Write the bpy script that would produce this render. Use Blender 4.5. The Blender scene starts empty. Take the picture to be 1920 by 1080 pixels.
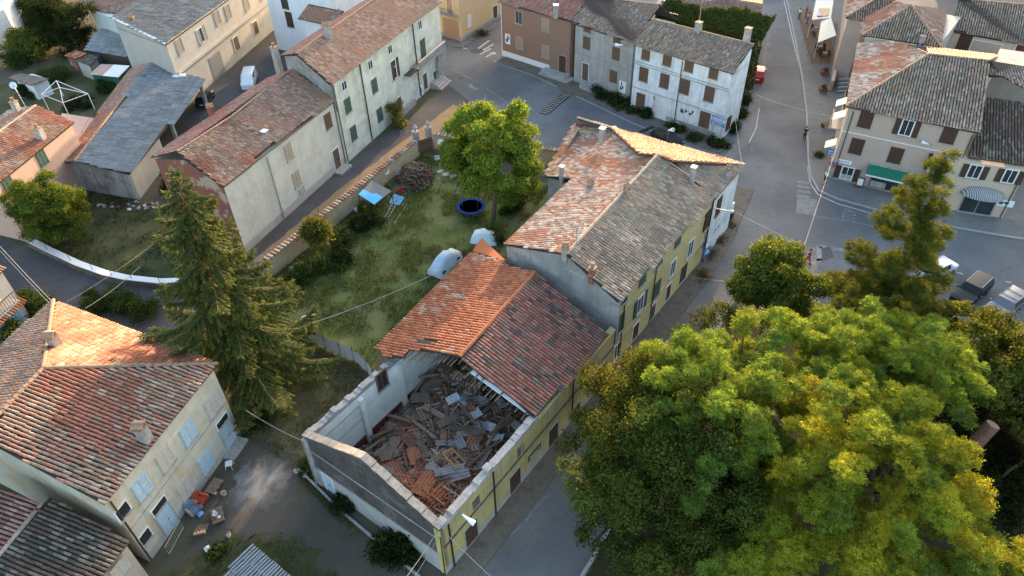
import bpy, bmesh, math, random
import numpy as np
from mathutils import Vector, Matrix
random.seed(7); RNG = np.random.default_rng(7)
SC = bpy.context.scene; COL = SC.collection
R_ = math.radians
# ---------------------------------------------------------------- camera
F, PITCH, ROLL, CAMH = 1340.0, R_(41), R_(-1.75), 44.0
cam = bpy.data.cameras.new('camera'); cam_o = bpy.data.objects.new('camera', cam); COL.objects.link(cam_o)
cam.sensor_width = 36; cam.lens = F / 1920 * 36; cam.clip_start = .5; cam.clip_end = 5000
cam_o.matrix_world = Matrix.Translation((0, 0, CAMH)) @ Matrix.Rotation(math.pi / 2 - PITCH, 4, 'X') @ Matrix.Rotation(ROLL, 4, 'Z')
SC.camera = cam_o
# ---------------------------------------------------------------- light
SUN_AZ, SUN_EL = 70.0, 8.5         # direction towards the sun, degrees from +X and above the horizon
w = bpy.data.worlds.new('World'); SC.world = w; w.use_nodes = True
nt = w.node_tree; bg = nt.nodes['Background']
sky = nt.nodes.new('ShaderNodeTexSky'); sky.sky_type = 'NISHITA'; sky.sun_disc = False
sky.sun_elevation = R_(SUN_EL); sky.sun_rotation = R_(90 - SUN_AZ); sky.air_density = 1.0; sky.dust_density = 3.0; sky.ozone_density = 1.0
nt.links.new(sky.outputs[0], bg.inputs[0]); bg.inputs[1].default_value = .15
sl = bpy.data.lights.new('sun', 'SUN'); sl.energy = 2.1; sl.angle = R_(.6); sl.color = (1, .70, .42)
so = bpy.data.objects.new('sun', sl); COL.objects.link(so)
sd = Vector((math.cos(R_(SUN_AZ)) * math.cos(R_(SUN_EL)), math.sin(R_(SUN_AZ)) * math.cos(R_(SUN_EL)), math.sin(R_(SUN_EL))))
so.rotation_euler = sd.to_track_quat('Z', 'Y').to_euler(); so.location = (0, 60, 60)
SC.view_settings.view_transform = 'Standard'; SC.view_settings.look = 'None'
SC.view_settings.exposure = 2.7; SC.view_settings.gamma = 1; SC.view_settings.use_curve_mapping = False
SC.cycles.max_bounces = 6; SC.cycles.transparent_max_bounces = 6
SC.cycles.use_denoising = True
# ---------------------------------------------------------------- survey: a sighted point at a known height gives a place on the map
def sight(px, py):
    x = (px - 960) / F; y = -(py - 540) / F
    c, s = math.cos(ROLL), math.sin(ROLL)
    x, y = c * x - s * y, s * x + c * y
    return np.array([x, math.cos(PITCH) + y * math.sin(PITCH), -math.sin(PITCH) + y * math.cos(PITCH)])
def P(px, py, z=0.0):
    d = sight(px, py); t = (CAMH - z) / -d[2]
    return np.array([d[0] * t, d[1] * t, z])
def P2(px, py, z=0.0): return P(px, py, z)[:2]
class Plane:
    def __init__(s, pts):
        pts = np.array(pts, float); s.o = pts.mean(0)
        n = np.linalg.svd(pts - s.o)[2][2]; s.n = n if n[2] > 0 else -n
    def at(s, px, py):
        d = sight(px, py); o = np.array([0, 0, CAMH]); t = np.dot(s.o - o, s.n) / np.dot(d, s.n); return o + d * t
    def z(s, x, y): return s.o[2] - (s.n[0] * (x - s.o[0]) + s.n[1] * (y - s.o[1])) / s.n[2]
# ---------------------------------------------------------------- materials
MATS = {}
def new_mat(name):
    m = bpy.data.materials.new(name); m.use_nodes = True; MATS[name] = m
    return m, m.node_tree.nodes, m.node_tree.links, m.node_tree.nodes['Principled BSDF']
def c4(c): return (c[0], c[1], c[2], 1)
def noise(nd, lk, vec, scale, detail=4, rough=.6, sc3=None):
    n = nd.new('ShaderNodeTexNoise'); n.inputs['Scale'].default_value = scale; n.inputs['Detail'].default_value = detail; n.inputs['Roughness'].default_value = rough
    if sc3:
        mp = nd.new('ShaderNodeMapping'); mp.inputs['Scale'].default_value = sc3; lk.new(vec, mp.inputs[0]); vec = mp.outputs[0]
    lk.new(vec, n.inputs['Vector']); return n.outputs['Fac']
def ramp(nd, lk, fac, stops):
    r = nd.new('ShaderNodeValToRGB'); e = r.color_ramp.elements
    while len(e) < len(stops): e.new(.5)
    for i, (p, c) in enumerate(stops): e[i].position = p; e[i].color = c4(c) if not isinstance(c, float) else (c, c, c, 1)
    lk.new(fac, r.inputs[0]); return r.outputs[0]
def mix(nd, lk, fac, a, b, mode='MIX'):
    m = nd.new('ShaderNodeMix'); m.data_type = 'RGBA'; m.blend_type = mode
    for sock, v in ((m.inputs['Factor'], fac), (m.inputs['A'], a), (m.inputs['B'], b)): pass
    def setv(idx, v):
        if hasattr(v, 'links') or hasattr(v, 'is_linked'): lk.new(v, m.inputs[idx])
        elif isinstance(v, (int, float)): m.inputs[idx].default_value = v
        else: m.inputs[idx].default_value = c4(v)
    setv(0, fac); setv(6, a); setv(7, b); return m.outputs[2]
def posvec(nd): return nd.new('ShaderNodeNewGeometry').outputs['Position']
def bump(nd, lk, bs, h, strength=.4, dist=.02):
    b = nd.new('ShaderNodeBump'); b.inputs['Strength'].default_value = strength; b.inputs['Distance'].default_value = dist
    lk.new(h, b.inputs['Height']); lk.new(b.outputs[0], bs.inputs['Normal'])
def plain(name, col, rough=.7, metal=0., var=.12, scale=6., spec=.3):
    if name in MATS: return MATS[name]
    m, nd, lk, bs = new_mat(name); v = posvec(nd)
    f = noise(nd, lk, v, scale, 3)
    a = tuple(c * (1 - var) for c in col); b = tuple(min(1, c * (1 + var)) for c in col)
    lk.new(ramp(nd, lk, f, [(.3, a), (.7, b)]), bs.inputs['Base Color'])
    bs.inputs['Roughness'].default_value = rough; bs.inputs['Metallic'].default_value = metal; bs.inputs['Specular IOR Level'].default_value = spec
    return m
def plaster(name, col, stain, amount=.5, patch=None, streak=True, pa=.5):
    if name in MATS: return MATS[name]
    m, nd, lk, bs = new_mat(name); v = posvec(nd)
    n1 = noise(nd, lk, v, .55, 5, .65); n2 = noise(nd, lk, v, 3.2, 5, .7)
    c = mix(nd, lk, ramp(nd, lk, n1, [(.44, 0.), (.72, amount)]), col, stain)
    if streak:
        n3 = noise(nd, lk, v, 1., 5, .75, (1.9, 1.9, .15))
        c = mix(nd, lk, ramp(nd, lk, n3, [(.49, 0.), (.68, amount)]), c, stain)
    if patch:
        n4 = noise(nd, lk, v, .42, 4, .6, (1, 1, 1.4))
        c = mix(nd, lk, ramp(nd, lk, n4, [(.54, 0.), (.6, pa)]), c, patch)
    c = mix(nd, lk, ramp(nd, lk, n2, [(.3, .0), (.75, .22)]), c, tuple(x * .72 for x in col))
    lk.new(c, bs.inputs['Base Color']); bs.inputs['Roughness'].default_value = .92; bs.inputs['Specular IOR Level'].default_value = .15
    bump(nd, lk, bs, n2, .35, .03); return m
def ground_mat(name, cols, s1=.35, s2=3., rough=.95, bd=.04, fine=22.):
    m, nd, lk, bs = new_mat(name); v = posvec(nd)
    n1 = noise(nd, lk, v, s1, 6, .65); n2 = noise(nd, lk, v, s2, 5, .7); n3 = noise(nd, lk, v, fine, 3, .7)
    k = len(cols)
    c = ramp(nd, lk, n1, [(.34 + .32 * i / max(1, k - 1), cc) for i, cc in enumerate(cols)])
    c2 = mix(nd, lk, ramp(nd, lk, n2, [(.35, 0.), (.7, .55)]), c, cols[-1])
    c3 = mix(nd, lk, 1., c2, ramp(nd, lk, n3, [(.25, (.62, .62, .62)), (.75, (1.3, 1.3, 1.3))]), 'MULTIPLY')
    lk.new(c3, bs.inputs['Base Color']); bs.inputs['Roughness'].default_value = rough; bs.inputs['Specular IOR Level'].default_value = .15
    bump(nd, lk, bs, n3, .6, bd); return m
def tint_mat(name, rough=.85, grain=8., leaf=False, trans=.35, spec=.2):
    m, nd, lk, bs = new_mat(name)
    at = nd.new('ShaderNodeAttribute'); at.attribute_name = 'tint'; col = at.outputs['Color']
    if not leaf:
        f = noise(nd, lk, posvec(nd), grain, 4, .7)
        col = mix(nd, lk, 1., col, ramp(nd, lk, f, [(.28, (.66, .66, .66)), (.74, (1.3, 1.28, 1.25))]), 'MULTIPLY')
    lk.new(col, bs.inputs['Base Color']); bs.inputs['Roughness'].default_value = rough; bs.inputs['Specular IOR Level'].default_value = spec
    if leaf:
        tr = nd.new('ShaderNodeBsdfTranslucent'); lk.new(mix(nd, lk, 1., col, (1.5, 1.25, .55), 'MULTIPLY'), tr.inputs[0])
        ms = nd.new('ShaderNodeMixShader'); ms.inputs[0].default_value = trans
        lk.new(bs.outputs[0], ms.inputs[1]); lk.new(tr.outputs[0], ms.inputs[2]); lk.new(ms.outputs[0], nd['Material Output'].inputs[0])
    return m
def objcol_mat(name, rough=.85, grain=8.):
    m, nd, lk, bs = new_mat(name)
    oi = nd.new('ShaderNodeObjectInfo'); f = noise(nd, lk, posvec(nd), grain, 4, .7)
    col = mix(nd, lk, 1., oi.outputs['Color'], ramp(nd, lk, f, [(.28, (.66, .66, .66)), (.74, (1.3, 1.28, 1.25))]), 'MULTIPLY')
    lk.new(col, bs.inputs['Base Color']); bs.inputs['Roughness'].default_value = rough; bs.inputs['Specular IOR Level'].default_value = .2; return m
tint_mat('tile'); tint_mat('leaf', .75, leaf=True, trans=.42, spec=.05); tint_mat('needle', .75, leaf=True, trans=.3); objcol_mat('tile_single'); objcol_mat('debris', .85, 5.)
def glass(name='window_glass', col=(.03, .035, .04), rough=.15):
    if name in MATS: return MATS[name]
    m, nd, lk, bs = new_mat(name); f = noise(nd, lk, posvec(nd), .8, 2)
    lk.new(ramp(nd, lk, f, [(.3, tuple(c * .7 for c in col)), (.7, tuple(c * 1.4 for c in col))]), bs.inputs['Base Color'])
    bs.inputs['Roughness'].default_value = rough; bs.inputs['Specular IOR Level'].default_value = .6; return m
glass()
# ---------------------------------------------------------------- mesh helpers
def root_of(o):
    while o.parent: o = o.parent
    return o
class MB:
    def __init__(s): s.v = []; s.f = []; s.m = []
    def add(s, vs, fs, mi=0):
        k = len(s.v); s.v += [tuple(map(float, q)) for q in vs]; s.f += [tuple(i + k for i in f) for f in fs]; s.m += [mi] * len(fs); return s
    def box(s, c, size, rz=0., mi=0, M=None):
        x, y, z = (q / 2 for q in size); vs = []
        cz, sz = math.cos(rz), math.sin(rz)
        for i in (-1, 1):
            for j in (-1, 1):
                for k in (-1, 1):
                    if M is not None:
                        q = M @ Vector((i * x, j * y, k * z)); vs.append((c[0] + q.x, c[1] + q.y, c[2] + q.z))
                    else: vs.append((c[0] + i * x * cz - j * y * sz, c[1] + i * x * sz + j * y * cz, c[2] + k * z))
        return s.add(vs, [(0, 1, 3, 2), (4, 6, 7, 5), (0, 4, 5, 1), (2, 3, 7, 6), (0, 2, 6, 4), (1, 5, 7, 3)], mi)
    def prism(s, poly, z0, z1, mi=0):
        n = len(poly); a = sum(poly[i][0] * poly[(i + 1) % n][1] - poly[(i + 1) % n][0] * poly[i][1] for i in range(n))
        if a < 0: poly = poly[::-1]
        vs = [(p[0], p[1], z0 if not hasattr(z0, '__len__') else z0[i]) for i, p in enumerate(poly)] + [(p[0], p[1], z1) for p in poly]
        return s.add(vs, [tuple(range(n - 1, -1, -1)), tuple(range(n, 2 * n))] + [(i, (i + 1) % n, n + (i + 1) % n, n + i) for i in range(n)], mi)
    def slab(s, poly, th, mi=0):            # 3D polygon thickened along its normal, downwards
        poly = [np.array(q, float) for q in poly]; n = len(poly); pl = Plane(poly); nn = pl.n
        a = sum(poly[i][0] * poly[(i + 1) % n][1] - poly[(i + 1) % n][0] * poly[i][1] for i in range(n))
        if a < 0: poly = poly[::-1]
        return s.add(list(poly) + [q - nn * th for q in poly], [tuple(range(n)), tuple(range(2 * n - 1, n - 1, -1))] + [(i, n + i, n + (i + 1) % n, (i + 1) % n) for i in range(n)], mi)
    def wallpoly(s, pts, off, mi=0):        # vertical polygon (3D) thickened by the vector off
        n = len(pts); off = np.array(off)
        return s.add(list(pts) + [np.array(q) + off for q in pts], [tuple(range(n)), tuple(range(2 * n - 1, n - 1, -1))] + [(i, n + i, n + (i + 1) % n, (i + 1) % n) for i in range(n)], mi)
    def tube(s, pts, r, n=6, mi=0, caps=True):
        pts = [Vector(q) for q in pts]; rs = r if hasattr(r, '__len__') else [r] * len(pts); k = len(s.v); rings = []
        for i, q in enumerate(pts):
            t = (pts[min(i + 1, len(pts) - 1)] - pts[max(i - 1, 0)]).normalized()
            a = t.cross(Vector((0, 0, 1)));  a = a.normalized() if a.length > 1e-3 else Vector((1, 0, 0)); b = a.cross(t)
            for j in range(n):
                g = 2 * math.pi * j / n; s.v.append(tuple(q + (a * math.cos(g) + b * math.sin(g)) * rs[i]))
        for i in range(len(pts) - 1):
            for j in range(n):
                s.f.append((k + i * n + j, k + i * n + (j + 1) % n, k + (i + 1) * n + (j + 1) % n, k + (i + 1) * n + j)); s.m.append(mi)
        if caps:
            s.f.append(tuple(k + j for j in range(n - 1, -1, -1))); s.m.append(mi)
            s.f.append(tuple(k + (len(pts) - 1) * n + j for j in range(n))); s.m.append(mi)
        return s
    def cyl(s, c, r, h, n=12, mi=0, r2=None):
        return s.tube([(c[0], c[1], c[2]), (c[0], c[1], c[2] + h)], [r, r if r2 is None else r2], n, mi)
    def lathe(s, c, prof, n=12, mi=0):      # prof: (radius, z)
        k = len(s.v)
        for r, z in prof:
            for j in range(n):
                g = 2 * math.pi * j / n; s.v.append((c[0] + r * math.cos(g), c[1] + r * math.sin(g), c[2] + z))
        for i in range(len(prof) - 1):
            for j in range(n):
                s.f.append((k + i * n + j, k + i * n + (j + 1) % n, k + (i + 1) * n + (j + 1) % n, k + (i + 1) * n + j)); s.m.append(mi)
        s.f.append(tuple(k + j for j in range(n - 1, -1, -1))); s.m.append(mi)
        s.f.append(tuple(k + (len(prof) - 1) * n + j for j in range(n))); s.m.append(mi); return s
    def mesh(s, name, mats, off=(0, 0, 0), smooth=False):
        me = bpy.data.meshes.new(name); o = np.array(off)
        me.from_pydata([tuple(np.array(q) - o) for q in s.v], [], s.f)
        mats = mats if isinstance(mats, (list, tuple)) else [mats]
        for q in mats: me.materials.append(MATS[q] if isinstance(q, str) else q)
        if len(mats) > 1: me.polygons.foreach_set('material_index', s.m)
        if smooth: me.polygons.foreach_set('use_smooth', [True] * len(me.polygons))
        me.update(); return me
    def build(s, name, mats, parent=None, smooth=False):
        off = tuple(root_of(parent).location) if parent else (0, 0, 0)
        return link(name, s.mesh(name, mats, off, smooth), parent)
def link(name, me, parent=None):
    o = bpy.data.objects.new(name, me); COL.objects.link(o)
    if parent: o.parent = parent
    return o
def tag(o, label=None, cat=None, group=None, kind=None):
    if label: o['label'] = label
    if cat: o['category'] = cat
    if group: o['group'] = group
    if kind: o['kind'] = kind
    return o
def thing(name, label, cat, loc=(0, 0, 0), rz=0., group=None):
    o = bpy.data.objects.new(name, None); COL.objects.link(o); o.location = tuple(map(float, loc)); o.rotation_euler = (0, 0, rz); o.empty_display_size = .3
    return tag(o, label, cat, group)
def lattice(seed):
    g = np.random.default_rng(seed).random((64, 64))
    def f(x, y):
        xi = np.floor(x).astype(int); yi = np.floor(y).astype(int); a = x - xi; b = y - yi; a = a * a * (3 - 2 * a); b = b * b * (3 - 2 * b)
        G = lambda i, j: g[i % 64, j % 64]
        return (G(xi, yi) * (1 - a) + G(xi + 1, yi) * a) * (1 - b) + (G(xi, yi + 1) * (1 - a) + G(xi + 1, yi + 1) * a) * b
    return f
def fbm(seed):
    f = lattice(seed); return lambda x, y: (f(x, y) + .5 * f(x * 2.1 + 9, y * 2.1) + .25 * f(x * 4.3, y * 4.3 + 5)) / 1.75
def inside(pts, poly):
    x, y = pts[:, 0], pts[:, 1]; r = np.zeros(len(pts), bool); n = len(poly)
    for i in range(n):
        x1, y1 = poly[i]; x2, y2 = poly[(i + 1) % n]
        if y1 == y2: continue
        c = ((y1 > y) != (y2 > y)) & (x < (x2 - x1) * (y - y1) / (y2 - y1) + x1); r ^= c
    return r
def mesh_np(name, V, loops, sizes, mat, tint=None, smooth=False):
    me = bpy.data.meshes.new(name); me.vertices.add(len(V)); me.vertices.foreach_set('co', np.ascontiguousarray(V, np.float32).ravel())
    me.loops.add(len(loops)); me.loops.foreach_set('vertex_index', loops.astype(np.int32))
    me.polygons.add(len(sizes)); st = np.concatenate([[0], np.cumsum(sizes)[:-1]]); me.polygons.foreach_set('loop_start', st.astype(np.int32))
    if tint is not None:
        at = me.attributes.new('tint', 'FLOAT_COLOR', 'POINT'); at.data.foreach_set('color', np.ascontiguousarray(np.c_[tint, np.ones(len(tint))], np.float32).ravel())
    me.materials.append(MATS[mat]); 
    if smooth: me.polygons.foreach_set('use_smooth', np.ones(len(sizes), bool))
    me.update(calc_edges=True); return me
# ---------------------------------------------------------------- roof tiles
PAL = {  # base colours, second palette laid in patches, patch threshold, patch frequency
 'brown': ([(.30, .22, .175), (.34, .265, .215), (.25, .185, .145), (.385, .31, .25), (.22, .17, .135), (.34, .20, .135)], [(.265, .22, .18), (.21, .18, .145), (.32, .22, .155)], .56, .5),
 'pinkish': ([(.44, .33, .27), (.50, .40, .335), (.39, .26, .20), (.55, .47, .40), (.40, .18, .115), (.34, .25, .21)], [(.40, .155, .09), (.44, .20, .12), (.35, .20, .15)], .585, .45),
 'orange': ([(.39, .135, .07), (.43, .16, .085), (.35, .115, .06), (.45, .19, .105)], [(.44, .26, .19), (.47, .34, .28), (.37, .14, .08)], .66, .9),
 'mossy': ([(.32, .13, .09), (.28, .115, .08), (.35, .15, .105), (.24, .11, .085), (.30, .16, .125), (.21, .12, .10)], [(.12, .085, .072), (.09, .075, .065), (.19, .155, .13), (.21, .10, .075), (.16, .09, .075)], .60, 1.7),
 'old': ([(.33, .20, .14), (.37, .235, .17), (.28, .17, .125), (.40, .29, .215), (.26, .19, .15), (.35, .17, .11)], [(.34, .135, .09), (.37, .155, .10), (.30, .13, .09)], .58, .3),
 'dark': ([(.115, .085, .07), (.14, .105, .08), (.095, .075, .062), (.18, .15, .12), (.13, .08, .062)], [(.085, .08, .06), (.20, .18, .15)], .62, .7),
 'red': ([(.36, .16, .125), (.32, .14, .11), (.39, .20, .16), (.30, .145, .115)], [(.37, .23, .19), (.28, .15, .12)], .58, .5),
 'grey': ([(.25, .262, .275), (.265, .277, .29), (.235, .247, .26)], [(.215, .222, .232), (.285, .29, .297)], .6, .4),
 'tan': ([(.36, .275, .21), (.40, .315, .25), (.31, .23, .175), (.44, .36, .29), (.27, .21, .165), (.38, .235, .16)], [(.32, .27, .215), (.26, .225, .18), (.38, .25, .175)], .57, .5),
 'greybrown': ([(.22, .205, .19), (.245, .23, .215), (.20, .188, .175)], [(.17, .16, .15), (.27, .255, .24)], .58, .5),
 'brownred': ([(.34, .20, .15), (.38, .235, .175), (.29, .17, .13), (.41, .28, .215), (.26, .17, .135)], [(.29, .215, .175), (.38, .19, .125)], .57, .4),
 'pale': ([(.25, .15, .10), (.29, .185, .125), (.21, .125, .08), (.32, .22, .155)], [(.20, .115, .078), (.27, .125, .075)], .6, .6)}
def tile_colours(pal, u, v, seed):
    a, b, th, pf = PAL[pal]; g = np.random.default_rng(seed); a = np.array(a); b = np.array(b)
    f1 = fbm(seed + 1)(u * pf + 50, v * pf * .75 + 50) + g.normal(0, .055, len(u)); f2 = fbm(seed + 2)(u * .8 + 20, v * .5 + 20)
    c = a[g.integers(0, len(a), len(u))]; cb = b[g.integers(0, len(b), len(u))]
    k = (f1 > th)[:, None]; c = np.where(k, cb, c) * (.82 + .4 * f2)[:, None] * g.uniform(.86, 1.14, len(u))[:, None]
    return np.clip(c, .01, .9)
PROF = np.array([(math.cos(t) * .37, math.sin(t)) for t in np.linspace(math.pi, 0, 5)])
def tiles(poly, pitch=.28, length=.44, pal='brown', seed=1, holes=(), rise=.36, jit=1., single=0, dirhint=None):
    """rows of barrel tiles over a roof plane; returns arrays and, when asked, placements of the nearest single tiles"""
    poly = np.array(poly, float); pl = Plane(poly); n = pl.n
    s = np.array([0, 0, -1.]) + n * n[2]
    if np.linalg.norm(s) < 1e-4: s = np.array([.3, -.95, 0.])
    s /= np.linalg.norm(s)
    if dirhint is not None: s = np.array(dirhint, float); s -= n * np.dot(s, n); s /= np.linalg.norm(s)
    c = np.cross(s, n); o = pl.o
    q = np.c_[(poly - o) @ c, (poly - o) @ s]
    us = np.arange(q[:, 0].min() + pitch / 2, q[:, 0].max(), pitch); vs = q[:, 1].max() - length * .5 - np.arange(0, np.ptp(q[:, 1]), length)
    U, V = np.meshgrid(us, vs, indexing='ij'); g = np.random.default_rng(seed); 
    V = V + g.uniform(-.022, .022, (len(us), 1)) * jit
    U = U.ravel(); V = V.ravel(); k = inside(np.c_[U, V - .22 * min(length, .5)], q)
    for h in holes:
        hh = np.array(h, float); k &= ~inside(np.c_[U, V], np.c_[(hh - o) @ c, (hh - o) @ s])
    U, V = U[k], V[k]; N = len(U); col = tile_colours(pal, U, V, seed)
    du = g.normal(0, .012 * jit, N); tw = g.normal(0, .02 * jit, N); lift = np.abs(g.normal(0, .008 * jit, N)); L = length * 1.12
    sag = (fbm(seed + 5)(U * .25 + 9, V * .25 + 9) - .5) * .15 * jit
    def ring(vv, wid, base):
        x = PROF[None, :, 0] * (pitch * wid) + du[:, None] + tw[:, None] * vv; z = PROF[None, :, 1] * pitch * rise * wid + (base + lift + sag)[:, None]
        return (o + (U[:, None] + x)[..., None] * c + (V + vv)[:, None, None] * s + z[..., None] * n)
    A = ring(-L / 2, .86, np.zeros(N)); B = ring(L / 2, 1.02, np.full(N, .022))
    W = np.concatenate([A, B], 1)
    if single:
        cen = W.mean(1); d = ((cen - np.array([0, 0, CAMH])) ** 2).sum(1); sel = np.argsort(d)[:single]
        keep = np.ones(N, bool); keep[sel] = False
        plc = [(cen[i], c, s, n, col[i]) for i in sel]
        return W[keep], np.repeat(col[keep], 10, 0), plc, (pitch, L, rise)
    return W, np.repeat(col, 10, 0), [], None
T_IDX = np.array([0, 1, 6, 5, 1, 2, 7, 6, 2, 3, 8, 7, 3, 4, 9, 8, 5, 6, 7, 8, 9]); T_SZ = np.array([4, 4, 4, 4, 5])
def tiles_mesh(name, Ws, cols, off):
    W = np.concatenate(Ws).reshape(-1, 3) - np.array(off); N = len(W) // 10
    loops = (np.arange(N)[:, None] * 10 + T_IDX[None]).ravel()
    return mesh_np(name, W, loops, np.tile(T_SZ, N), 'tile', np.concatenate(cols))
def ridge(mb, A, B, r=.16, step=.42):
    A = np.array(A, float); B = np.array(B, float); L = np.linalg.norm(B - A); n = max(1, int(L / step)); d = (B - A) / L
    side = np.cross(d, (0, 0, 1)); side /= np.linalg.norm(side); up = np.cross(side, d)
    for i in range(n):
        p0 = A + d * (L * i / n - .03); p1 = A + d * (L * (i + 1) / n + .03); k = []
        for q, rr, h in ((p0, r * .88, 0), (p1, r, .015)):
            for t in np.linspace(0, math.pi, 6): k.append(q + side * math.cos(t) * rr + up * (math.sin(t) * rr * .8 - .03 + h))
        mb.add(k, [(j, j + 1, 7 + j, 6 + j) for j in range(5)] + [tuple(range(6, 12)), (5, 4, 3, 2, 1, 0)])
def roof(root, faces, th=.14, mat='roof_base', ridges=(), ridge_mat='ridge_tile', gutter=(), single=0, offset=None, caps=False):
    """faces: dicts poly, pal, pitch, length ...; slab with its tiles as stuff, ridge caps, gutters"""
    off = tuple(root.location); mb = MB()
    for f in faces: mb.slab([np.array(q) - Plane(f['poly']).n * .03 for q in f['poly']], th)
    ro = mb.build('roof', mat, root)
    Ws, cs, plc = [], [], []
    for f in faces:
        kw = {k: v for k, v in f.items() if k in ('pitch', 'length', 'pal', 'seed', 'holes', 'rise', 'jit', 'dirhint')}
        W, c, pc, dims = tiles(f['poly'], single=f.get('single', 0), **kw); Ws.append(W); cs.append(c); plc += pc
        if pc: sdims = dims
    t = link('roof_tiles', tiles_mesh('roof_tiles', Ws, cs, off), ro); tag(t, kind='stuff')
    if plc:
        pitch, L, rise = sdims; v = []
        for y, wd, b in ((-L / 2, .86, 0), (L / 2, 1.02, .022)):
            v += [(x * pitch * wd, y, zz * pitch * rise * wd + b - .06) for x, zz in PROF]
        me = bpy.data.meshes.new('roof_tile'); me.from_pydata(v, [], [(5, 6, 1, 0), (6, 7, 2, 1), (7, 8, 3, 2), (8, 9, 4, 3), (5, 6, 7, 8, 9)][:4] + [(9, 8, 7, 6, 5)]); me.materials.append(MATS['tile_single']); me.update()
        for cen, c, s, n, col in plc:
            o = link('roof_tile', me, ro); M = Matrix(((c[0], s[0], n[0]), (c[1], s[1], n[1]), (c[2], s[2], n[2]))).to_4x4()
            M.translation = Vector(cen - np.array(off)); o.matrix_local = M; o.color = (*col, 1)
    if ridges:
        for a, b in ridges:
            a, b = np.array(a) + (0, 0, .05), np.array(b) + (0, 0, .05); k = max(1, int(np.linalg.norm(b - a) / .42)) if caps else 1
            for i in range(k): rb = MB(); ridge(rb, a + (b - a) * i / k, a + (b - a) * (i + 1) / k); rb.build('ridge_tile' if caps else 'ridge', ridge_mat, root)
    for a, b in gutter:
        g = MB(); a = np.array(a, float); b = np.array(b, float); g.tube([a, b], .075, 6); g.build('gutter', 'gutter', root)
    return ro
# ---------------------------------------------------------------- plain materials
plain('roof_base', (.05, .036, .03), .9, var=.3); plain('ridge_tile', (.30, .19, .125), .85, var=.35, scale=3.5); plain('ridge_pale', (.42, .31, .23), .9, var=.3, scale=2)
plain('ridge_orange', (.38, .13, .06), .85, var=.3, scale=3)
plain('gutter', (.09, .065, .05), .5, .3); plain('wood_dark', (.075, .042, .028), .75, var=.3, scale=9); plain('wood_mid', (.15, .085, .05), .8, var=.3, scale=9)
plain('wood_red', (.135, .075, .052), .75, var=.25, scale=9); plain('wood_grey', (.25, .22, .19), .85, var=.3, scale=7); plain('wood_beige', (.40, .32, .25), .8, var=.15)
plain('shutter_green', (.055, .105, .08), .7, var=.2); plain('shutter_blue', (.40, .50, .57), .75, var=.16); plain('shutter_rose', (.50, .43, .37), .75, var=.12)
plain('stone', (.36, .33, .30), .9, var=.25, scale=4); plain('concrete', (.33, .32, .31), .92, var=.25, scale=2.5); plain('white_paint', (.72, .72, .71), .6, var=.06)
plain('iron', (.06, .055, .05), .6, .4); plain('steel', (.45, .46, .47), .4, .7); plain('black', (.018, .018, .02), .5); plain('brick_red', (.26, .10, .065), .9, var=.3, scale=8)
plain('mortar_dark', (.13, .11, .095), .95, var=.4, scale=2.2); plain('roller', (.36, .24, .17), .7, var=.08); plain('cement', (.28, .27, .26), .95, var=.35, scale=1.5)
plain('blue_sign', (.03, .16, .42), .5, var=.05); plain('sign_white', (.75, .76, .78), .5, var=.03); plain('sign_red', (.5, .04, .04), .5, var=.05); plain('poster_dark', (.05, .06, .10), .7)
plain('cream_cloth', (.74, .68, .58), .9, var=.05); plain('green_cloth', (.015, .15, .09), .8, var=.1); plain('lamp_white', (.82, .84, .86), .35, var=.03)
plain('timber', (.20, .145, .10), .9, var=.4, scale=4); plain('wall_inside', (.62, .64, .60), .9, var=.12, scale=1.2); plain('dado_red', (.13, .035, .028), .9, var=.2)
plain('render_grey', (.30, .285, .275), .95, var=.3, scale=1.6)
# ---------------------------------------------------------------- facades and openings
class Fac:
    def __init__(s, A, B):
        s.A = np.array(A[:2], float); s.B = np.array(B[:2], float); s.L = np.linalg.norm(s.B - s.A); s.d = (s.B - s.A) / s.L; s.n = np.array([s.d[1], -s.d[0]]); s.ang = math.atan2(s.d[1], s.d[0])
    def at(s, px, py):
        d = sight(px, py); o = np.array([0, 0, CAMH]); t = np.dot(s.A - o[:2], s.n) / np.dot(d[:2], s.n); q = o + d * t
        return float(np.dot(q[:2] - s.A, s.d)), float(q[2])
    def pt(s, u, z, off=0.): q = s.A + s.d * u + s.n * off; return np.array([q[0], q[1], z])
    def box(s, mb, u, z, w_, h, depth, off=0., mi=0):
        c = s.pt(u, z, off); return mb.box(c, (w_, depth, h), s.ang, mi)
MC = {}
def cached(key, fn):
    if key not in MC: MC[key] = fn()
    return MC[key]
def leaf_mesh(w_, h, mat, kind='slat'):
    def f():
        mb = MB(); mb.box((0, 0, 0), (w_, .03, h))
        st = .07
        for sx in (-1, 1): mb.box((sx * (w_ / 2 - st / 2), -.012, 0), (st, .05, h * .998))
        for z in (-h / 2 + st / 2, h / 2 - st / 2, 0): mb.box((0, -.01, z), (w_ - 2 * st, .046, st))
        if kind == 'slat':
            n = int(h / .13)
            for i in range(n): mb.box((0, -.016, -h / 2 + (i + .5) * h / n), (w_ - 2 * st - .004, .03, .05))
        return mb.mesh('shutter', mat)
    return cached(('leaf', round(w_, 2), round(h, 2), mat, kind), f)
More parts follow.
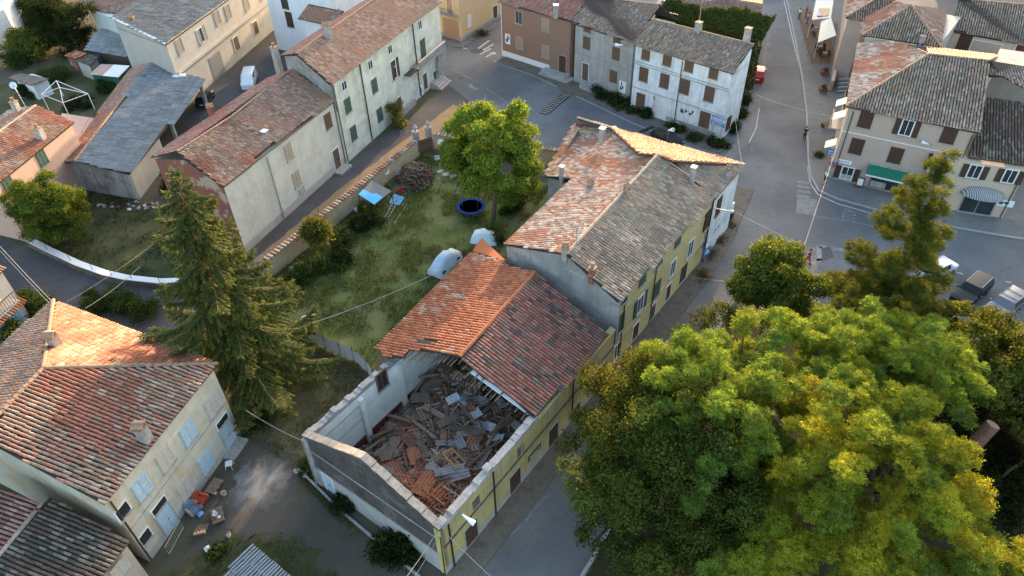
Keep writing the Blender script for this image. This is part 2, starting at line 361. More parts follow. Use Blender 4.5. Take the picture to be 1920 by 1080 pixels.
def opening(root, fac, pos, w_, h, style='closed', mat='wood_red', frame='white_paint', sill='stone', name='window', uz=False, label=None, kind='slat'):
    u, z = pos if uz else fac.at(*pos)
    if style == 'closed' and frame == 'white_paint': frame = mat
    W3 = fac.pt(u, z, 0) - np.array(root.location)
    pane_mat = {'door': mat, 'roller': mat, 'boarded': mat, 'garage': mat}.get(style, 'window_glass')
    def pane():
        mb = MB()
        if style in ('door', 'boarded', 'garage', 'roller'):
            mb.box((0, -.012, 0), (w_, .05, h))
            if style == 'roller':
                n = max(4, int(h / .12))
                for i in range(n): mb.box((0, -.03, -h / 2 + (i + .5) * h / n), (w_ - .004, .035, h / n * .72))
            elif style == 'garage':
                n = max(4, int(w_ / .28))
                for i in range(n): mb.box((-w_ / 2 + (i + .5) * w_ / n, -.03, 0), (w_ / n * .8, .04, h - .01))
            else:
                for sx in (-1, 1):
                    for zz in (-.26, .22): mb.box((sx * w_ * .24, -.035, zz * h), (w_ * .36, .03, h * .38))
        else: mb.box((0, -.006, 0), (w_, .04, h))
        return mb.mesh(name, pane_mat)
    o = link(name, cached((name, style, round(w_, 2), round(h, 2), pane_mat), pane), root); o.location = tuple(W3); o.rotation_euler = (0, 0, fac.ang)
    if label: o['label'] = label
    def sub(nm, me, loc=(0, 0, 0)): c = link(nm, me, o); c.location = loc; return c
    if style not in ('garage',):
        def fr():
            mb = MB(); t = .075
            for sx in (-1, 1): mb.box((sx * (w_ / 2 + t / 2 - .01), -.03, 0), (t, .09, h + 2 * t))
            mb.box((0, -.03, h / 2 + t / 2 - .01), (w_ - .02, .088, t))
            if style in ('glass', 'open', 'half'):
                mb.box((0, -.03, 0), (.06, .06, h - .01)); mb.box((0, -.03, -h / 2 + .035), (w_ - .02, .07, .07))
                for sx in (-1, 1): mb.box((sx * (w_ / 2 - .03), -.03, 0), (.06, .062, h - .012))
            return mb.mesh('frame', frame)
        sub('frame', cached(('fr', style, round(w_, 2), round(h, 2), frame), fr))
    if style in ('closed', 'half'):
        for sx in ((-1, 1) if style == 'closed' else (-1,)): sub('shutter', leaf_mesh(w_ / 2 - .012, h, mat, kind), (sx * w_ / 4, -.045, 0))
    if style in ('open', 'half'):
        for sx in ((-1, 1) if style == 'open' else (1,)): sub('shutter', leaf_mesh(w_ / 2, h + .04, mat, kind), (sx * (w_ * .75 + .08), -.05, 0))
    if style == 'grille':
        def gr():
            mb = MB()
            for i in range(1, 4): mb.box((-w_ / 2 + i * w_ / 4, -.045, 0), (.035, .03, h))
            for i in range(1, 4): mb.box((0, -.062, -h / 2 + i * h / 4), (w_, .03, .035))
            return mb.mesh('grille', 'iron')
        sub('grille', cached(('gr', round(w_, 2), round(h, 2)), gr))
    if sill and style not in ('door', 'garage'):
        sub('sill', cached(('sill', round(w_, 2), sill), lambda: MB().box((0, -.08, 0), (w_ + .26, .2, .07)).mesh('sill', sill)), (0, 0, -h / 2 - .04))
    if style == 'door':
        sub('handle', cached('dh', lambda: MB().box((0, 0, 0), (.03, .05, .14)).mesh('handle', 'iron')), (w_ * .07, -.07, -.05))
    return o
def offset_poly(poly, d):
    poly = [np.array(q[:2], float) for q in poly]; n = len(poly)
    a = sum(poly[i][0] * poly[(i + 1) % n][1] - poly[(i + 1) % n][0] * poly[i][1] for i in range(n)); sg = 1 if a > 0 else -1; out = []
    for i in range(n):
        p0, p1, p2 = poly[i - 1], poly[i], poly[(i + 1) % n]
        e1 = (p1 - p0) / np.linalg.norm(p1 - p0); e2 = (p2 - p1) / np.linalg.norm(p2 - p1)
        n1 = np.array([-e1[1], e1[0]]) * sg; n2 = np.array([-e2[1], e2[0]]) * sg
        b = n1 + n2; k = 1 + np.dot(n1, n2); b = b / max(k, .35); out.append(p1 + b * d)
    return out
def house(name, label, foot, zt, mat, cat='house', base=0., group=None, wall='wall'):
    c = np.mean([q[:2] for q in foot], 0); r = thing(name, label, cat, (c[0], c[1], base), group=group)
    if zt: MB().prism([tuple(q[:2]) for q in foot], base - .2, zt).build(wall, mat, r)
    return r
def band(root, fac, z, h=.16, depth=.06, mat='stone', u0=0, u1=None, name='cornice'):
    u1 = fac.L if u1 is None else u1; mb = MB(); fac.box(mb, (u0 + u1) / 2, z, u1 - u0, h, depth * 2, 0); return mb.build(name, mat, root)
def pipe(root, fac, u, z0, z1, r=.055, mat='gutter', name='downpipe', off=.09):
    mb = MB(); mb.tube([fac.pt(u, z0, off), fac.pt(u, z1, off)], r, 6); return mb.build(name, mat, root)
def chimney(root, px, z, w_=.6, h=1.0, mat='render_grey', cap='tile', ang=0., d=None, pos=None):
    q = P(px[0], px[1], z) if pos is None else np.array(pos); mb = MB(); mb.box(q + (0, 0, h / 2 - .4), (w_, d or w_, h + .8), ang); o = mb.build('chimney', mat, root)
    cb = MB(); cb.box(q + (0, 0, h + .03), (w_ + .14, (d or w_) + .14, .08), ang)
    if cap == 'tile':
        for sx in (-1, 1):
            for sy in (-1, 1): cb.box(q + (sx * w_ * .4, sy * w_ * .4, h + .17), (.1, .1, .2), ang)
        cb.slab([q + (-w_ * .62, -w_ * .62, h + .27), q + (w_ * .62, -w_ * .62, h + .27), q + (w_ * .62, 0, h + .46), q + (-w_ * .62, 0, h + .46)], .06)
        cb.slab([q + (-w_ * .62, w_ * .62, h + .27), q + (w_ * .62, w_ * .62, h + .27), q + (w_ * .62, .01, h + .46), q + (-w_ * .62, .01, h + .46)], .06)
    elif cap == 'pot': cb.lathe(q + (0, 0, h), [(.16, 0), (.14, .35), (.19, .4), (.19, .5)], 8)
    cb.build('chimney_cap', 'ridge_tile' if cap != 'white' else 'white_paint', o); return o
def gable(root, pts, off, mat, name='gable_wall'):
    mb = MB(); mb.wallpoly(pts, off); return mb.build(name, mat, root)
plaster('pl_yellow', (.53, .425, .175), (.29, .245, .14), .6, (.40, .32, .19), pa=.35); plaster('pl_yellow2', (.56, .465, .235), (.36, .30, .16), .45, (.48, .40, .26), pa=.3)
plaster('pl_white', (.74, .76, .78), (.42, .42, .42), .75, (.46, .42, .38), pa=.3); plaster('pl_cream', (.57, .515, .42), (.36, .32, .27), .6, (.55, .36, .16), pa=.55)
plaster('pl_grey', (.40, .38, .345), (.23, .21, .19), .7, (.31, .27, .22)); plaster('pl_house', (.62, .62, .53), (.36, .35, .30), .7, (.72, .73, .70), pa=.5)
plaster('pl_house2', (.60, .58, .50), (.40, .38, .32), .5, (.38, .24, .20), pa=.2); plaster('pl_beige', (.47, .365, .30), (.36, .29, .24), .35, streak=False)
plaster('pl_tan', (.54, .44, .33), (.42, .34, .26), .4); plaster('pl_pink', (.62, .40, .31), (.45, .29, .22), .35, streak=False); plaster('pl_light', (.68, .71, .74), (.45, .48, .52), .4)
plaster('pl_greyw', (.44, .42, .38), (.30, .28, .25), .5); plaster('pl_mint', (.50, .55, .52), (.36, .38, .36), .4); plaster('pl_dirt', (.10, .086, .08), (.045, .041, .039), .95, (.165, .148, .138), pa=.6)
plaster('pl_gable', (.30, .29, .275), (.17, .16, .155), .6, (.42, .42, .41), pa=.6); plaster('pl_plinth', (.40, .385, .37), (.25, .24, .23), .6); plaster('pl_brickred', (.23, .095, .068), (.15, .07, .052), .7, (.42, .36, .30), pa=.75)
def brick_mat():
    m, nd, lk, bs = new_mat('brick_wall'); t = nd.new('ShaderNodeTexBrick'); g = nd.new('ShaderNodeNewGeometry')
    mp = nd.new('ShaderNodeMapping'); mp.inputs['Rotation'].default_value = (math.pi / 2, 0, 0); lk.new(g.outputs['Position'], mp.inputs[0]); lk.new(mp.outputs[0], t.inputs['Vector'])
    t.inputs['Color1'].default_value = (.235, .10, .062, 1); t.inputs['Color2'].default_value = (.29, .135, .085, 1); t.inputs['Mortar'].default_value = (.28, .22, .18, 1)
    t.inputs['Scale'].default_value = 1.; t.inputs['Brick Width'].default_value = .26; t.inputs['Row Height'].default_value = .075; t.inputs['Mortar Size'].default_value = .01
    lk.new(t.outputs[0], bs.inputs['Base Color']); bs.inputs['Roughness'].default_value = .9
brick_mat()
def poster(px, fac, w_, h, name, label, seed=0):
    u, z = fac.at(*px); r = thing(name, label, 'poster', fac.pt(u, z, .015)); r.rotation_euler = (0, 0, fac.ang)
    g = random.Random(seed); link('sheet', MB().box((0, 0, 0), (w_, .012, h)).mesh('sheet', 'sign_white'), r)
    mb = MB()
    for i in range(5): mb.box((w_ * g.uniform(-.25, .25), -.009, h * g.uniform(-.3, .3)), (w_ * g.uniform(.12, .3), .008 + i * .002, h * g.uniform(.12, .4)))
    link('print', mb.mesh('print', 'poster_dark'), r); return r
# ================================================================ the tall yellow house
EV, RG = 7.9, 9.8
a, b, g_ = P(948, 458, EV), P(1062, 476, RG), P(1233, 290, RG)
pL = Plane([a, b, g_]); k_, h_, f_, i_, j_ = (pL.at(*q) for q in ((1198, 289), (1145, 239), (1078, 232), (1021, 330), (1074, 336)))
c_ = P(1160, 566, EV); pR = Plane([b, c_, g_]); d_ = pR.at(1339, 372); n_ = pR.at(1296, 333)
f2, e_ = P(1083, 221, 8.1), P(1396, 309, 7.5)
pO = Plane([f2, e_, g_]); hO, kO, mO = (pO.at(*q) for q in ((1145, 240), (1198, 289), (1262, 302)))
m_ = P(1262, 302, 9.05); pE = Plane([e_, P(1341, 374, 7.45), m_]); d2 = pE.at(1341, 374); n2 = pE.at(1296, 336)
TALL = thing('tall_yellow_house', 'tall three storey yellow house with a mottled old tile roof beside the collapsed hall', 'house', tuple((a + d_) / 2 * (1, 1, 0)))
foot = offset_poly([a, c_, d2, e_, f2, i_, j_], .3)
tops = [min(7.25, pL.z(q[0], q[1]) - .35) if i in (0, 5, 6) else 7.1 for i, q in enumerate(foot)]
tops[4] = min(tops[4], 7.0); nfo = len(foot); wm = MB(); wm.add([np.r_[q, -.2] for q in foot] + [np.r_[q, t] for q, t in zip(foot, tops)], [(i, (i + 1) % nfo, nfo + (i + 1) % nfo, nfo + i) for i in range(nfo)]); wm.m = [0, 0, 0, 0, 1, 1, 1]; wm.build('wall', ['pl_yellow2', 'pl_gable'], TALL)  # garden side walls greyed: shade below the wing's eave put into their colour
roof(TALL, [dict(poly=[a, b, g_, k_, h_, f_, i_, j_], pal='pinkish', seed=11), dict(poly=[b, c_, d_, g_], pal='tan', seed=12, length=.46),
            dict(poly=[g_, kO, hO, f2, e_, mO], pal='pale', seed=13), dict(poly=[m_, e_, d2, n2], pal='tan', seed=14)],
     ridges=[(b, g_), (g_, n_), (m_, e_), (f2, hO)], ridge_mat='ridge_pale', gutter=[(c_, d_), (d2, e_)])
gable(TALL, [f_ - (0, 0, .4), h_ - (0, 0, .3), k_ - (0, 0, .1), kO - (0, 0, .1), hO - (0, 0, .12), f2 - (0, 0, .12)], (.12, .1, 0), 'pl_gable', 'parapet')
kb = MB(); kb.slab([k_ + (0, 0, .1), h_ + (0, 0, .1), h_ + (.5, .2, .1), k_ + (.5, .2, .1)], .2); kb.build('hip_mortar', 'cement', TALL)
# front gable wall standing over the lower roof
gd = (b - a) * (1, 1, 0); ax = np.array([math.cos(R_(55)), math.sin(R_(55)), 0]) * .35
gA, gB, gC = a + ax * .4, b + ax * .4, c_ + ax * .4
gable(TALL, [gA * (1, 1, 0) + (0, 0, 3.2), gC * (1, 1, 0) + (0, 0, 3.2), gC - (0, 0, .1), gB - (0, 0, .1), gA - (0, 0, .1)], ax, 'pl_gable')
fbA = P(902, 997); facY = Fac(P(838, 1077), P(1297, 514))
uc = float(np.dot(c_[:2] - facY.A, facY.d))
facU = Fac(facY.A + facY.d * (uc - .1), facY.A + facY.d * facY.L)
facU.A = np.array(foot[1]) if np.dot(np.array(foot[1]) - np.array(foot[2]), facY.d) < 0 else np.array(foot[2]); o2 = np.array(foot[2]); facU = Fac(facU.A, o2)
for q in ((1169, 562), (1204, 527), (1236, 491), (1270, 455)): opening(TALL, facU, q, .95, .62, 'closed', 'shutter_green')
for q, st in (((1163, 606), 'closed'), ((1200, 570), 'open'), ((1231, 543), 'closed'), ((1261, 503), 'glass')): opening(TALL, facU, q, 1.0, 1.75, st, 'shutter_green')
for q, w_, st, m in (((1156, 658), .9, 'glass', 'wood_dark'), ((1191, 620), 1.1, 'door', 'wood_dark'), ((1222, 585), 1.2, 'door', 'wood_red'), ((1252, 547), 1., 'door', 'wood_dark'), ((1281, 512), 1., 'closed', 'wood_dark')): opening(TALL, facU, q, w_, 1.7, st, m)
opening(TALL, facU, (1294, 466), 1.1, 1.9, 'glass', name='french_window')
for z in (2.75, 5.75): band(TALL, facU, z, .14, .07, 'pl_yellow2')
for q in ((1226, 528), (1162, 640)): pipe(TALL, facU, facU.at(*q)[0], .1, 7.3)
facW = Fac(foot[2], foot[3])
wb = MB(); wb.wallpoly([facW.pt(.05, -.1, .03), facW.pt(facW.L, -.1, .03), facW.pt(facW.L, 7.15, .03), facW.pt(.05, 7.15, .03)], (facW.n[0] * .03, facW.n[1] * .03, 0)); wb.build('end_wall', 'pl_white', TALL)
facW = Fac(facW.A + facW.n * .06, facW.B + facW.n * .06)
for q in ((1326, 413), (1347, 387)): opening(TALL, facW, q, 1.0, 1.9, 'closed', 'wood_dark')
pipe(TALL, facW, .15, .1, 7.2, .08)
mb = MB(); rr = random.Random(4)                          # scribbled graffiti, blue strokes sprayed on the end wall
for q in ((1322, 455), (1343, 430)):
    u, z = facW.at(*q)
    for i in range(9): facW.box(mb, u + rr.uniform(-.7, .7), z + rr.uniform(-.25, .25), rr.uniform(.06, .3), rr.uniform(.05, .32), .01, .004 + i * .001)
mb.build('graffiti', 'blue_sign', TALL)
for q, z, w_, h, cap in (((1107, 350), 8.6, .55, .7, 'tile'), ((1129, 252), 9.0, .55, .9, 'white'), ((1174, 366), 9.4, .55, .9, 'tile'), ((1299, 328), 9.2, .45, 1.1, 'white'), ((1366, 322), 8.2, .55, .5, 'tile'), ((1060, 474), 9.7, .55, .7, 'tile'), ((1110, 515), 8.9, .5, .9, 'pot'), ((1053, 330), 7.8, .4, 1.4, 'white')):
    chimney(TALL, q, z, w_ * .85, h * .75, 'render_grey' if cap != 'pot' else 'brick_red', cap, R_(55))
# ================================================================ the collapsed hall
HW, HT = 5.5, .42
facH = Fac(facY.A, facY.A + facY.d * (uc - .12))
perp = -facH.n                                             # inward, towards the garden
Wd = 11.9; Lh = facH.L
def hp(u, v, z): q = facH.A + facH.d * u + perp * v; return np.array([q[0], q[1], z])
HALL = thing('collapsed_hall', 'long yellow hall with half its orange roof fallen in and open walls full of rubble', 'building', tuple(hp(Lh / 2, Wd / 2, 0)))
ub = facH.at(1003, 800)[0]                                  # where the standing roof begins
vl = Wd
g = np.random.default_rng(3)
def broken_top(u0, u1, v0, v1, z, step=.5, amp=.1):
    mb = MB(); n = int((u1 - u0) / step); zz = g.normal(0, amp, n + 1)
    for i in range(n):
        ua, uz = u0 + (u1 - u0) * i / n, u0 + (u1 - u0) * (i + 1) / n
        mb.prism([hp(ua, v0, 0)[:2], hp(uz, v0, 0)[:2], hp(uz, v1, 0)[:2], hp(ua, v1, 0)[:2]], z - .25, z + zz[i] * .7 + .08)
    return mb
mb = MB(); mb.prism([hp(0, 0, 0)[:2], hp(Lh, 0, 0)[:2], hp(Lh, HT, 0)[:2], hp(0, HT, 0)[:2]], -.2, HW - .3); mb.build('facade_wall', 'pl_yellow', HALL)
plaster('pl_hallback', (.55, .57, .53), (.42, .42, .39), .5)
mb = MB(); mb.prism([hp(.4, Wd - HT, 0)[:2], hp(Lh, Wd - HT, 0)[:2], hp(Lh, Wd, 0)[:2], hp(.4, Wd, 0)[:2]], -.2, HW - .25); mb.build('garden_wall_side', 'pl_hallback', HALL)
broken_top(.2, ub + .3, -.06, HT + .05, HW - .12).build('broken_cornice', 'stone', HALL)
broken_top(.2, ub + 1., Wd - HT - .03, Wd + .05, HW, .45, .12).build('broken_wall_top', 'render_grey', HALL)
# gable end towards the yard
gp = [hp(0, 0, -.2), hp(0, Wd, -.2), hp(0, Wd, HW), hp(0, Wd * .5, 7.75), hp(0, .2, HW - .1), hp(0, 0, HW - .1)]
gable(HALL, gp, facH.d.tolist() + [0], 'pl_dirt') if False else None
off = np.array([facH.d[0], facH.d[1], 0]) * .4
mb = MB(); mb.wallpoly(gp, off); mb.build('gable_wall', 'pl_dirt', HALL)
plain('coping_warm', (.34, .285, .235), .95, var=.25, scale=3)
mb = MB()
for (v0, z0), (v1, z1) in (((Wd + .06, HW + .02), (Wd * .5, 7.78)), ((Wd * .5, 7.78), (Wd * .2, 6.4)), ((Wd * .2, 6.35), (-.06, HW - .1))):
    n = 9
    for i in range(n):
        va, vb = v0 + (v1 - v0) * i / n, v0 + (v1 - v0) * (i + 1) / n; za, zb = z0 + (z1 - z0) * i / n, z0 + (z1 - z0) * (i + 1) / n; j = g.normal(0, .03)
        mb.slab([hp(-.06, va, za + .07 + j), hp(-.06, vb, zb + .07 + j), hp(.46, vb, zb + .07 + j), hp(.46, va, za + .07 + j)], .1)
mb.build('coping', 'coping_warm', HALL)
facG = Fac(hp(0, Wd, 0), hp(0, 0, 0))                        # outer face of the gable, seen from the yard
wb = MB(); facG.box(wb, Wd * .5, 1.05, Wd - .1, 2.1, .05, .005); wb.build('plinth_render', 'pl_plinth', HALL)
band(HALL, facG, 2.2, .12, .05, 'render_grey'); band(HALL, facG, 4.1, .1, .04, 'render_grey', u0=.3, u1=Wd - .4)
opening(HALL, facG, (1.35, 1.1), .95, 2.0, 'door', 'shutter_blue', uz=True, name='door')
mb = MB(); facG.box(mb, .15, 2.65, .42, 5.3, .12, .06); mb.build('pilaster', 'render_grey', HALL); mb = MB(); facG.box(mb, Wd - .2, 2.6, .5, 5.2, .06, .03); mb.build('pilaster', 'pl_yellow', HALL)
mb = MB(); mb.tube([facG.pt(-.12, HW - .4, .12), facG.pt(-.12, .1, .14)], .07, 7); mb.build('downpipe', 'steel', HALL)
mb = MB(); mb.tube([facG.pt(Wd + .02, HW - .9, .05), facG.pt(Wd - .05, .1, .1)], .05, 6); mb.build('downpipe', 'gutter', HALL)
# inner lining of the open part: white walls with a red dado
mb = MB(); facB = Fac(hp(Lh, Wd - HT, 0), hp(.4, Wd - HT, 0))
mb.wallpoly([hp(.42, Wd - HT - .004, -.1), hp(Lh - .2, Wd - HT - .004, -.1), hp(Lh - .2, Wd - HT - .004, HW - .35), hp(.42, Wd - HT - .004, HW - .35)], (perp[0] * -.02, perp[1] * -.02, 0)); mb.build('inner_wall', 'wall_inside', HALL)
mb = MB(); mb.wallpoly([hp(.43, Wd - HT - .03, 0), hp(ub, Wd - HT - .03, 0), hp(ub, Wd - HT - .03, 1.15), hp(.43, Wd - HT - .03, 1.15)], (perp[0] * -.02, perp[1] * -.02, 0)); mb.build('dado', 'dado_red', HALL)
for u in (4.7, 8.6): MB().box(hp(u, Wd - HT - .16, HW / 2 - .2), (.4, .34, HW - .4), facH.ang).build('pillar', 'wall_inside', HALL)
mb = MB(); mb.box(hp(2.6, Wd - HT - .04, HW - 1.1), (4.2, .06, .06), facH.ang); mb.box(hp(2.6, Wd - HT - .04, HW - 2.5), (4.2, .05, .04), facH.ang); mb.build('wall_moulding', 'render_grey', HALL)
fin = Fac(hp(Lh, Wd - HT - .03, 0), hp(.4, Wd - HT - .03, 0)); fin.n = -perp; 
fi = Fac(hp(.4, Wd - HT - .03, 0), hp(Lh, Wd - HT - .03, 0))
opening(HALL, fi, (716, 713), 1.0, 1.7, 'glass', frame='wood_mid')
mb = MB(); mb.wallpoly([hp(.42, .425, -.1), hp(Lh, .425, -.1), hp(Lh, .425, HW - .4), hp(.42, .425, HW - .4)], (perp[0] * .02, perp[1] * .02, 0)); mb.build('inner_wall', 'wall_inside', HALL)
# facade dressings
wb = MB(); facH.box(wb, Lh / 2, .4, Lh, .8, .06, .005); wb.build('plinth', 'pl_plinth', HALL)
band(HALL, facH, 3.15, .22, .05, 'mortar_dark')
band(HALL, facH, HW - .42, .1, .08, 'pl_yellow2', u0=ub)
mb = MB()
for q in ((925, 905), (978, 858), (1031, 790), (1076, 735), (1044, 768), (940, 885), (1115, 700)): facH.box(mb, facH.at(*q)[0], 4.15, .16, 1.75, .05, .01)
mb.build('pilaster_strip', 'pl_plinth', HALL)
for q in ((926, 930), (1072, 750), (843, 1010)): pipe(HALL, facH, facH.at(*q)[0], .1, HW - .4, .06, 'black')
for q, w_, h in (((884, 1005), 1.25, 2.1), ((965, 893), 1.3, 2.0), ((1037, 804), 1.3, 2.0), ((1125, 705), 1.9, 2.3), ((1079, 764), 1.2, 1.2)):
    u, z = facH.at(*q); opening(HALL, facH, (u, .25 + h / 2), w_, h, 'door', 'wood_dark', uz=True, name='door', frame='stone')
for q in ((893, 947), (976, 862)):
    u, z = facH.at(*q); mb = MB(); facH.box(mb, u, 3.9, .7, .9, .06, .0); mb.build('blocked_opening', 'mortar_dark', HALL)
mb = MB(); u, z = facH.at(1002, 848); facH.box(mb, u, z, 1.6, .55, .04, .02); mb.build('name_board', 'poster_dark', HALL)
mb = MB(); facH.box(mb, u, z, 1.3, .09, .03, .04); facH.box(mb, u - .1, z - .15, .9, .06, .03, .04); mb.build('board_lettering', 'shutter_blue', HALL)
# standing part of the roof
RL = 7.75
r0, r1 = P(863, 668, RL), P(1003, 511, RL)
eR0, eR1 = P(1001, 783, 5.5), P(1141, 627, 5.5); eL0, eL1 = P(707, 653, 5.45), P(886, 471, 5.45)
tl = Plane([r0, r1, eL0, eL1]); tr = Plane([r0, r1, eR0, eR1])
L = lambda x, y: tl.at(x, y)
left_poly = [r1, r0, L(790, 655), L(752, 640), L(767, 657), L(757, 668), L(727, 668), L(707, 653), L(886, 471), L(903, 447), L(948, 489), L(955, 500)]
hole = [L(788, 645), L(825, 644), L(808, 637), L(775, 637)]
left_poly = [r1, r0, L(822, 660), L(768, 655), L(757, 670), L(727, 670), L(707, 653), L(885, 471), L(949, 492), L(962, 500)]
right_poly = [r1, r0, tr.at(905, 706), tr.at(930, 722), tr.at(968, 752), eR0, eR1]
roof(HALL, [dict(poly=left_poly, pal='orange', seed=21, pitch=.28, length=.46, jit=.4, holes=[hole]), dict(poly=right_poly, pal='mossy', seed=22, pitch=.28, length=.46, jit=.5, single=300)],
     ridges=[(r0, r1)], ridge_mat='ridge_orange', gutter=[(eR0, eR1)], th=.1, caps=True)
plain('flat_orange', (.42, .13, .05), .9, var=.12)
mb = MB(); mb.slab([L(903, 446), L(886, 470), L(949, 489)], .1); mb.build('roof_corner', 'flat_orange', HALL)
mb = MB()
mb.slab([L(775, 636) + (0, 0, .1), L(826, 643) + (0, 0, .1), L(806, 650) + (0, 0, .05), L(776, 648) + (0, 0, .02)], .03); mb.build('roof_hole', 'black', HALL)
# broken rafters and laths along the torn edge
mb = MB()
edge = [L(757, 668), L(800, 660), L(830, 664), r0, tr.at(905, 706), tr.at(940, 732), eR0]
ed = np.array([facH.d[0], facH.d[1], 0])
for i in range(len(edge) - 1):
    for t in np.linspace(0, 1, 5):
        q = edge[i] * (1 - t) + edge[i + 1] * t - (0, 0, .3); q2 = q - ed * g.uniform(.1, .9) - (0, 0, g.uniform(0, .35)); mb.tube([q + ed * 3, q2], .05, 4)
mb.build('broken_rafter', 'timber', HALL)
mb = MB()
for v in (Wd * .25, Wd * .5, Wd * .75):
    q0, q1 = hp(ub + .6, v, 0), hp(Lh - .5, v, 0); zf = lambda q: min(tl.z(q[0], q[1]), tr.z(q[0], q[1])) - .42
    mb.tube([np.r_[q0[:2], zf(q0)], np.r_[q1[:2], zf(q1)]], .12, 6)
tag(mb.build('purlin', 'timber', HALL), kind='stuff')
mb = MB(); mb.slab([tr.at(880, 690) - (0, 0, .45), tr.at(990, 770) - (0, 0, .45), tr.at(1030, 745) - (0, 0, .4), tr.at(920, 660) - (0, 0, .4)], .02); mb.build('hanging_ceiling', 'lamp_white', HALL)
# inside: back wall of stored firewood, dark floor
mb = MB(); mb.prism([hp(.3, .3, 0)[:2], hp(Lh, .3, 0)[:2], hp(Lh, Wd - .3, 0)[:2], hp(.3, Wd - .3, 0)[:2]], 0, .06); mb.build('floor', 'mortar_dark', HALL)
# ================================================================ cream house in the near left corner
E3, R3 = 7.6, 10.1
C1, C2, C4, PK = P(408, 682, E3), P(195, 945, E3), P(100, 563, E3), P(82, 690, R3)
X3 = P(-42, 820, R3); p_b = Plane([C1, C2, PK]); p_a = Plane([C1, C4, PK])
p_c = Plane([C4, PK, X3])
C3 = C2 + (C4 - C1)
CREAM = house('cream_house', 'cream plastered two storey house with pale blue shutters under a hipped tile roof', offset_poly([C1, C2, C3, C4], .32), E3 - .35, 'pl_cream')
roof(CREAM, [dict(poly=[PK, p_b.at(408, 682), p_b.at(195, 945), p_b.at(0, 840), X3], pal='old', seed=31, pitch=.27, length=.48, single=300, jit=1.3),
             dict(poly=[PK, C4, C1], pal='old', seed=32, pitch=.27, length=.46), dict(poly=[PK, C4, p_c.at(-160, 790), p_c.at(-120, 900), X3], pal='brownred', seed=33, pitch=.27, length=.48)],
     ridges=[(PK, C4), (PK, C1), (PK, X3)], ridge_mat='ridge_tile', caps=True)
ft3 = offset_poly([C1, C2, C3, C4], .32); fac3 = Fac(ft3[1], ft3[0])
for q, m in (((397, 760), 'shutter_rose'), ((353, 811), 'shutter_blue'), ((310, 860), 'shutter_rose'), ((266, 913), 'shutter_blue'), ((386, 866), 'shutter_blue'), ((347, 914), 'shutter_rose')):
    opening(CREAM, fac3, q, 1.15, 1.6, 'closed', m, kind='panel')
for q in ((432, 824), (313, 973)):
    u, z = fac3.at(*q); opening(CREAM, fac3, (u, 1.25), 1.3, 2.3, 'door', 'shutter_blue', uz=True, name='door', frame='stone', label='pale blue double door'); opening(CREAM, fac3, (u, 2.85), 1.3, .6, 'grille', uz=True, sill=None, name='fanlight')
opening(CREAM, fac3, (230, 958), .95, .95, 'grille'); opening(CREAM, fac3, (272, 1006), .9, .9, 'grille')
band(CREAM, fac3, 3.75, .07, .05, 'stone'); band(CREAM, fac3, .35, .7, .03, 'pl_greyw', name='plinth'); pipe(CREAM, fac3, .12, .1, 7, .06)
mb = MB(); q = fac3.pt(fac3.at(432, 840)[0], .1, .5); mb.box(q, (2., .9, .2), fac3.ang); mb.build('doorstep', 'stone', CREAM)
chimney(CREAM, (104, 645), 9.4, .6, .7, 'render_grey', 'tile', fac3.ang); chimney(CREAM, (268, 812), 8.4, .6, .55, 'render_grey', 'tile', fac3.ang)
# annex with the dark roof below it
A1, A2 = P(243, 1014, 4.4), P(186, 1088, 4.4); A3 = P(86, 936, 5.7); A4 = P(0, 1038, 5.1); pd = Plane([A1, A2, A3])
AX = house('dark_roof_annex', 'low annex with a blackened mossy tile roof at the bottom left corner', offset_poly([P(238, 1016, 4.2), P(100, 1190, 4.2), P(-60, 1100, 4.2), P(75, 950, 4.2)], .1), 4.1, 'pl_tan', 'annex')
roof(AX, [dict(poly=[pd.at(94, 932), A1, pd.at(100, 1200), pd.at(-60, 1110), pd.at(78, 946)], pal='dark', seed=41, pitch=.27, length=.48)], gutter=[(A1, pd.at(100, 1200))])
fx = Fac(P2(130, 1155, 4.2), P2(240, 1018, 4.2)); opening(AX, fx, (fx.L - 1.2, 3.2), 1.1, 1.1, 'closed', 'shutter_rose', uz=True, kind='panel')
p_r = Plane([P(78, 946, 5.6), P(0, 1040, 5.6), P(0, 914, 6.4)])
AR = house('red_roof_annex', 'annex with a faded red tile roof between the cream house and the dark roof', [P2(72, 950, 4.5), P2(-70, 1120, 4.5), P2(-160, 1000, 4.5), P2(0, 920, 4.5)], 5.0, 'pl_greyw', 'annex')
roof(AR, [dict(poly=[p_r.at(78, 946), p_r.at(-60, 1112), p_r.at(-130, 930), p_r.at(0, 914)], pal='red', seed=42, pitch=.27, length=.48)], ridges=[(p_r.at(78, 946), p_r.at(-60, 1112))], ridge_mat='ridge_pale')
# the low corrugated shed at the bottom edge
S1 = [P(466, 1026, 3.0), P(556, 1082, 2.5), P(520, 1180, 2.5), P(340, 1160, 3.0)]
SHD = house('corrugated_shed', 'small shed with a weathered grey corrugated roof at the bottom edge of the yard', [P2(468, 1036, 2.6), P2(540, 1080, 2.4), P2(510, 1170, 2.4), P2(350, 1150, 2.6)], 2.35, 'wood_dark', 'shed')
roof(SHD, [dict(poly=S1, pal='grey', seed=43, pitch=.2, length=.9, rise=.3, dirhint=(P(405, 1085, 3) - P(466, 1026, 3)).tolist())], th=.05)
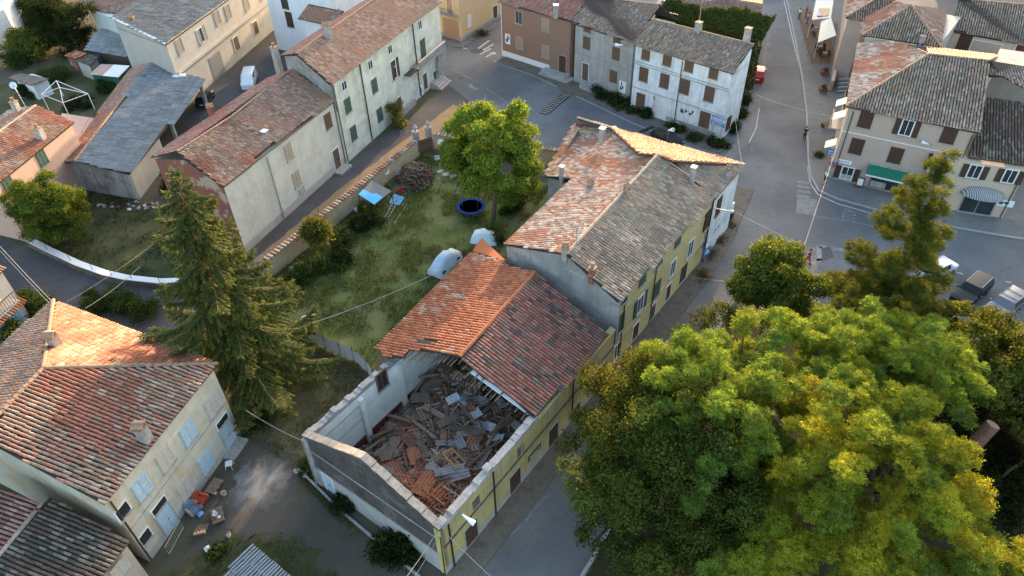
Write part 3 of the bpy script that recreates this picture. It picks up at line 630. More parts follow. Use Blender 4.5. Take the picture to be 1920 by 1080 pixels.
# ================================================================ long pale house and its lower wing, upper left
E5, R5 = 10.3, 12.2
e1, e2 = P(619, 158, E5), P(828, 3, E5); q1, q2 = P(555, 101, R5), P(700, 0, R5); p5 = Plane([e1, e2, q1, q2]); l1 = P(526, 103, E5); p5l = Plane([q1, q2, l1])
l5b = l1 + (e2 - e1) * 1.03; l5b[2] = E5
PALE = house('pale_long_house', 'long pale plaster house with green shutters, rusty downpipes and a balcony', offset_poly([e1, e2, l5b, l1], .35), E5 - .3, 'pl_house')
q3 = p5.at(786, -60); roof(PALE, [dict(poly=[q1, e1, e2, q3], pal='brownred', seed=51, length=.46), dict(poly=[q1, q3, l5b, l1], pal='red', seed=52)], ridges=[(q1, q3)], gutter=[(e1, e2)])
ft5 = offset_poly([e1, e2, l5b, l1], .35); fac5 = Fac(ft5[0], ft5[1])
gable(PALE, [np.r_[ft5[0], 6.5], np.r_[ft5[3], 6.5], np.r_[ft5[3], E5 - .2], q1 - (0, 0, .25), np.r_[ft5[0], E5 - .2]], (fac5.d[0] * .25, fac5.d[1] * .25, 0), 'render_grey')
for q in ((645, 161), (694, 122), (731, 93), (787, 47)): opening(PALE, fac5, q, .95, 1.05, 'glass', frame='white_paint', sill=None)
for q in ((652, 198), (702, 161)): opening(PALE, fac5, q, 1.05, 1.65, 'closed', 'shutter_green')
for q in ((663, 250), (712, 215)): opening(PALE, fac5, q, 1.05, 1.7, 'closed', 'shutter_green')
opening(PALE, fac5, (738, 131), 1.2, 2.4, 'half', 'wood_dark', name='balcony_door'); opening(PALE, fac5, (793, 92), 1.15, 2.5, 'closed', 'shutter_green', name='balcony_door')
for q in ((749, 197), (816, 147), (797, 152)): opening(PALE, fac5, q, 1.1, 2.2, 'door', 'wood_red', name='door')
for q in ((685, 190), (777, 85)): pipe(PALE, fac5, fac5.at(*q)[0], .2, E5 - .3, .075, 'wood_dark')
pipe(PALE, fac5, .25, .2, E5 - .5, .06)
for z in (3.3, 6.6): band(PALE, fac5, z, .1, .05, 'pl_house2')
mb = MB(); u0, z0 = fac5.at(775, 148); u1 = fac5.at(823, 104)[0]; zb = 4.6; facB_ = fac5
fac5.box(mb, (u0 + u1) / 2, zb, u1 - u0, .16, 1.2, .55); bal = mb.build('balcony', 'stone', PALE)
mb = MB(); n = int((u1 - u0) / .22)
for i in range(n): q = fac5.pt(u0 + (i + .5) * (u1 - u0) / n, zb + .08, 1.08); mb.lathe(q, [(.05, 0), (.08, .25), (.04, .55), (.06, .75)], 6)
tag(mb.build('baluster', 'concrete', bal), kind='stuff'); mb = MB(); fac5.box(mb, (u0 + u1) / 2, zb + .9, u1 - u0 + .1, .13, .25, 1.08); mb.build('handrail', 'concrete', bal)
mb = MB(); fac5.box(mb, (u0 + u1) / 2 - 4.6, zb, 2.6, .14, .9, .45); bal2 = mb.build('balcony', 'iron', PALE)
mb = MB(); 
for i in range(10): fac5.box(mb, (u0 + u1) / 2 - 5.8 + i * .26, zb + .5, .03, .95, .03, .88)
fac5.box(mb, (u0 + u1) / 2 - 4.6, zb + 1., 2.6, .05, .05, .88); mb.build('railing', 'iron', bal2)
mb = MB(); us, _ = fac5.at(818, 180)
for i in range(4): fac5.box(mb, us, .1 + i * .19, 3.2 - i * .1, .2, 1.9 - i * .4, .95 - i * .2)
mb.build('steps', 'stone', PALE)
mb = MB(); ue = fac5.L; mb.wallpoly([fac5.pt(ue - 3., 0, 0), fac5.pt(ue, 0, 0), fac5.pt(ue, 4.3, 0), fac5.pt(ue - 2.2, 4.3, 0)], (fac5.n[0] * .5, fac5.n[1] * .5, 0)); mb.build('buttress', 'render_grey', PALE)
mb = MB(); u, _ = fac5.at(762, 225); fac5.box(mb, u, .35, 4.5, .7, .5, .25); mb.build('plinth', 'render_grey', PALE)
chimney(PALE, (616, 70), R5 - .2, .75, 1.4, 'render_grey', 'tile', fac5.ang); chimney(PALE, (523, 128), 8.3, .65, 2.6, 'render_grey', 'pot', fac5.ang)
poster((789, 172), fac5, 1.2, 1.6, 'poster', 'white poster with a dark figure on the pale long house by the steps', 3)
# wing
E6, R6 = 8.1, 9.6
w1, w2, w3 = P(630, 188, E6), P(506, 271, E6), P(418, 351, E6); v1, v2, v3 = P(546, 131, R6), P(434, 219, R6), P(333, 284, R6); p6 = Plane([w1, w3, v1, v3])
lw = P(282, 294, E6); lw2 = lw + (p6.at(630, 188) - p6.at(418, 351)); lw2[2] = E6; p6l = Plane([v1, v3, lw])
WING = house("lower_wing_house", "lower white house wing with a patched red and brown roof and brown doors", offset_poly([p6.at(630, 188), p6.at(418, 351), lw, lw2], .3), E6 - .35, 'pl_house2')
roof(WING, [dict(poly=[p6.at(546, 131), p6.at(630, 188), p6.at(506, 271), p6.at(434, 219)], pal='brownred', seed=61, length=.46), dict(poly=[p6.at(434, 219), p6.at(506, 271), p6.at(418, 351), p6.at(333, 284)], pal='old', seed=62, length=.46),
            dict(poly=[v1, v3, lw, lw2], pal='red', seed=63)], ridges=[(v1, v2), (v2, v3)], gutter=[(w1, w3)])
ft6 = offset_poly([p6.at(630, 188), p6.at(418, 351), lw, lw2], .3); fac6 = Fac(ft6[1], ft6[0])
gable(WING, [np.r_[ft6[1], -.1], np.r_[ft6[2], -.1], np.r_[ft6[2], E6 - .3], np.r_[(ft6[1] + ft6[2]) / 2, R6 - .4], np.r_[ft6[1], E6 - .3]], (-fac6.d[0] * .06, -fac6.d[1] * .06, 0), 'pl_brickred')
for q, m in (((615, 227), 'wood_red'), ((541, 285), 'wood_beige'), ((556, 336), 'wood_beige')): opening(WING, fac6, q, 1.05, 1.7, 'closed', m)
u, z = fac6.at(629, 288); opening(WING, fac6, (u, 1.5), 1.2, 2.4, 'door', 'wood_red', uz=True, name='door')
mb = MB(); fac6.box(mb, u + .1, .12, 2.2, .24, 1.1, .55); mb.build('doorstep', 'stone', WING)
for q in ((512, 340), (633, 230)): pipe(WING, fac6, fac6.at(*q)[0], .15, E6 - .4, .065, 'steel')
mb = MB(); u, z = fac6.at(565, 357); fac6.box(mb, u, z, .9, .7, .12, .06); mb.build('meter_box', 'concrete', WING)
mb = MB(); fac6.box(mb, fac6.L / 2, .45, fac6.L - .1, .9, .05, .0); mb.build('plinth', 'pl_greyw', WING)
chimney(WING, (500, 262), 7.9, .5, 1.0, 'render_grey', 'white', fac6.ang); chimney(WING, (397, 213), 8.2, .5, .8, 'brick_red', 'tile', fac6.ang)
# ================================================================ grey carport roof
E7, R7 = 3.6, 4.7
g1, g2, t1, t2 = P(384, 150, E7), P(242, 327, E7), P(281, 119, R7), P(140, 302, R7); s1, s2 = P(246, 126, 3.7), P(121, 306, 3.7)
CP = thing('carport_barn', 'open sided barn with a long grey corrugated roof and a dark car beneath', 'barn', tuple((g1 + s2) / 2 * (1, 1, 0)))
plaster('pl_barn', (.42, .41, .40), (.13, .12, .115), .95)
roof(CP, [dict(poly=[t1, g1, g2, t2], pal='grey', seed=71, pitch=.33, length=.9, rise=.6, jit=.4), dict(poly=[t1, t2, s2, s1], pal='brownred', seed=72)], ridges=[(t1, t2)], th=.08)
fo = offset_poly([g1, g2, s2, s1], .35)
def wall2(root, A, B, z0, z1, mat, th=.25, name='wall'):
    A = np.array(A[:2]); B = np.array(B[:2]); d = (B - A) / np.linalg.norm(B - A); n = np.array([-d[1], d[0]]) * th
    return MB().prism([A, B, B + n, A + n], z0, z1).build(name, mat, root)
mb = MB(); mid = (fo[1] + fo[2]) / 2 + (fo[1] - fo[2]) * .22; mb.wallpoly([np.r_[fo[1], -.1], np.r_[fo[2], -.1], np.r_[fo[2], 3.5], np.r_[mid * .2 + fo[2] * .8, 4.2], np.r_[fo[1], 3.4]], tuple((fo[0] - fo[1]) / np.linalg.norm(fo[0] - fo[1]) * .25) + (0,)); mb.build('gable_wall', 'pl_barn', CP)
wall2(CP, fo[2], fo[3], -.1, 3.5, 'pl_barn', -.2, 'back_wall'); wq = fo[1] + (fo[0] - fo[1]) * .36; wall2(CP, fo[1], wq, -.1, 3.35, 'pl_greyw', .25, 'side_wall')
for t in (.52, .97, ):
    q = fo[1] + (fo[0] - fo[1]) * t; MB().box((q[0], q[1], 1.7), (.35, .35, 3.4), R_(82)).build('post', 'concrete', CP)
mb = MB(); mb.tube([np.r_[fo[1], 3.42], np.r_[fo[0], 3.42]], .1, 5); mb.build('beam', 'concrete', CP)
mb = MB(); mb.box(P(336, 142, 4.3), (1.6, .35, .3), .3); mb.build('skylight', 'lamp_white', CP)
# ================================================================ pink house at the left edge
E8 = 7.0; h1, h2 = P(139, 229, E8), P(-12, 350, E8); k1 = P(67, 198, 8.3); p8 = Plane([h1, h2, k1]); k2 = p8.at(-90, 305)
d8 = (h1 - h2) / np.linalg.norm(h1 - h2); k2 = k1 - d8 * np.linalg.norm(h1 - h2); b1, b2 = 2 * k1 - h1 - (0, 0, 2 * (k1[2] - E8) - 0), 2 * k2 - h2 - (0, 0, 2 * (k1[2] - E8)); b1[2] = b2[2] = E8
PINK = house('pink_house', 'pink rendered house with green shutters at the left edge behind the round tree', offset_poly([h1, h2, b2, b1], .3), E8 - .2, 'pl_pink')
roof(PINK, [dict(poly=[k1, h1, h2, k2], pal='old', seed=81), dict(poly=[k1, k2, b2, b1], pal='pinkish', seed=82)], ridges=[(k1, k2)], ridge_mat='ridge_pale')
ft8 = offset_poly([h1, h2, b2, b1], .3); fac8 = Fac(ft8[1], ft8[0])
mb = MB(); q = k1 - d8 * .4 - (0, 0, .25); mb.wallpoly([np.r_[ft8[0], E8 - .25], q, np.r_[ft8[3], E8 - .25]], tuple(-d8 * .2)); mb.build('gable_wall', 'pl_pink', PINK)
for q in ((79, 297), (18, 350)): opening(PINK, fac8, q, 1.15, 1.6, 'closed', 'shutter_green')
opening(PINK, fac8, (45, 392), .7, .5, 'glass'); chimney(PINK, (78, 258), 7.4, .7, 1.1, 'stone', 'pot', fac8.ang); chimney(PINK, (32, 205), 8.1, .6, .9, 'stone', 'pot', fac8.ang)
TER = house('roof_terrace', 'flat pink terrace beside the pink house carrying a bare gazebo frame', [P2(116, 212, 3.2), P2(180, 222, 3.2), P2(138, 300, 3.2), P2(95, 290, 3.2)], 3.2, 'pl_pink', 'terrace')
mb = MB(); tq = [P(116, 212, 3.2), P(180, 222, 3.2), P(138, 300, 3.2)]
for A, B in zip(tq, tq[1:]):
    for zz in (.5, .95): mb.tube([A + (0, 0, zz), B + (0, 0, zz)], .02, 4)
    for t in (0, .5, 1): mb.tube([A * (1 - t) + B * t, A * (1 - t) + B * t + (0, 0, 1)], .025, 4)
mb.build('railing', 'iron', TER)
GZ = thing('gazebo_frame', 'bare white metal gazebo frame standing on the pink terrace', 'gazebo', tuple(P(135, 215, 3.2)))
gz = [P(92, 206, 3.3), P(119, 180, 3.3), P(178, 205, 3.3), P(132, 222, 3.3)]
gt = [q + (0, 0, 2.1) for q in gz]; ap = sum(gt) / 4 + (0, 0, .7)
for A, B in zip(gz, gt): MB().tube([A, B], .045, 5).build('leg', 'white_paint', GZ)
for i in range(4): MB().tube([gt[i], gt[(i + 1) % 4]], .04, 5).build('rail', 'white_paint', GZ); MB().tube([gt[i], ap], .04, 5).build('rafter', 'white_paint', GZ)
# ================================================================ grey building, sheds and houses, top left
e9, e9b = P(310, 83, 8.7), P(425, 0, 8.7); d9 = (e9b - e9) / np.linalg.norm(e9b - e9); u9 = P(207, 33, 9.7); e9b = e9 + d9 * 30; u9b = u9 + d9 * 30
GREY = house('grey_workshop', 'grey two storey workshop with a corrugated roof and a large grey double gate', offset_poly([e9, e9b, u9b * (1, 1, 1), u9], .25), 8.35, 'pl_greyw')
roof(GREY, [dict(poly=[e9, e9b, u9b, u9], pal='greybrown', seed=91, pitch=.36, length=.9, rise=.6, jit=.4)], th=.1, gutter=[(e9, e9b)])
ft9 = offset_poly([e9, e9b, u9b, u9], .25); fac9 = Fac(ft9[0], ft9[1])
mb = MB(); mb.wallpoly([np.r_[ft9[0], 8.2], np.r_[ft9[3], 8.2], np.r_[ft9[3], 9.3], np.r_[ft9[0], 8.3]], tuple(d9 * .2)); mb.build('gable_wall', 'pl_greyw', GREY)
mb = MB(); mb.slab([e9 + (0, 0, .14), u9 + (0, 0, .14), u9 + d9 * .25 + (0, 0, .14), e9 + d9 * .25 + (0, 0, .14)], .25); mb.build('verge', 'white_paint', GREY)
for q in ((337, 86), (407, 33), (427, 22), (462, 8), (490, -12)): opening(GREY, fac9, q, 1.3, 1.8, 'roller', 'wood_grey', frame='pl_greyw')
opening(GREY, fac9, (376, 67), 1.3, 1.9, 'half', 'wood_grey'); 
for q in ((443, 81), (479, 52)): opening(GREY, fac9, q, 1.5, 1.9, 'boarded', 'wood_dark', name='window')
u, z = fac9.at(407, 122); opening(GREY, fac9, (u, 1.7), 3.2, 3.3, 'garage', 'steel', uz=True, name='gate')
band(GREY, fac9, 4.6, .3, .5, 'pl_greyw'); chimney(GREY, (251, 44), 9.1, .4, .8, 'brick_red', 'pot')
VAN_Q = (467, 148)
BH = house('mint_house', 'house with a mint green wall and red tile roof behind the grey workshop', [P2(170, 20, 6), P2(245, 45, 6), P2(290, -20, 6), P2(230, -40, 6)], 6, 'pl_mint')
roof(BH, [dict(poly=[P(138, 12, 6.2), P(240, 28, 6.2), P(300, -30, 7.2), P(190, -30, 7.2)], pal='brownred', seed=92)])
MS = house('metal_roof_shed', 'lean-to shed with a ribbed metal roof and slate blue doors', [P2(165, 92, 2.8), P2(238, 105, 2.8), P2(245, 66, 2.8), P2(190, 60, 2.8)], 2.7, 'gutter', 'shed')
roof(MS, [dict(poly=[P(159, 91, 2.8), P(240, 107, 2.8), P(246, 62, 3.6), P(183, 56, 3.6)], pal='grey', seed=93, pitch=.34, length=.8, rise=.42)], th=.06)
plain('slate_blue', (.10, .14, .2), .7); fms = Fac(P(168, 125), P(243, 138)); opening(MS, fms, (1.8, 1.2), 2.6, 2.2, 'garage', 'slate_blue', uz=True, name='door')
RS = house('red_shed', 'narrow brick shed with a bright red roof by the dark evergreen', [P2(126, 106, 2.4), P2(142, 112, 2.4), P2(160, 102, 2.4), P2(145, 96, 2.4)], 2.4, 'pl_brickred', 'shed')
roof(RS, [dict(poly=[P(122, 105, 2.5), P(143, 111, 2.5), P(165, 100, 2.7), P(144, 94, 2.7)], pal='orange', seed=94)], th=.06)
MO = house('mossy_shed', 'little shed with a mossy grey roof next to the red shed', [P2(145, 115, 2.2), P2(168, 124, 2.2), P2(182, 110, 2.2), P2(164, 104, 2.2)], 2.2, 'pl_greyw', 'shed')
roof(MO, [dict(poly=[P(142, 113, 2.3), P(169, 124, 2.3), P(184, 107, 2.5), P(162, 101, 2.5)], pal='dark', seed=95)], th=.06)
plain('green_metal', (.02, .10, .07), .6); plain('roof_white', (.72, .73, .74), .6, var=.05); plain('roof_rose', (.42, .28, .24), .8, var=.1)
GS = house('green_shed', 'dark green metal shed with a roof half white and half dull pink', [P2(172, 139, 2.2), P2(221, 144, 2.2), P2(240, 124, 2.2), P2(190, 121, 2.2)], 2.2, 'green_metal', 'shed')
MB().slab([P(168, 139, 2.35), P(192, 141.5, 2.35), P(213, 121, 2.5), P(189, 120, 2.5)], .06).build('roof', 'roof_rose', GS); MB().slab([P(192.4, 141.5, 2.36), P(222, 144.5, 2.36), P(243, 123, 2.5), P(213.4, 121, 2.5)], .06).build('roof', 'roof_white', GS)
WS = house('white_shed', 'small whitewashed shed with a dark flat roof among the shrubs', [P2(30, 148, 2.3), P2(60, 158, 2.3), P2(88, 147, 2.3), P2(60, 138, 2.3)], 2.3, 'pl_light', 'shed')
MB().slab([P(14, 145, 2.45), P(58, 160, 2.4), P(92, 147, 2.5), P(38, 137, 2.5)], .1).build('roof', 'mortar_dark', WS)
bwA, bwB = P2(522, 92), P2(640, 120); bwd = (bwB - bwA) / np.linalg.norm(bwB - bwA); bwn = np.array([-bwd[1], bwd[0]])
BW = house('bluish_white_house', 'bluish white house with dark shutters standing behind the pale long house', [bwA, bwB, bwB + bwn * 10, bwA + bwn * 10], 10.6, 'pl_light')
fbw = Fac(bwA, bwB); bz = 10.8
roof(BW, [dict(poly=[np.r_[bwA - bwn * .4 - bwd * .4, bz], np.r_[bwB - bwn * .4 + bwd * .4, bz], np.r_[bwB + bwn * 5 + bwd * .4, bz + 1.6], np.r_[bwA + bwn * 5 - bwd * .4, bz + 1.6]], pal='brownred', seed=96), dict(poly=[np.r_[bwA + bwn * 10.4 - bwd * .4, bz], np.r_[bwB + bwn * 10.4 + bwd * .4, bz], np.r_[bwB + bwn * 5 + bwd * .4, bz + 1.6], np.r_[bwA + bwn * 5 - bwd * .4, bz + 1.6]], pal='brownred', seed=98)])
for q in ((543, 37), (533, 2)): opening(BW, fbw, q, 1.2, 2.2, 'closed', 'iron')
ub_ = fbw.at(592, 22)[0]; mb = MB(); mb.prism([fbw.pt(ub_ - .6, 0)[:2], fbw.pt(ub_ + 5, 0)[:2], fbw.pt(ub_ + 5, 0, 2.2)[:2], fbw.pt(ub_ - .6, 0, 2.2)[:2]], -.1, 6.9); mb.build('porch_wall', 'pl_light', BW)
Wl, cl, *_r = tiles([fbw.pt(ub_ - 1.1, 8.2, .02), fbw.pt(ub_ + 5.4, 8.2, .02), fbw.pt(ub_ + 5.4, 7.0, 2.7), fbw.pt(ub_ - 1.1, 7.0, 2.7)], pal='brownred', seed=99); MB().slab([fbw.pt(ub_ - 1.1, 8.17, .02), fbw.pt(ub_ + 5.4, 8.17, .02), fbw.pt(ub_ + 5.4, 6.97, 2.7), fbw.pt(ub_ - 1.1, 6.97, 2.7)], .12).build('porch_roof', 'roof_base', BW); tag(link('porch_tiles', tiles_mesh('porch_tiles', [Wl], [cl], tuple(BW.location)), BW), kind='stuff')
LW = house('white_house_far_left', 'white gable wall of a house in the top left corner', [P2(-40, 90, 3), P2(28, 60, 3), P2(110, -60, 3), P2(-60, -60, 3)], 6.5, 'pl_light')
roof(LW, [dict(poly=[P(-60, 20, 6.6), P(20, -20, 7.6), P(60, -80, 7.6), P(-80, -60, 6.6)], pal='brownred', seed=97)])
# ================================================================ row of houses along the top street
plaster('pl_tanwall', (.55, .43, .25), (.40, .33, .22), .35)
cA, cL, cR = P2(866, 78), P2(815, 63), P2(955, 22)
TAN = house('tan_house', 'tan plastered house with a striped garage door and a small balcony at the junction', [cL, cA, cR, cR + (cL - cA)], 8.5, 'pl_tanwall')
fL, fR = Fac(cL, cA), Fac(cA, cR)
u, z = fL.at(843, 50); opening(TAN, fL, (fL.L - 2.1, 1.55), 3.2, 3.0, 'garage', 'roller', uz=True, name='garage_door')
plain('stripe_white', (.66, .60, .58), .6)
opening(TAN, fR, (880, 40), .9, 1.9, 'roller', 'stripe_white'); opening(TAN, fR, (928, 22), 1.3, 1.9, 'boarded', 'wood_dark', name='window')
mb = MB(); fL.box(mb, fL.L - 2.2, 3.9, 3.6, .15, 1.1, .5); ba = mb.build('balcony', 'stone', TAN)
mb = MB(); 
for i in range(14): fL.box(mb, fL.L - 3.9 + i * .26, 4.4, .03, .9, .03, 1.0)
fL.box(mb, fL.L - 2.2, 4.9, 3.5, .05, .05, 1.0); mb.build('railing', 'iron', ba); opening(TAN, fL, (fL.L - 2.0, 5.2), 1.2, 2.3, 'roller', 'roller', uz=True)
mb = MB(); fL.box(mb, fL.L / 2, .3, fL.L, .6, .06); fR.box(mb, fR.L / 2, .3, fR.L, .6, .06); tag(mb.build('plinth', 'render_grey', TAN), kind='stuff')
band(TAN, fR, 4.2, .15, .04, 'pl_tan')
def row_house(name, label, px_e1, px_e2, z, px_r1, px_r2, rz, mat, pal, seed, depth=None, back=True, **kw):
    a1, a2, r1_, r2_ = P(*px_e1, z), P(*px_e2, z), P(*px_r1, rz), P(*px_r2, rz); d = (a2 - a1) * (1, 1, 0); d /= np.linalg.norm(d); nn = np.array([-d[1], d[0], 0]); w_ = np.dot(r1_ - a1, nn)
    pl = Plane([a1, a2, r1_, r2_]); k1_, k2_ = a1 + nn * (w_ * (2 if back else 1)), a2 + nn * (w_ * (2 if back else 1))
    h = house(name, label, offset_poly([a1, a2, k2_, k1_], .28), z - .3, mat)
    fs = [dict(poly=[r1_, a1, a2, r2_], pal=pal, seed=seed, **kw)]
    if back: k1_[2] = k2_[2] = z; fs.append(dict(poly=[r1_, r2_, k2_, k1_], pal=pal, seed=seed + 1, **kw))
    roof(h, fs, ridges=[(r1_, r2_)], gutter=[(a1, a2)])
    ft = offset_poly([a1, a2, k2_, k1_], .28)
    if back:
        for i, j in ((0, 3), (1, 2)):
            rr_ = (r1_, r2_)[i]; gable(h, [np.r_[ft[i], z - .35], np.r_[(ft[i] + ft[j]) / 2, rz - .3], np.r_[ft[j], z - .35]], tuple(d * (.15 if i == 0 else -.15)), mat)
    return h, Fac(ft[0], ft[1]), ft
BR, fbr, _ = row_house('brick_house', 'dark red brick house with beige roller blinds on the top street', (934, 2), (1075, 41), 8.1, (965, -50), (1101, -4), 9.8, 'brick_wall', 'red', 101)
for q, st in (((973, 33), 'half'), ((1023, 47), 'roller'), ((974, 80), 'roller'), ((1023, 97), 'roller')): opening(BR, fbr, q, 1.25, 1.75, st if st != 'half' else 'glass', 'roller', frame='stone')
u, z = fbr.at(1055, 112); opening(BR, fbr, (u, 1.6), 1.25, 2.6, 'door', 'wood_dark', uz=True, name='door', frame='stone')
mb = MB(); fbr.box(mb, fbr.L * .35, .45, fbr.L * .69, .9, .08); mb.build('plinth', 'white_paint', BR); pipe(BR, fbr, fbr.L - .15, .2, 7.8); pipe(BR, fbr, .05, .2, 7.8, .06, 'white_paint'); chimney(BR, (1042, 22), 8.9, .6, .9, 'render_grey', 'white')
mb = MB(); fbr.box(mb, fbr.L * .82, .25, fbr.L * .34, .5, 1.4, .7); fbr.box(mb, fbr.L * .82 + .4, .1, fbr.L * .34 + .8, .2, 2.0, .95); mb.build('steps', 'concrete', BR)
poster((952, 73), fbr, .95, 1.5, 'poster', 'white poster with a blue grey figure on the brick house', 5)
GR, fgr, _ = row_house('grey_plaster_house', 'grey stained plaster house with boarded windows between the brick and white houses', (1074, 43), (1190, 80), 8.2, (1104, -6), (1238, 9), 10.0, 'pl_grey', 'brown', 103)
for q, h in (((1101, 54), .9), ((1157, 75), .9)): opening(GR, fgr, q, 1.0, h, 'closed', 'wood_mid')
for q in ((1100, 81), (1155, 101), (1150, 144)): opening(GR, fgr, q, 1.05, 1.6, 'closed', 'wood_mid')
u, z = fgr.at(1098, 129); opening(GR, fgr, (u, 2.0), 1.1, 2.4, 'door', 'wood_red', uz=True, name='door'); band(GR, fgr, 4.3, .12, .05, 'render_grey')
mb = MB()
for i in range(6): fgr.box(mb, u + .3 + i * .42, .4 - i * .06, .44, .8 - i * .13, 1.3, .65)
mb.build('steps', 'concrete', GR)
poster((1167, 163), fgr, 1.1, 1.6, 'poster', 'white poster with a blue figure on the grey plaster house', 8)
WH, fwh, ftw = row_house('white_house', 'white plaster house with brown shutters and graffiti on the street corner', (1187, 83), (1375, 138), 8.7, (1221, 36), (1413, 84), 10.2, 'pl_white', 'brown', 105, back=False)
for q in ((1211, 103), (1251, 114), (1292, 125), (1338, 138)): opening(WH, fwh, q, 1.05, 1.2, 'closed', 'wood_mid')
for q in ((1207, 140), (1246, 152), (1284, 163), (1330, 177)): opening(WH, fwh, q, 1.15, 1.75, 'closed', 'wood_red')
opening(WH, fwh, (1201, 189), 1.15, 1.9, 'closed', 'wood_red'); opening(WH, fwh, (1321, 225), 1.25, 2.0, 'closed', 'wood_red'); opening(WH, fwh, (1239, 207), 1.7, 2.6, 'door', 'white_paint', name='door'); opening(WH, fwh, (1267, 232), .6, .4, 'boarded', 'iron', name='vent', sill=None)
for z in (3.2, 6.3, 6.6): band(WH, fwh, z, .1, .05, 'pl_grey')
facWe = Fac(ftw[1], ftw[2]); mb = MB(); mb.wallpoly([np.r_[ftw[1], 8.2], np.r_[ftw[2], 8.2], np.r_[ftw[2], 9.95], np.r_[ftw[1], 8.4]], tuple(-fwh.d * .15) + (0,)); mb.build('gable_wall', 'pl_white', WH)
opening(WH, facWe, (1.6, 1.6), .9, 1.7, 'closed', 'wood_dark', uz=True); pipe(WH, fwh, fwh.at(1273, 170)[0], .2, 8.3)
mb = MB(); rr = random.Random(11); u, z = fwh.at(1287, 210)
for i in range(22): fwh.box(mb, u + rr.uniform(-.85, .85), z + rr.uniform(-.3, .3), rr.uniform(.06, .25), rr.uniform(.08, .4), .01, .006 + i * .0007)
mb.build('graffiti', 'poster_dark', WH)
mb = MB(); fwh.box(mb, fwh.L * .55, .4, fwh.L * .8, .8, .04, .002); mb.build('plinth', 'pl_grey', WH)
for q, h in (((1308, 62), 1.3), ((1399, 78), 1.6)): chimney(WH, q, 9.9, .65, h, 'concrete', 'flat', fwh.ang)
AN = thing('tv_antenna', 'thin metal television antenna on the white house roof', 'antenna', tuple(P(1310, 46, 10.2))); q = P(1310, 46, 10.2)
MB().tube([q, q + (0, 0, 4.6)], .035, 5).build('mast', 'steel', AN)
for k, zz in ((1.3, 4.3), (.9, 3.4), (1.1, 3.0)):
    mb = MB(); mb.tube([q + (-k, .3, zz), q + (k, -.3, zz)], .025, 4)
    for t in (-.8, -.4, 0, .4, .8): mb.tube([q + (t * k - .1, -t * .3 - .35, zz), q + (t * k + .1, -t * .3 + .35, zz)], .015, 4)
    mb.build('boom', 'steel', AN)
nb = np.array([-fwh.d[1], fwh.d[0]]); i0, i1, i2, i3 = P2(1236, 34, 7.6), P2(1421, 72, 7.4), P2(1430, -16, 7.4), P2(1250, -50, 7.6)
IVY = house('ivy_house', 'house smothered in dark ivy behind the white house', [i0, i1, i2, i3], 7.2, 'pl_greyw')
im0, im1 = np.r_[(i0 + i3) / 2, 8.6], np.r_[(i1 + i2) / 2, 8.6]
roof(IVY, [dict(poly=[np.r_[i0, 7.3], np.r_[i1, 7.3], im1, im0], pal='brownred', seed=107), dict(poly=[im1, im0, np.r_[i3, 7.3], np.r_[i2, 7.3]], pal='red', seed=108)])
WA = house('white_annex', 'small white annex tucked between the grey plaster house and the ivy', [P2(1232, 14, 7), P2(1256, 20, 7), P2(1262, -20, 7), P2(1240, -24, 7)], 8.2, 'pl_light', 'annex')
# ================================================================ houses on the right
E16, R16 = 8.8, 11.0
a1, a2, a3, pk, pr = P(1586, 199, E16), P(1839, 249, E16), P(1608, 82, E16), P(1741, 102, R16), P(1855, 114, R16)
pF = Plane([a1, a2, pk, pr]); pLf = Plane([a1, a3, pk]); l2, l3 = pLf.at(1679, 77), pLf.at(1721, 93)
bk1, bk2 = P(1735, 86, 9.6), P(1872, 106, 9.6)
BEI = house('beige_corner_house', 'beige three storey corner house with dark brown shutters and a green shop awning', offset_poly([a1, a2, a2 + (a3 - a1), a3], .3), E16 - .3, 'pl_beige')
roof(BEI, [dict(poly=[pk, pF.at(1586, 199), pF.at(1839, 249), pF.at(1855, 114)], pal='brown', seed=111, length=.46), dict(poly=[pk, a1, a3, l2, l3], pal='pinkish', seed=112), dict(poly=[pk, pr, bk2, bk1], pal='pale', seed=113)],
     ridges=[(pk, a1), (pk, pr), (l3, pk)], gutter=[(a1, a2)])
ft16 = offset_poly([a1, a2, a2 + (a3 - a1), a3], .3); fac16 = Fac(ft16[0], ft16[1]); fac16l = Fac(ft16[3], ft16[0])
mb = MB(); mb.wallpoly([np.r_[ft16[1], 6], np.r_[ft16[1] + (ft16[2] - ft16[1]) * .55, 6], pF.at(1855, 114) - (0, 0, .2), np.r_[ft16[1], E16 - .3]], tuple(-fac16.d * .2) + (0,)); mb.build('gable_wall', 'pl_beige', BEI)
for q in ((1623, 225), (1779, 254), (1606, 275), (1679, 292), (1750, 305)): opening(BEI, fac16, q, 1.2, 1.75, 'closed', 'wood_dark', sill='stone')
opening(BEI, fac16, (1700, 240), 1.1, 1.7, 'open', 'wood_dark', label='open window with white frame and dark shutters'); opening(BEI, fac16, (1588, 325), 1.2, 1.5, 'open', 'wood_dark')
u, z = fac16.at(1655, 352); opening(BEI, fac16, (u, 1.55), 2.8, 2.6, 'glass', frame='wood_red', uz=True, name='shop_window')
u2, z2 = fac16.at(1663, 322); mb = MB(); A = fac16.pt(u2 - 1.9, z2 + .5, .05); B = fac16.pt(u2 + 1.9, z2 + .5, .05); mb.slab([A, B, fac16.pt(u2 + 1.9, z2 - .15, 1.2), fac16.pt(u2 - 1.9, z2 - .15, 1.2)], .04); aw = mb.build('awning', 'green_cloth', BEI)
mb = MB(); fac16.box(mb, u2, z2 - .24, 3.8, .18, .03, 1.21); mb.build('valance', 'white_paint', aw); mb = MB(); fac16.box(mb, u2, z2 + .58, 4., .14, .16, .1); mb.build('awning_case', 'concrete', aw)
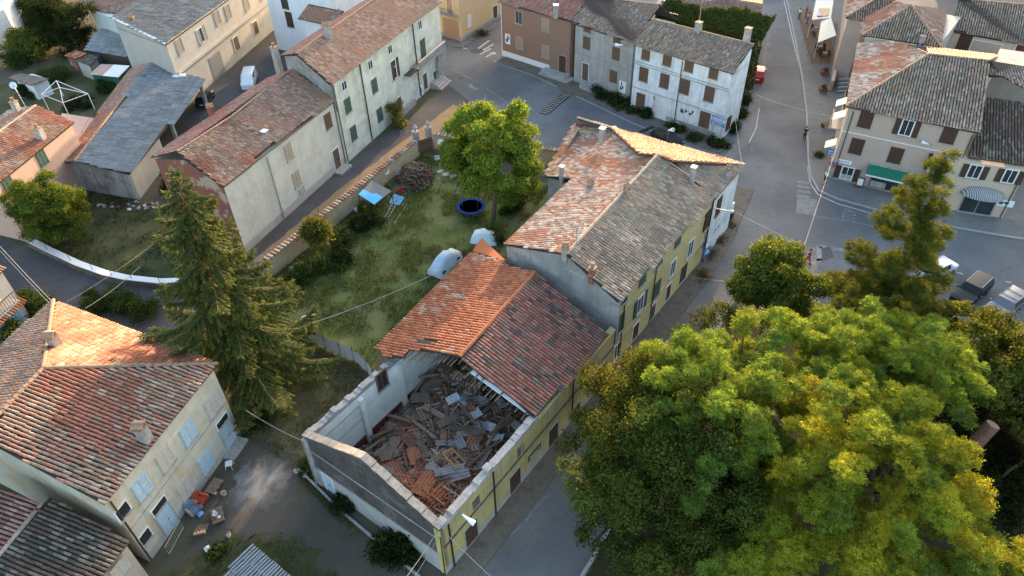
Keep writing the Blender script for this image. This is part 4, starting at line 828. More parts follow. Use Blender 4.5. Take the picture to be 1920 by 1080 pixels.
band(BEI, fac16, 5.9, .09, .04, 'white_paint'); band(BEI, fac16, .5, 1.0, .05, 'pl_plinth', u1=fac16.L * .5, name='plinth')
for q in ((1594, 230), (1812, 280)): pipe(BEI, fac16, fac16.at(*q)[0], .2, 8.3)
mb = MB(); u, z = fac16.at(1583, 303); fac16.box(mb, u, z, 1.5, .4, .05, .03); mb.build('street_name_plate', 'lamp_white', BEI); mb = MB()
for i in range(5): fac16.box(mb, u - .45 + i * .22, z, .13, .14, .012, .063)
mb.build('plate_lettering', 'blue_sign', BEI)
bl = MB(); u = fac16l.L - 3.2; fac16l.box(bl, u, 5.0, 2.6, .15, 1.2, .6); bo = bl.build('balcony', 'stone', BEI)
mb = MB()
for i in range(10): fac16l.box(mb, u - 1.25 + i * .28, 5.5, .03, .95, .03, 1.15)
fac16l.box(mb, u, 6.0, 2.6, .05, .05, 1.15); mb.build('railing', 'iron', bo)
for uu, zz in ((fac16l.L - 1.6, 7.2), (fac16l.L - 1.9, 3.6), (fac16l.L - 5.5, 6.9)):
    mb = MB(); mb.slab([fac16l.pt(uu - .8, zz, .05), fac16l.pt(uu + .8, zz, .05), fac16l.pt(uu + .8, zz - .6, 1.1), fac16l.pt(uu - .8, zz - .6, 1.1)], .04); mb.build('awning', 'cream_cloth', BEI)
for uu in (3, 6, 9): opening(BEI, fac16l, (uu, 4.8), 1.1, 1.8, 'closed', 'wood_dark', uz=True)
z9 = 9.6
m1, m2, m3, mk = P(1617, 66, z9), P(1764, 88, z9), P(1775, 17, z9), P(1708, 10, 12.0); ml = P(1619, 37, z9); 
MID = house('hip_roof_house', 'house with a pyramid tile roof behind the beige corner house', offset_poly([m1, m2, m2 + (P(1678, 3, z9) - m1) * .9, P(1678, 3, z9)], .3), z9 - .3, 'pl_greyw')
roof(MID, [dict(poly=[mk, m1, m2], pal='brown', seed=121), dict(poly=[mk, m2, m3], pal='brownred', seed=122), dict(poly=[mk, P(1680, 2, 11.7), P(1619, 37, 9.9), m1], pal='pinkish', seed=123)], ridges=[(mk, m1), (mk, m2)])
mb = MB(); q = P(1735, 57, 10.4); mb.box(q, (2.6, .2, .15), -.1); mb.build('ladder_beam', 'coping_warm', MID); chimney(MID, (1728, 76), 9.9, .5, .5, 'render_grey', 'flat')
o1, o2_, o3 = P(1586, 33, 8.6), P(1619, 38, 8.6), P(1643, -2, 10.3)
OLD = house('cafe_house', 'tall beige house with a curved balcony above the cafe terrace', [P2(1590, 34, 8.4), P2(1622, 39, 8.4), P2(1690, -40, 8.4), P2(1600, -60, 8.4)], 8.4, 'pl_beige')
roof(OLD, [dict(poly=[o1, o2_, P(1681, -2, 10.3), o3], pal='brown', seed=124), dict(poly=[o1, o3, P(1650, -40, 10.3), P(1596, -40, 8.6)], pal='pinkish', seed=125)], ridges=[(o1, o3)])
fol = Fac(P2(1600, -60, 8.4), P2(1590, 34, 8.4))
uo, zo = fol.at(1565, 52); mb = MB(); pts = [fol.pt(uo + t, 4.6, 0)[:2] for t in (-4, 2.2)] + [fol.pt(uo + t, 4.6, y)[:2] for t, y in ((2.2, .8), (1.6, 1.4), (.6, 1.7), (-4, 1.7))]
mb.prism(pts, 4.5, 4.65); bo = mb.build('balcony', 'stone', OLD); mb = MB()
for A, B in zip(pts[2:], pts[3:]):
    n = max(2, int(np.linalg.norm(B - A) / .3))
    for i in range(n): q = A + (B - A) * i / n; mb.tube([np.r_[q, 4.65], np.r_[q, 5.6]], .025, 4)
    mb.tube([np.r_[A, 5.6], np.r_[B, 5.6]], .035, 4)
mb.build('railing', 'iron', bo)
PS = house('passage_wall_building', 'low beige wing with a stepped entrance between the cafe and the corner house', [P2(1590, 70, 5), P2(1606, 78, 5), P2(1640, 30, 5), P2(1622, 25, 5)], 5, 'pl_beige', 'building')
YE, fye, _ = row_house('yellow_house_far_right', 'yellow house with a dark tile roof in the top right corner', (1775, 56), (1925, 83), 8.2, (1798, -2), (1950, 12), 10.4, 'pl_tan', 'brown', 131)
opening(YE, fye, (1808, 79), 1.3, 2.0, 'closed', 'wood_dark'); opening(YE, fye, (1846, 94), 3.2, 2.0, 'boarded', 'pl_beige', name='recess', sill=None); opening(YE, fye, (1916, 102), 1.8, 2.2, 'boarded', 'dado_red', name='door')
v_1, v_2 = P(1816, 294, 6.1), P(1935, 311, 6.1); v_3, v_4 = P(1847, 181, 8.6), P(1960, 197, 8.6)
d19 = (v_2 - v_1) / np.linalg.norm(v_2 - v_1); fe = P(1893, 419); fcor = P2(1927, 316, 6.0)
SID = house('low_side_house', 'lower cream house with brown shutters and a striped oval awning at the right edge', [fcor - d19[:2] * 8.3, fcor, fcor + (v_4 - v_2)[:2], fcor + (v_4 - v_2)[:2] - d19[:2] * 8.3], 5.8, 'pl_tan')
roof(SID, [dict(poly=[v_3, v_1, v_2, v_4], pal='dark', seed=141, length=.46)], gutter=[(v_1, v_2)])
f19 = Fac(fcor - d19[:2] * 8.3, fcor)
for q in ((1827, 322), (1893, 331)): opening(SID, f19, q, 1.1, 1.45, 'open', 'wood_dark')
u, z = f19.at(1830, 390); opening(SID, f19, (u, 1.2), 3.0, 2.1, 'glass', frame='concrete', uz=True, name='shop_window'); 
mb = MB(); za = 2.95; K = 9; V = []; Fq = []
for i in range(K + 1):
    t = -1 + 2 * i / K; hgt_ = .95 * math.sqrt(max(0, 1 - t * t)) + .02
    for j in range(5):
        ph = j / 4 * math.pi / 2; V.append(f19.pt(u + t * 2.1, za - .55 + hgt_ * math.sin(ph) * 1.0, .05 + hgt_ * 1.25 * math.cos(ph)))
for i in range(K):
    for j in range(4): Fq.append((i * 5 + j, (i + 1) * 5 + j, (i + 1) * 5 + j + 1, i * 5 + j + 1))
def stripe_mat():
    m, nd, lk, bs = new_mat('stripes'); wv = nd.new('ShaderNodeTexWave'); wv.inputs['Scale'].default_value = 1.9; lk.new(posvec(nd), wv.inputs[0]); lk.new(ramp(nd, lk, wv.outputs['Fac'], [(.45, (.12, .12, .13)), (.55, (.42, .41, .41))]), bs.inputs['Base Color']); bs.inputs['Roughness'].default_value = .9
stripe_mat(); mb.add(V, Fq); mb.build('awning', 'stripes', SID)
pipe(SID, f19, f19.L - .2, .2, 5.6); poster((1884, 381), f19, 1.6, .75, 'shop_sign', 'white shop sign with a dark emblem on the low cream house at right', 12)
STR = house('white_gable_strip', 'white gable end with a brown tile verge above the low cream house', [P2(1850, 165, 7), P2(1960, 190, 7), P2(1960, 140, 7), P2(1860, 125, 7)], 9.2, 'pl_greyw')
roof(STR, [dict(poly=[P(1846, 143, 9.4), P(1880, 142, 9.8), P(1960, 185, 9.4), P(1960, 130, 9.9), P(1856, 113, 10.4)], pal='brown', seed=142)])
# house at the far left edge with the blue garage door
plain('garage_blue', (.22, .36, .52), .6); 
gB_, gA_ = P2(63, 603), P2(-40, 702); gd_ = (gB_ - gA_) / np.linalg.norm(gB_ - gA_); gn_ = np.array([-gd_[1], gd_[0]])
HG = house('roadside_house', 'white roadside house with a balcony and a pale blue garage door at the left edge', [gA_, gB_, gB_ + gn_ * 8, gA_ + gn_ * 8], 6.2, 'pl_greyw')
roof(HG, [dict(poly=[np.r_[gA_ - gn_ * .4, 6.2], np.r_[gB_ - gn_ * .4 + gd_ * .3, 6.2], np.r_[gB_ + gn_ * 4 + gd_ * .3, 7.6], np.r_[gA_ + gn_ * 4, 7.6]], pal='brownred', seed=151), dict(poly=[np.r_[gA_ + gn_ * 8.4, 6.2], np.r_[gB_ + gn_ * 8.4 + gd_ * .3, 6.2], np.r_[gB_ + gn_ * 4 + gd_ * .3, 7.6], np.r_[gA_ + gn_ * 4, 7.6]], pal='brownred', seed=152)])
fg2 = Fac(gA_, gB_); opening(HG, fg2, (fg2.L - 1.9, 1.2), 2.6, 2.2, 'garage', 'garage_blue', uz=True, name='garage_door'); opening(HG, fg2, (fg2.L - 2.2, 4.6), 1.3, 1.5, 'glass', uz=True)
mb = MB(); fg2.box(mb, fg2.L - 2.6, 3.45, 3.8, .14, 1.1, .5); gb_ = mb.build('balcony', 'stone', HG); mb = MB()
for i in range(15): fg2.box(mb, fg2.L - 4.4 + i * .26, 4.0, .03, .95, .03, 1.0)
fg2.box(mb, fg2.L - 2.6, 4.5, 3.7, .05, .05, 1.0); mb.build('railing', 'iron', gb_)
Wl, cl, *_r = tiles([fg2.pt(fg2.L - 3.8, 2.95, .0), fg2.pt(fg2.L + .1, 2.95, .0), fg2.pt(fg2.L + .1, 2.6, .7), fg2.pt(fg2.L - 3.8, 2.6, .7)], pal='orange', seed=150); tag(link('canopy_tiles', tiles_mesh('canopy_tiles', [Wl], [cl], tuple(HG.location)), HG), kind='stuff')
# ================================================================ the ground
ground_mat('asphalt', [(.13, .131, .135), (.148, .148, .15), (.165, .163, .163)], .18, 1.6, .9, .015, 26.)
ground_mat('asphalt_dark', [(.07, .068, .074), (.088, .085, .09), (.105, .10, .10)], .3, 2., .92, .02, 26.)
ground_mat('earth', [(.085, .07, .05), (.12, .10, .07), (.07, .075, .04)], .12, 1.2, 1, .05, 14.)
ground_mat('lawn_grass', [(.065, .105, .026), (.092, .128, .034), (.17, .16, .08)], .28, .8, 1, .06, 20.)
ground_mat('dry_grass', [(.085, .085, .036), (.14, .118, .065), (.19, .155, .09)], .25, 1.3, 1, .06, 20.)
ground_mat('dark_lawn', [(.042, .062, .02), (.065, .075, .03), (.11, .095, .055)], .3, 1.4, 1, .06, 20.)
ground_mat('gravel', [(.085, .073, .062), (.105, .09, .077), (.085, .08, .05)], .28, 1.8, 1, .05, 24.)
ground_mat('sunlit_dirt', [(.27, .175, .10), (.31, .205, .12), (.22, .155, .10)], .5, 2.5, 1, .03, 20.)
ground_mat('paving', [(.17, .165, .155), (.20, .195, .185), (.15, .145, .135)], .6, 3., .9, .015, 18.)
ground_mat('verge_dirt', [(.145, .125, .105), (.18, .155, .13), (.115, .095, .07)], .7, 3.2, 1, .04, 20.)
ground_mat('white_dust', [(.34, .34, .33), (.26, .255, .25), (.20, .195, .19)], .5, 2.6, 1, .02, 20.)
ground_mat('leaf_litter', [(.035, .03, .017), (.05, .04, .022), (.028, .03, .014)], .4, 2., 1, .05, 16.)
plain('line_paint', (.40, .40, .395), .8, var=.25, scale=3.); plain('kerb', (.30, .295, .285), .9, var=.2, scale=3)
plain('line_worn', (.195, .195, .196), .85, var=.3, scale=2.2)
GZL = [0]
def weather(name):
    m = MATS[name]; nd, lk = m.node_tree.nodes, m.node_tree.links; bs = nd['Principled BSDF']; src = bs.inputs['Base Color'].links[0].from_socket; v = posvec(nd)
    n1 = noise(nd, lk, v, .33, 5, .55); n2 = noise(nd, lk, v, .09, 2, .5); n4 = noise(nd, lk, v, 1.1, 6, .75)
    k = ramp(nd, lk, n1, [(.49, 1.), (.4955, .8), (.4995, .8), (.505, 1.)]); b = ramp(nd, lk, n2, [(.4, (.86, .86, .87)), (.6, (1.14, 1.13, 1.12))]); st = ramp(nd, lk, n4, [(.56, 1.), (.74, .74)])
    lk.new(mix(nd, lk, 1., mix(nd, lk, 1., mix(nd, lk, 1., src, k, 'MULTIPLY'), b, 'MULTIPLY'), st, 'MULTIPLY'), bs.inputs['Base Color'])
weather('asphalt'); weather('asphalt_dark'); weather('paving')
def jitter(poly, step, amp, seed):
    g = random.Random(seed); out = []
    for i in range(len(poly)):
        A, B = np.array(poly[i][:2]), np.array(poly[(i + 1) % len(poly)][:2]); L_ = np.linalg.norm(B - A); n = max(1, int(L_ / step)); nn = np.array([-(B - A)[1], (B - A)[0]]) / max(L_, 1e-6)
        for k in range(n): out.append(A + (B - A) * k / n + nn * (g.uniform(-amp, amp) if k else 0))
    return out
def sheet(name, px, mat, z, amp=0., step=1., seed=1, kind='structure', label=None, world=False):
    poly = [np.array(q) for q in px] if world else [P2(*q) for q in px]
    if amp: poly = jitter(poly, step, amp, seed)
    n = len(poly); a = sum(poly[i][0] * poly[(i + 1) % n][1] - poly[(i + 1) % n][0] * poly[i][1] for i in range(n))
    if a < 0: poly = poly[::-1]
    o = MB().add([(q[0], q[1], z) for q in poly], [tuple(range(n))]).build(name, mat); return tag(o, label, kind=kind)
tag(MB().add([(-3000, -3000, 0), (3000, -3000, 0), (3000, 3000, 0), (-3000, 3000, 0)], [(0, 1, 2, 3)]).build('ground', 'earth'), kind='structure')
fd = facY.d; fn = facY.n
road_px = [(480, 1500), (838, 1085), (1080, 780), (1290, 470), (1240, 330), (1060, 285), (850, 262), (800, 262), (780, 245), (840, 190), (846, 165), (760, 60), (600, -140), (1700, -250), (2100, -100), (2600, 420), (2400, 700), (1900, 650), (1600, 640), (1380, 560), (1115, 1040), (940, 1500)]
sheet('road', road_px, 'asphalt', .004)
alley = [(-200, 330), (52, 470), (300, 548), (430, 520), (535, 412), (650, 308), (846, 163), (880, 190), (800, 258), (780, 275), (505, 497), (450, 590), (330, 640), (120, 600), (-40, 700), (-300, 600)]
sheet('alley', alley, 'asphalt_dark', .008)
sheet('sunlit_dirt_strip', [(503, 492), (470, 492), (640, 352), (760, 262), (850, 196), (872, 205), (800, 262), (782, 276)], 'sunlit_dirt', .012, .12, .8, 3)  # tan dirt, with sunlight on this half of the alley painted into its colour
sheet('lawn', [(505, 497), (783, 285), (852, 300), (1040, 345), (1030, 420), (948, 480), (880, 480), (716, 660), (692, 700), (575, 640), (470, 580)], 'lawn_grass', .012, .2, .8, 4)
sheet('dry_meadow', [(470, 580), (575, 640), (692, 705), (572, 830), (590, 900), (470, 830), (440, 760), (410, 690), (420, 620)], 'dry_grass', .008, .3, .8, 5)
sheet('yard', [(455, 815), (560, 850), (605, 920), (840, 1085), (700, 1260), (300, 1260), (270, 1090), (296, 1055), (435, 850)], 'gravel', .016, .3, .8, 6)
sheet('yard_grass', [(300, 1075), (440, 1000), (560, 1000), (640, 1090), (560, 1250), (250, 1250)], 'dark_lawn', .02, .8, .7, 7)
def dusty(name, px, r, base, seed):
    m, nd, lk, bs = new_mat(name); v = posvec(nd); c = P(*px); d = nd.new('ShaderNodeVectorMath'); d.operation = 'DISTANCE'; lk.new(v, d.inputs[0]); d.inputs[1].default_value = tuple(c)
    mr = nd.new('ShaderNodeMapRange'); mr.inputs[1].default_value = 0; mr.inputs[2].default_value = r; mr.inputs[3].default_value = 1.05; mr.inputs[4].default_value = 0; lk.new(d.outputs['Value'], mr.inputs[0])
    n1 = noise(nd, lk, v, .9, 6, .7); ad = nd.new('ShaderNodeMath'); ad.operation = 'MULTIPLY'; lk.new(mr.outputs[0], ad.inputs[0]); lk.new(n1, ad.inputs[1])
    n3 = noise(nd, lk, v, 24., 3, .7); g0 = ramp(nd, lk, n3, [(.3, tuple(q * .65 for q in base)), (.7, tuple(q * 1.25 for q in base))]); g1 = ramp(nd, lk, n3, [(.3, (.19, .187, .18)), (.7, (.31, .305, .295))])
    lk.new(mix(nd, lk, ramp(nd, lk, ad.outputs[0], [(.2, 0.), (.46, .9)]), g0, g1), bs.inputs['Base Color']); bs.inputs['Roughness'].default_value = 1; bump(nd, lk, bs, n3, .6, .05)
dusty('dusty_gravel', (484, 905), 4.0, (.095, .083, .07), 1)
sheet('dust_patch', [(520, 830), (560, 870), (560, 930), (520, 990), (470, 1010), (425, 990), (428, 930), (450, 870), (480, 835)], 'dusty_gravel', .02, .35, .35, 8)
sheet('garden', [(62, 466), (308, 545), (425, 515), (425, 420), (262, 376), (140, 345), (95, 400)], 'dark_lawn', .012, .1, 1, 9)
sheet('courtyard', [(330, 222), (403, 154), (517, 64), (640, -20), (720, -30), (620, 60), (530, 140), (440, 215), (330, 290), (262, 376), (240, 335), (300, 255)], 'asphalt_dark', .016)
sheet('back_garden', [(-200, 150), (0, 160), (100, 120), (160, 90), (240, 140), (180, 230), (90, 230), (-200, 330)], 'dark_lawn', .012, .2, 1, 10)
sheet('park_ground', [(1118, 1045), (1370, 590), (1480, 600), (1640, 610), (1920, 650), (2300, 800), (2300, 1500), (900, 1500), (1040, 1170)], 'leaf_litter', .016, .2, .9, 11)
# pavement under the yellow facades, then kerbs
def strip(name, pts, w0, w1, z0, z1, mat, kind='structure'):
    mb = MB(); pts = [np.array(q[:2], float) for q in pts]; Lf, Rt = [], []
    for i, q in enumerate(pts):
        d = pts[min(i + 1, len(pts) - 1)] - pts[max(i - 1, 0)]; d /= np.linalg.norm(d); n = np.array([-d[1], d[0]]); Lf.append(q + n * w0); Rt.append(q + n * w1)
    n = len(pts); V = [np.r_[q, z1] for q in Lf] + [np.r_[q, z1] for q in Rt] + [np.r_[q, z0] for q in Lf] + [np.r_[q, z0] for q in Rt]
    Fs = []
    for i in range(n - 1): Fs += [(i, i + 1, n + i + 1, n + i), (2 * n + i, i, n * 0 + i + 1 - 1, 2 * n + i)[:0] or (2 * n + i, 2 * n + i + 1, i + 1, i), (n + i, n + i + 1, 3 * n + i + 1, 3 * n + i)]
    Fs += [(0, n, 3 * n, 2 * n), (n - 1, 3 * n - 1, 4 * n - 1, 2 * n - 1)]
    mb.add(V, Fs); return tag(mb.build(name, mat), kind=kind)
strip('sidewalk', [facY.pt(-6, 0), facY.pt(facY.L * .5, 0), facY.pt(facY.L + .5, 0)], 0, -1.7, 0, .12, 'verge_dirt')
we = [P2(1303, 512), P2(1345, 440), P2(1385, 352)]; strip('sidewalk', we, .4, -1.6, 0, .11, 'verge_dirt')
kerbpx = [(1455, -40), (1476, 0), (1493, 80), (1506, 150), (1514, 215), (1517, 300), (1521, 330), (1536, 358), (1570, 373), (1640, 392), (1720, 412), (1800, 428), (1905, 446), (1925, 448)]
kp = [P2(*q) for q in kerbpx]
sheet('sidewalk', [kerbpx[i] for i in range(len(kerbpx))] + [(1960, 430), (1900, 400), (1700, 330), (1620, 240), (1650, 100), (1640, -60)], 'paving', .12)
strip('kerb_stone', kp, .0, -.22, 0, .126, 'kerb')
tk = [P2(*q) for q in ((930, 116), (1032, 152), (1060, 175), (1090, 182), (1180, 215), (1280, 262), (1350, 288))]; strip('sidewalk', tk, 3.5, 0, 0, .1, 'verge_dirt')
strip('sidewalk', [P2(*q) for q in ((810, 72), (848, 88), (868, 90), (890, 76), (960, 34))], 1.3, 0, 0, .12, 'paving')
strip('kerb_stone', [P2(1090, 1082), P2(1116, 1040), P2(1180, 920), P2(1260, 780)], .12, -.12, 0, .12, 'kerb')
sheet('tarmac_patch', [(1350, 300), (1385, 260), (1400, 190), (1428, 120), (1440, 60), (1445, 60), (1425, 200), (1405, 260), (1370, 310)], 'paving', .012, .1, 1, 31)
# painted markings
def line(pts, w_=.14, z=.0085, mat='line_paint', dash=None, name='road_line'):
    pts = [P2(*q) for q in pts]; mb = MB()
    for A, B in zip(pts, pts[1:]):
        L_ = np.linalg.norm(B - A); d = (B - A) / L_; n = np.array([-d[1], d[0]]) * w_ / 2
        segs = [(0, L_)] if not dash else [(t, min(t + dash[0], L_)) for t in np.arange(0, L_, sum(dash))]
        for s0, s1_ in segs: p0, p1 = A + d * s0, A + d * s1_; mb.add([np.r_[p0 + n, z], np.r_[p0 - n, z], np.r_[p1 - n, z], np.r_[p1 + n, z]], [(0, 1, 2, 3)])
    return tag(mb.build(name, mat), kind='structure')
line([(1470, 0), (1486, 72), (1500, 130), (1511, 180)]); line([(1516, 193), (1518, 250), (1516, 300), (1515, 318), (1520, 345), (1534, 365), (1570, 382), (1640, 402), (1678, 413)], .16)
line([(1785, 426), (1898, 446)], .16); line([(925, 114), (1000, 142), (1060, 170), (1180, 228), (1300, 278), (1330, 290)], .12)
line([(1427, 150), (1424, 200), (1418, 240), (1404, 268)], .14); line([(1410, 275), (1409, 310)], .12, mat='line_worn', dash=(1, 1)); line([(890, 1062), (985, 978), (1030, 922)], .1, mat='line_worn')
line([(1508, 340), (1506, 375)], 1.4, mat='line_worn', dash=(.5, .45), name='crossing'); line([(1513, 372), (1511, 402)], 2.0, mat='line_worn', name='stop_bar')
line([(1512, 402), (1640, 424)], .1, mat='line_worn'); line([(1536, 490), (1536, 462), (1590, 470)], .5, mat='line_worn'); line([(1520, 495), (1536, 486), (1552, 492)], .3, mat='line_worn')
line([(870, 205), (912, 184)], .12); line([(845, 129), (884, 148)], .14, mat='line_worn'); line([(908, 163), (940, 185), (960, 200)], .12, mat='line_worn'); line([(863, 88), (876, 92)], .3); line([(868, 85), (893, 74)], .2)
for q0, q1 in (((897, 91), (917, 76)), ((901, 97), (925, 83)), ((900, 102), (920, 91)), ((911, 107), (922, 101))): line([q0, q1], .35, name='crossing_stripe')
line([(880, 158), (884, 163), (896, 168)], .6, mat='line_worn', name='worn_symbol')
for i, (q0, q1) in enumerate((((874, 203), (880, 199)), ((880, 204), (888, 197)), ((886, 202), (893, 195)))): line([q0, q1], .3, mat='line_worn', name='worn_symbol')
def road_text(txt, px0, px1, size, name='road_lettering'):
    c = bpy.data.curves.new(name, 'FONT'); c.body = txt; c.size = size; c.extrude = .001; c.align_x = 'CENTER'; c.materials.append(MATS['line_worn'])
    o = link(name, c); A, B = P2(*px0), P2(*px1); m = (A + B) / 2; o.location = (m[0], m[1], .0095); o.rotation_euler = (0, 0, math.atan2(*(B - A)[::-1])); o.scale = (1, 2., 1); return tag(o, kind='structure')
road_text('STOP', (1602, 424), (1608, 388), .95)
line([(1792, 510), (1806, 514)], .18); line([(1858, 522), (1866, 523)], .18); line([(1886, 528), (1896, 530)], .15)
def disc(px, r, mat, name, z=.0095):
    c = P2(*px); tag(MB().add([(c[0] + r * math.cos(t), c[1] + r * math.sin(t), z) for t in np.linspace(0, 2 * math.pi, 15)[:-1]], [tuple(range(14))]).build(name, mat), kind='structure')
disc((894, 96), 1.0, 'asphalt_dark', 'tarmac_repair'); disc((925, 100), .45, 'line_paint', 'paint_spot'); disc((864, 147), .35, 'iron', 'drain_cover'); disc((1895, 416), .3, 'iron', 'drain_cover', .125)
sheet('manhole_patch', [(1540, 466), (1556, 462), (1564, 482), (1542, 490)], 'asphalt_dark', .012)
# speed bumps
def bump_thing(A, B, w_, label, n):
    A, B = P(*A), P(*B); r = thing('speed_bump', label, 'speed bump', tuple((A + B) / 2)); d = (B - A)[:2]; L_ = np.linalg.norm(d); ang = math.atan2(d[1], d[0]); r.rotation_euler = (0, 0, ang)
    mb = MB(); mb.prism([(-L_ / 2, -w_ / 2), (L_ / 2, -w_ / 2), (L_ / 2, w_ / 2), (-L_ / 2, w_ / 2)], 0, .03); mb.box((0, 0, .04), (L_ - .1, w_ * .8, .03)); link('base', mb.mesh('base', 'black'), r)
    for i in range(n):
        for j in (-1, 0, 1) if n > 4 else (): 
            o = link('pad', cached('pad', lambda: MB().box((0, 0, 0), (.28, .26, .02)).mesh('pad', 'coping_warm')), r); o.location = (-L_ / 2 + (i + .5) * L_ / n, j * w_ * .29, .062)
bump_thing((1019, 214), (1062, 178), 1.3, 'black rubber speed bump with rows of yellow pads across the top street', 11)
bump_thing((1200, 248), (1225, 238), .5, 'dark narrow rubber strip across the street above the tall yellow house', 1)
# garden wall with tile coping, gate and fence wall
def coped_wall(A, B, z, th, label, name, mat, tile_mats, step=.46):
    A, B = np.array(A[:2]), np.array(B[:2]); d = (B - A); L_ = np.linalg.norm(d); d /= L_; n = np.array([-d[1], d[0]])
    r = thing(name, label, 'wall', tuple(np.r_[(A + B) / 2, 0])); MB().prism([A + n * th / 2, B + n * th / 2, B - n * th / 2, A - n * th / 2], -.1, z).build('wall', mat, r)
    def tm():
        v = []
        for y, zz in ((-.36, -.05), (.36, -.05)): v += [(math.cos(t) * .15, y, zz + math.sin(t) * .12) for t in np.linspace(math.pi, 0, 6)]
        me = bpy.data.meshes.new('coping_tile'); me.from_pydata(v, [], [(i, i + 1, 7 + i, 6 + i) for i in range(5)] + [tuple(range(5, -1, -1)), tuple(range(6, 12))]); me.materials.append(MATS['tile_single']); return me
    me = cached('coping', tm); k = int(L_ / step); g = random.Random(3)
    MB().prism([A + n * .3, B + n * .3, B - n * .3, A - n * .3], z, z + .05).build('bed', 'black', r)
    for i in range(k):
        q = A + d * (i + .5) * L_ / k; o = link('coping_tile', me, r); o.location = Vector(np.r_[q, z + .1]) - r.location; o.rotation_euler = (0, 0, math.atan2(d[1], d[0]) + g.uniform(-.05, .05)); c = g.choice([(.30, .19, .13), (.36, .26, .19), (.24, .13, .09), (.42, .32, .24)]); o.color = (*c, 1)
    return r
plaster('pl_gardenwall', (.48, .37, .22), (.27, .23, .18), .7, (.40, .37, .32), pa=.6)
gwA, gwB = P(497, 487, 2.2), P(779, 263, 2.2)
coped_wall(gwA, gwB, 2.1, .35, 'long ochre garden wall along the alley with a coping of upright roof tiles', 'garden_wall', 'pl_gardenwall', None)
coped_wall(P(812, 250, 2.0), P(1050, 282, 2.0), 1.95, .3, 'short garden wall with tile coping between the gate and the tall yellow house', 'street_wall', 'pl_gardenwall', None)
for q, s in (((783, 282), 'left gate pier topped by a stone urn at the garden gate'), ((806, 274), 'right gate pier topped by a stone urn at the garden gate')):
    b_ = P(*q); r = thing('gate_pier', s, 'gate pier', tuple(b_)); MB().box(b_ + (0, 0, 1.25), (.6, .6, 2.5), .6).build('shaft', 'render_grey', r); MB().box(b_ + (0, 0, 2.55), (.75, .75, .12), .6).build('cap', 'stone', r)
    MB().lathe(b_ + (0, 0, 2.6), [(.18, 0), (.1, .12), (.26, .32), (.3, .5), (.2, .62), (.12, .8), (.02, .9)], 10).build('urn', 'stone', r)
A, B = P2(788, 292), P2(812, 284); GT = thing('garden_gate', 'brown wooden double gate between the two urn topped piers', 'gate', tuple(np.r_[(A + B) / 2, 0])); gf = Fac(A, B)
for i in range(8): mb = MB(); gf.box(mb, (i + .5) * gf.L / 8, 1.0, gf.L / 8 * .94, 2.0, .06); mb.build('board', 'wood_mid', GT)
mb = MB(); gf.box(mb, gf.L / 2, .4, gf.L, .12, .05, .05); gf.box(mb, gf.L / 2, 1.6, gf.L, .12, .05, .05); tag(mb.build('rail', 'wood_dark', GT), kind='stuff')
# low wall round the small garden by the alley, with rods
lwpx = [(60, 462), (95, 480), (150, 506), (200, 524), (240, 533), (305, 540), (360, 538)]
LWp = [P2(*q) for q in lwpx]; LWr = thing('low_wall', 'low white topped wall curving round the dark garden beside the left alley', 'wall', tuple(np.r_[LWp[2], 0]))
def strip_part(root, name, pts, w0, w1, z0, z1, mat):
    o = strip(name, pts, w0, w1, z0, z1, mat); del o['kind']; off = Vector(root.location); o.parent = root; o.location = -off; return o
strip_part(LWr, 'wall', LWp, .25, -.2, -.05, .75, 'mortar_dark'); strip_part(LWr, 'coping', LWp, .45, -.25, .75, .83, 'white_paint')
for t in np.linspace(.2, len(LWp) - 1.2, 8):
    i = int(t); q = LWp[i] + (LWp[i + 1] - LWp[i]) * (t - i); MB().tube([np.r_[q, .8], np.r_[q, 1.5]], .03, 5).build('rod', 'green_metal', LWr)
# sheeted fence in the garden
FE = [P2(582, 636), P2(612, 655), P2(640, 668), P2(665, 678), P2(690, 700), P2(703, 718)]
FR = thing('sheeted_fence', 'temporary fence of pale grey sheeting between the lawn and the collapsed hall', 'fence', tuple(np.r_[FE[2], 0])); plain('sheeting', (.52, .53, .55), .8, var=.08)
for A, B in zip(FE, FE[1:]):
    f_l = Fac(A, B); mb = MB(); V = []; K = 6
    for i in range(K + 1):
        for zz in (0.1, .9, 1.65): V.append(f_l.pt(f_l.L * i / K, zz, .05 * math.sin(i * 1.9 + zz * 3)))
    mb.add(V, [(i * 3 + j, (i + 1) * 3 + j, (i + 1) * 3 + j + 1, i * 3 + j + 1) for i in range(K) for j in range(2)]); mb.build('panel', 'sheeting', FR)
for q in FE: MB().tube([np.r_[q, 0], np.r_[q, 1.8]], .035, 5).build('post', 'iron', FR)
# low concrete edging by the yard
strip('edging', [P2(560, 880), P2(640, 960), P2(700, 1010), P2(790, 1085)], .08, -.08, 0, .18, 'concrete', 'structure'); 
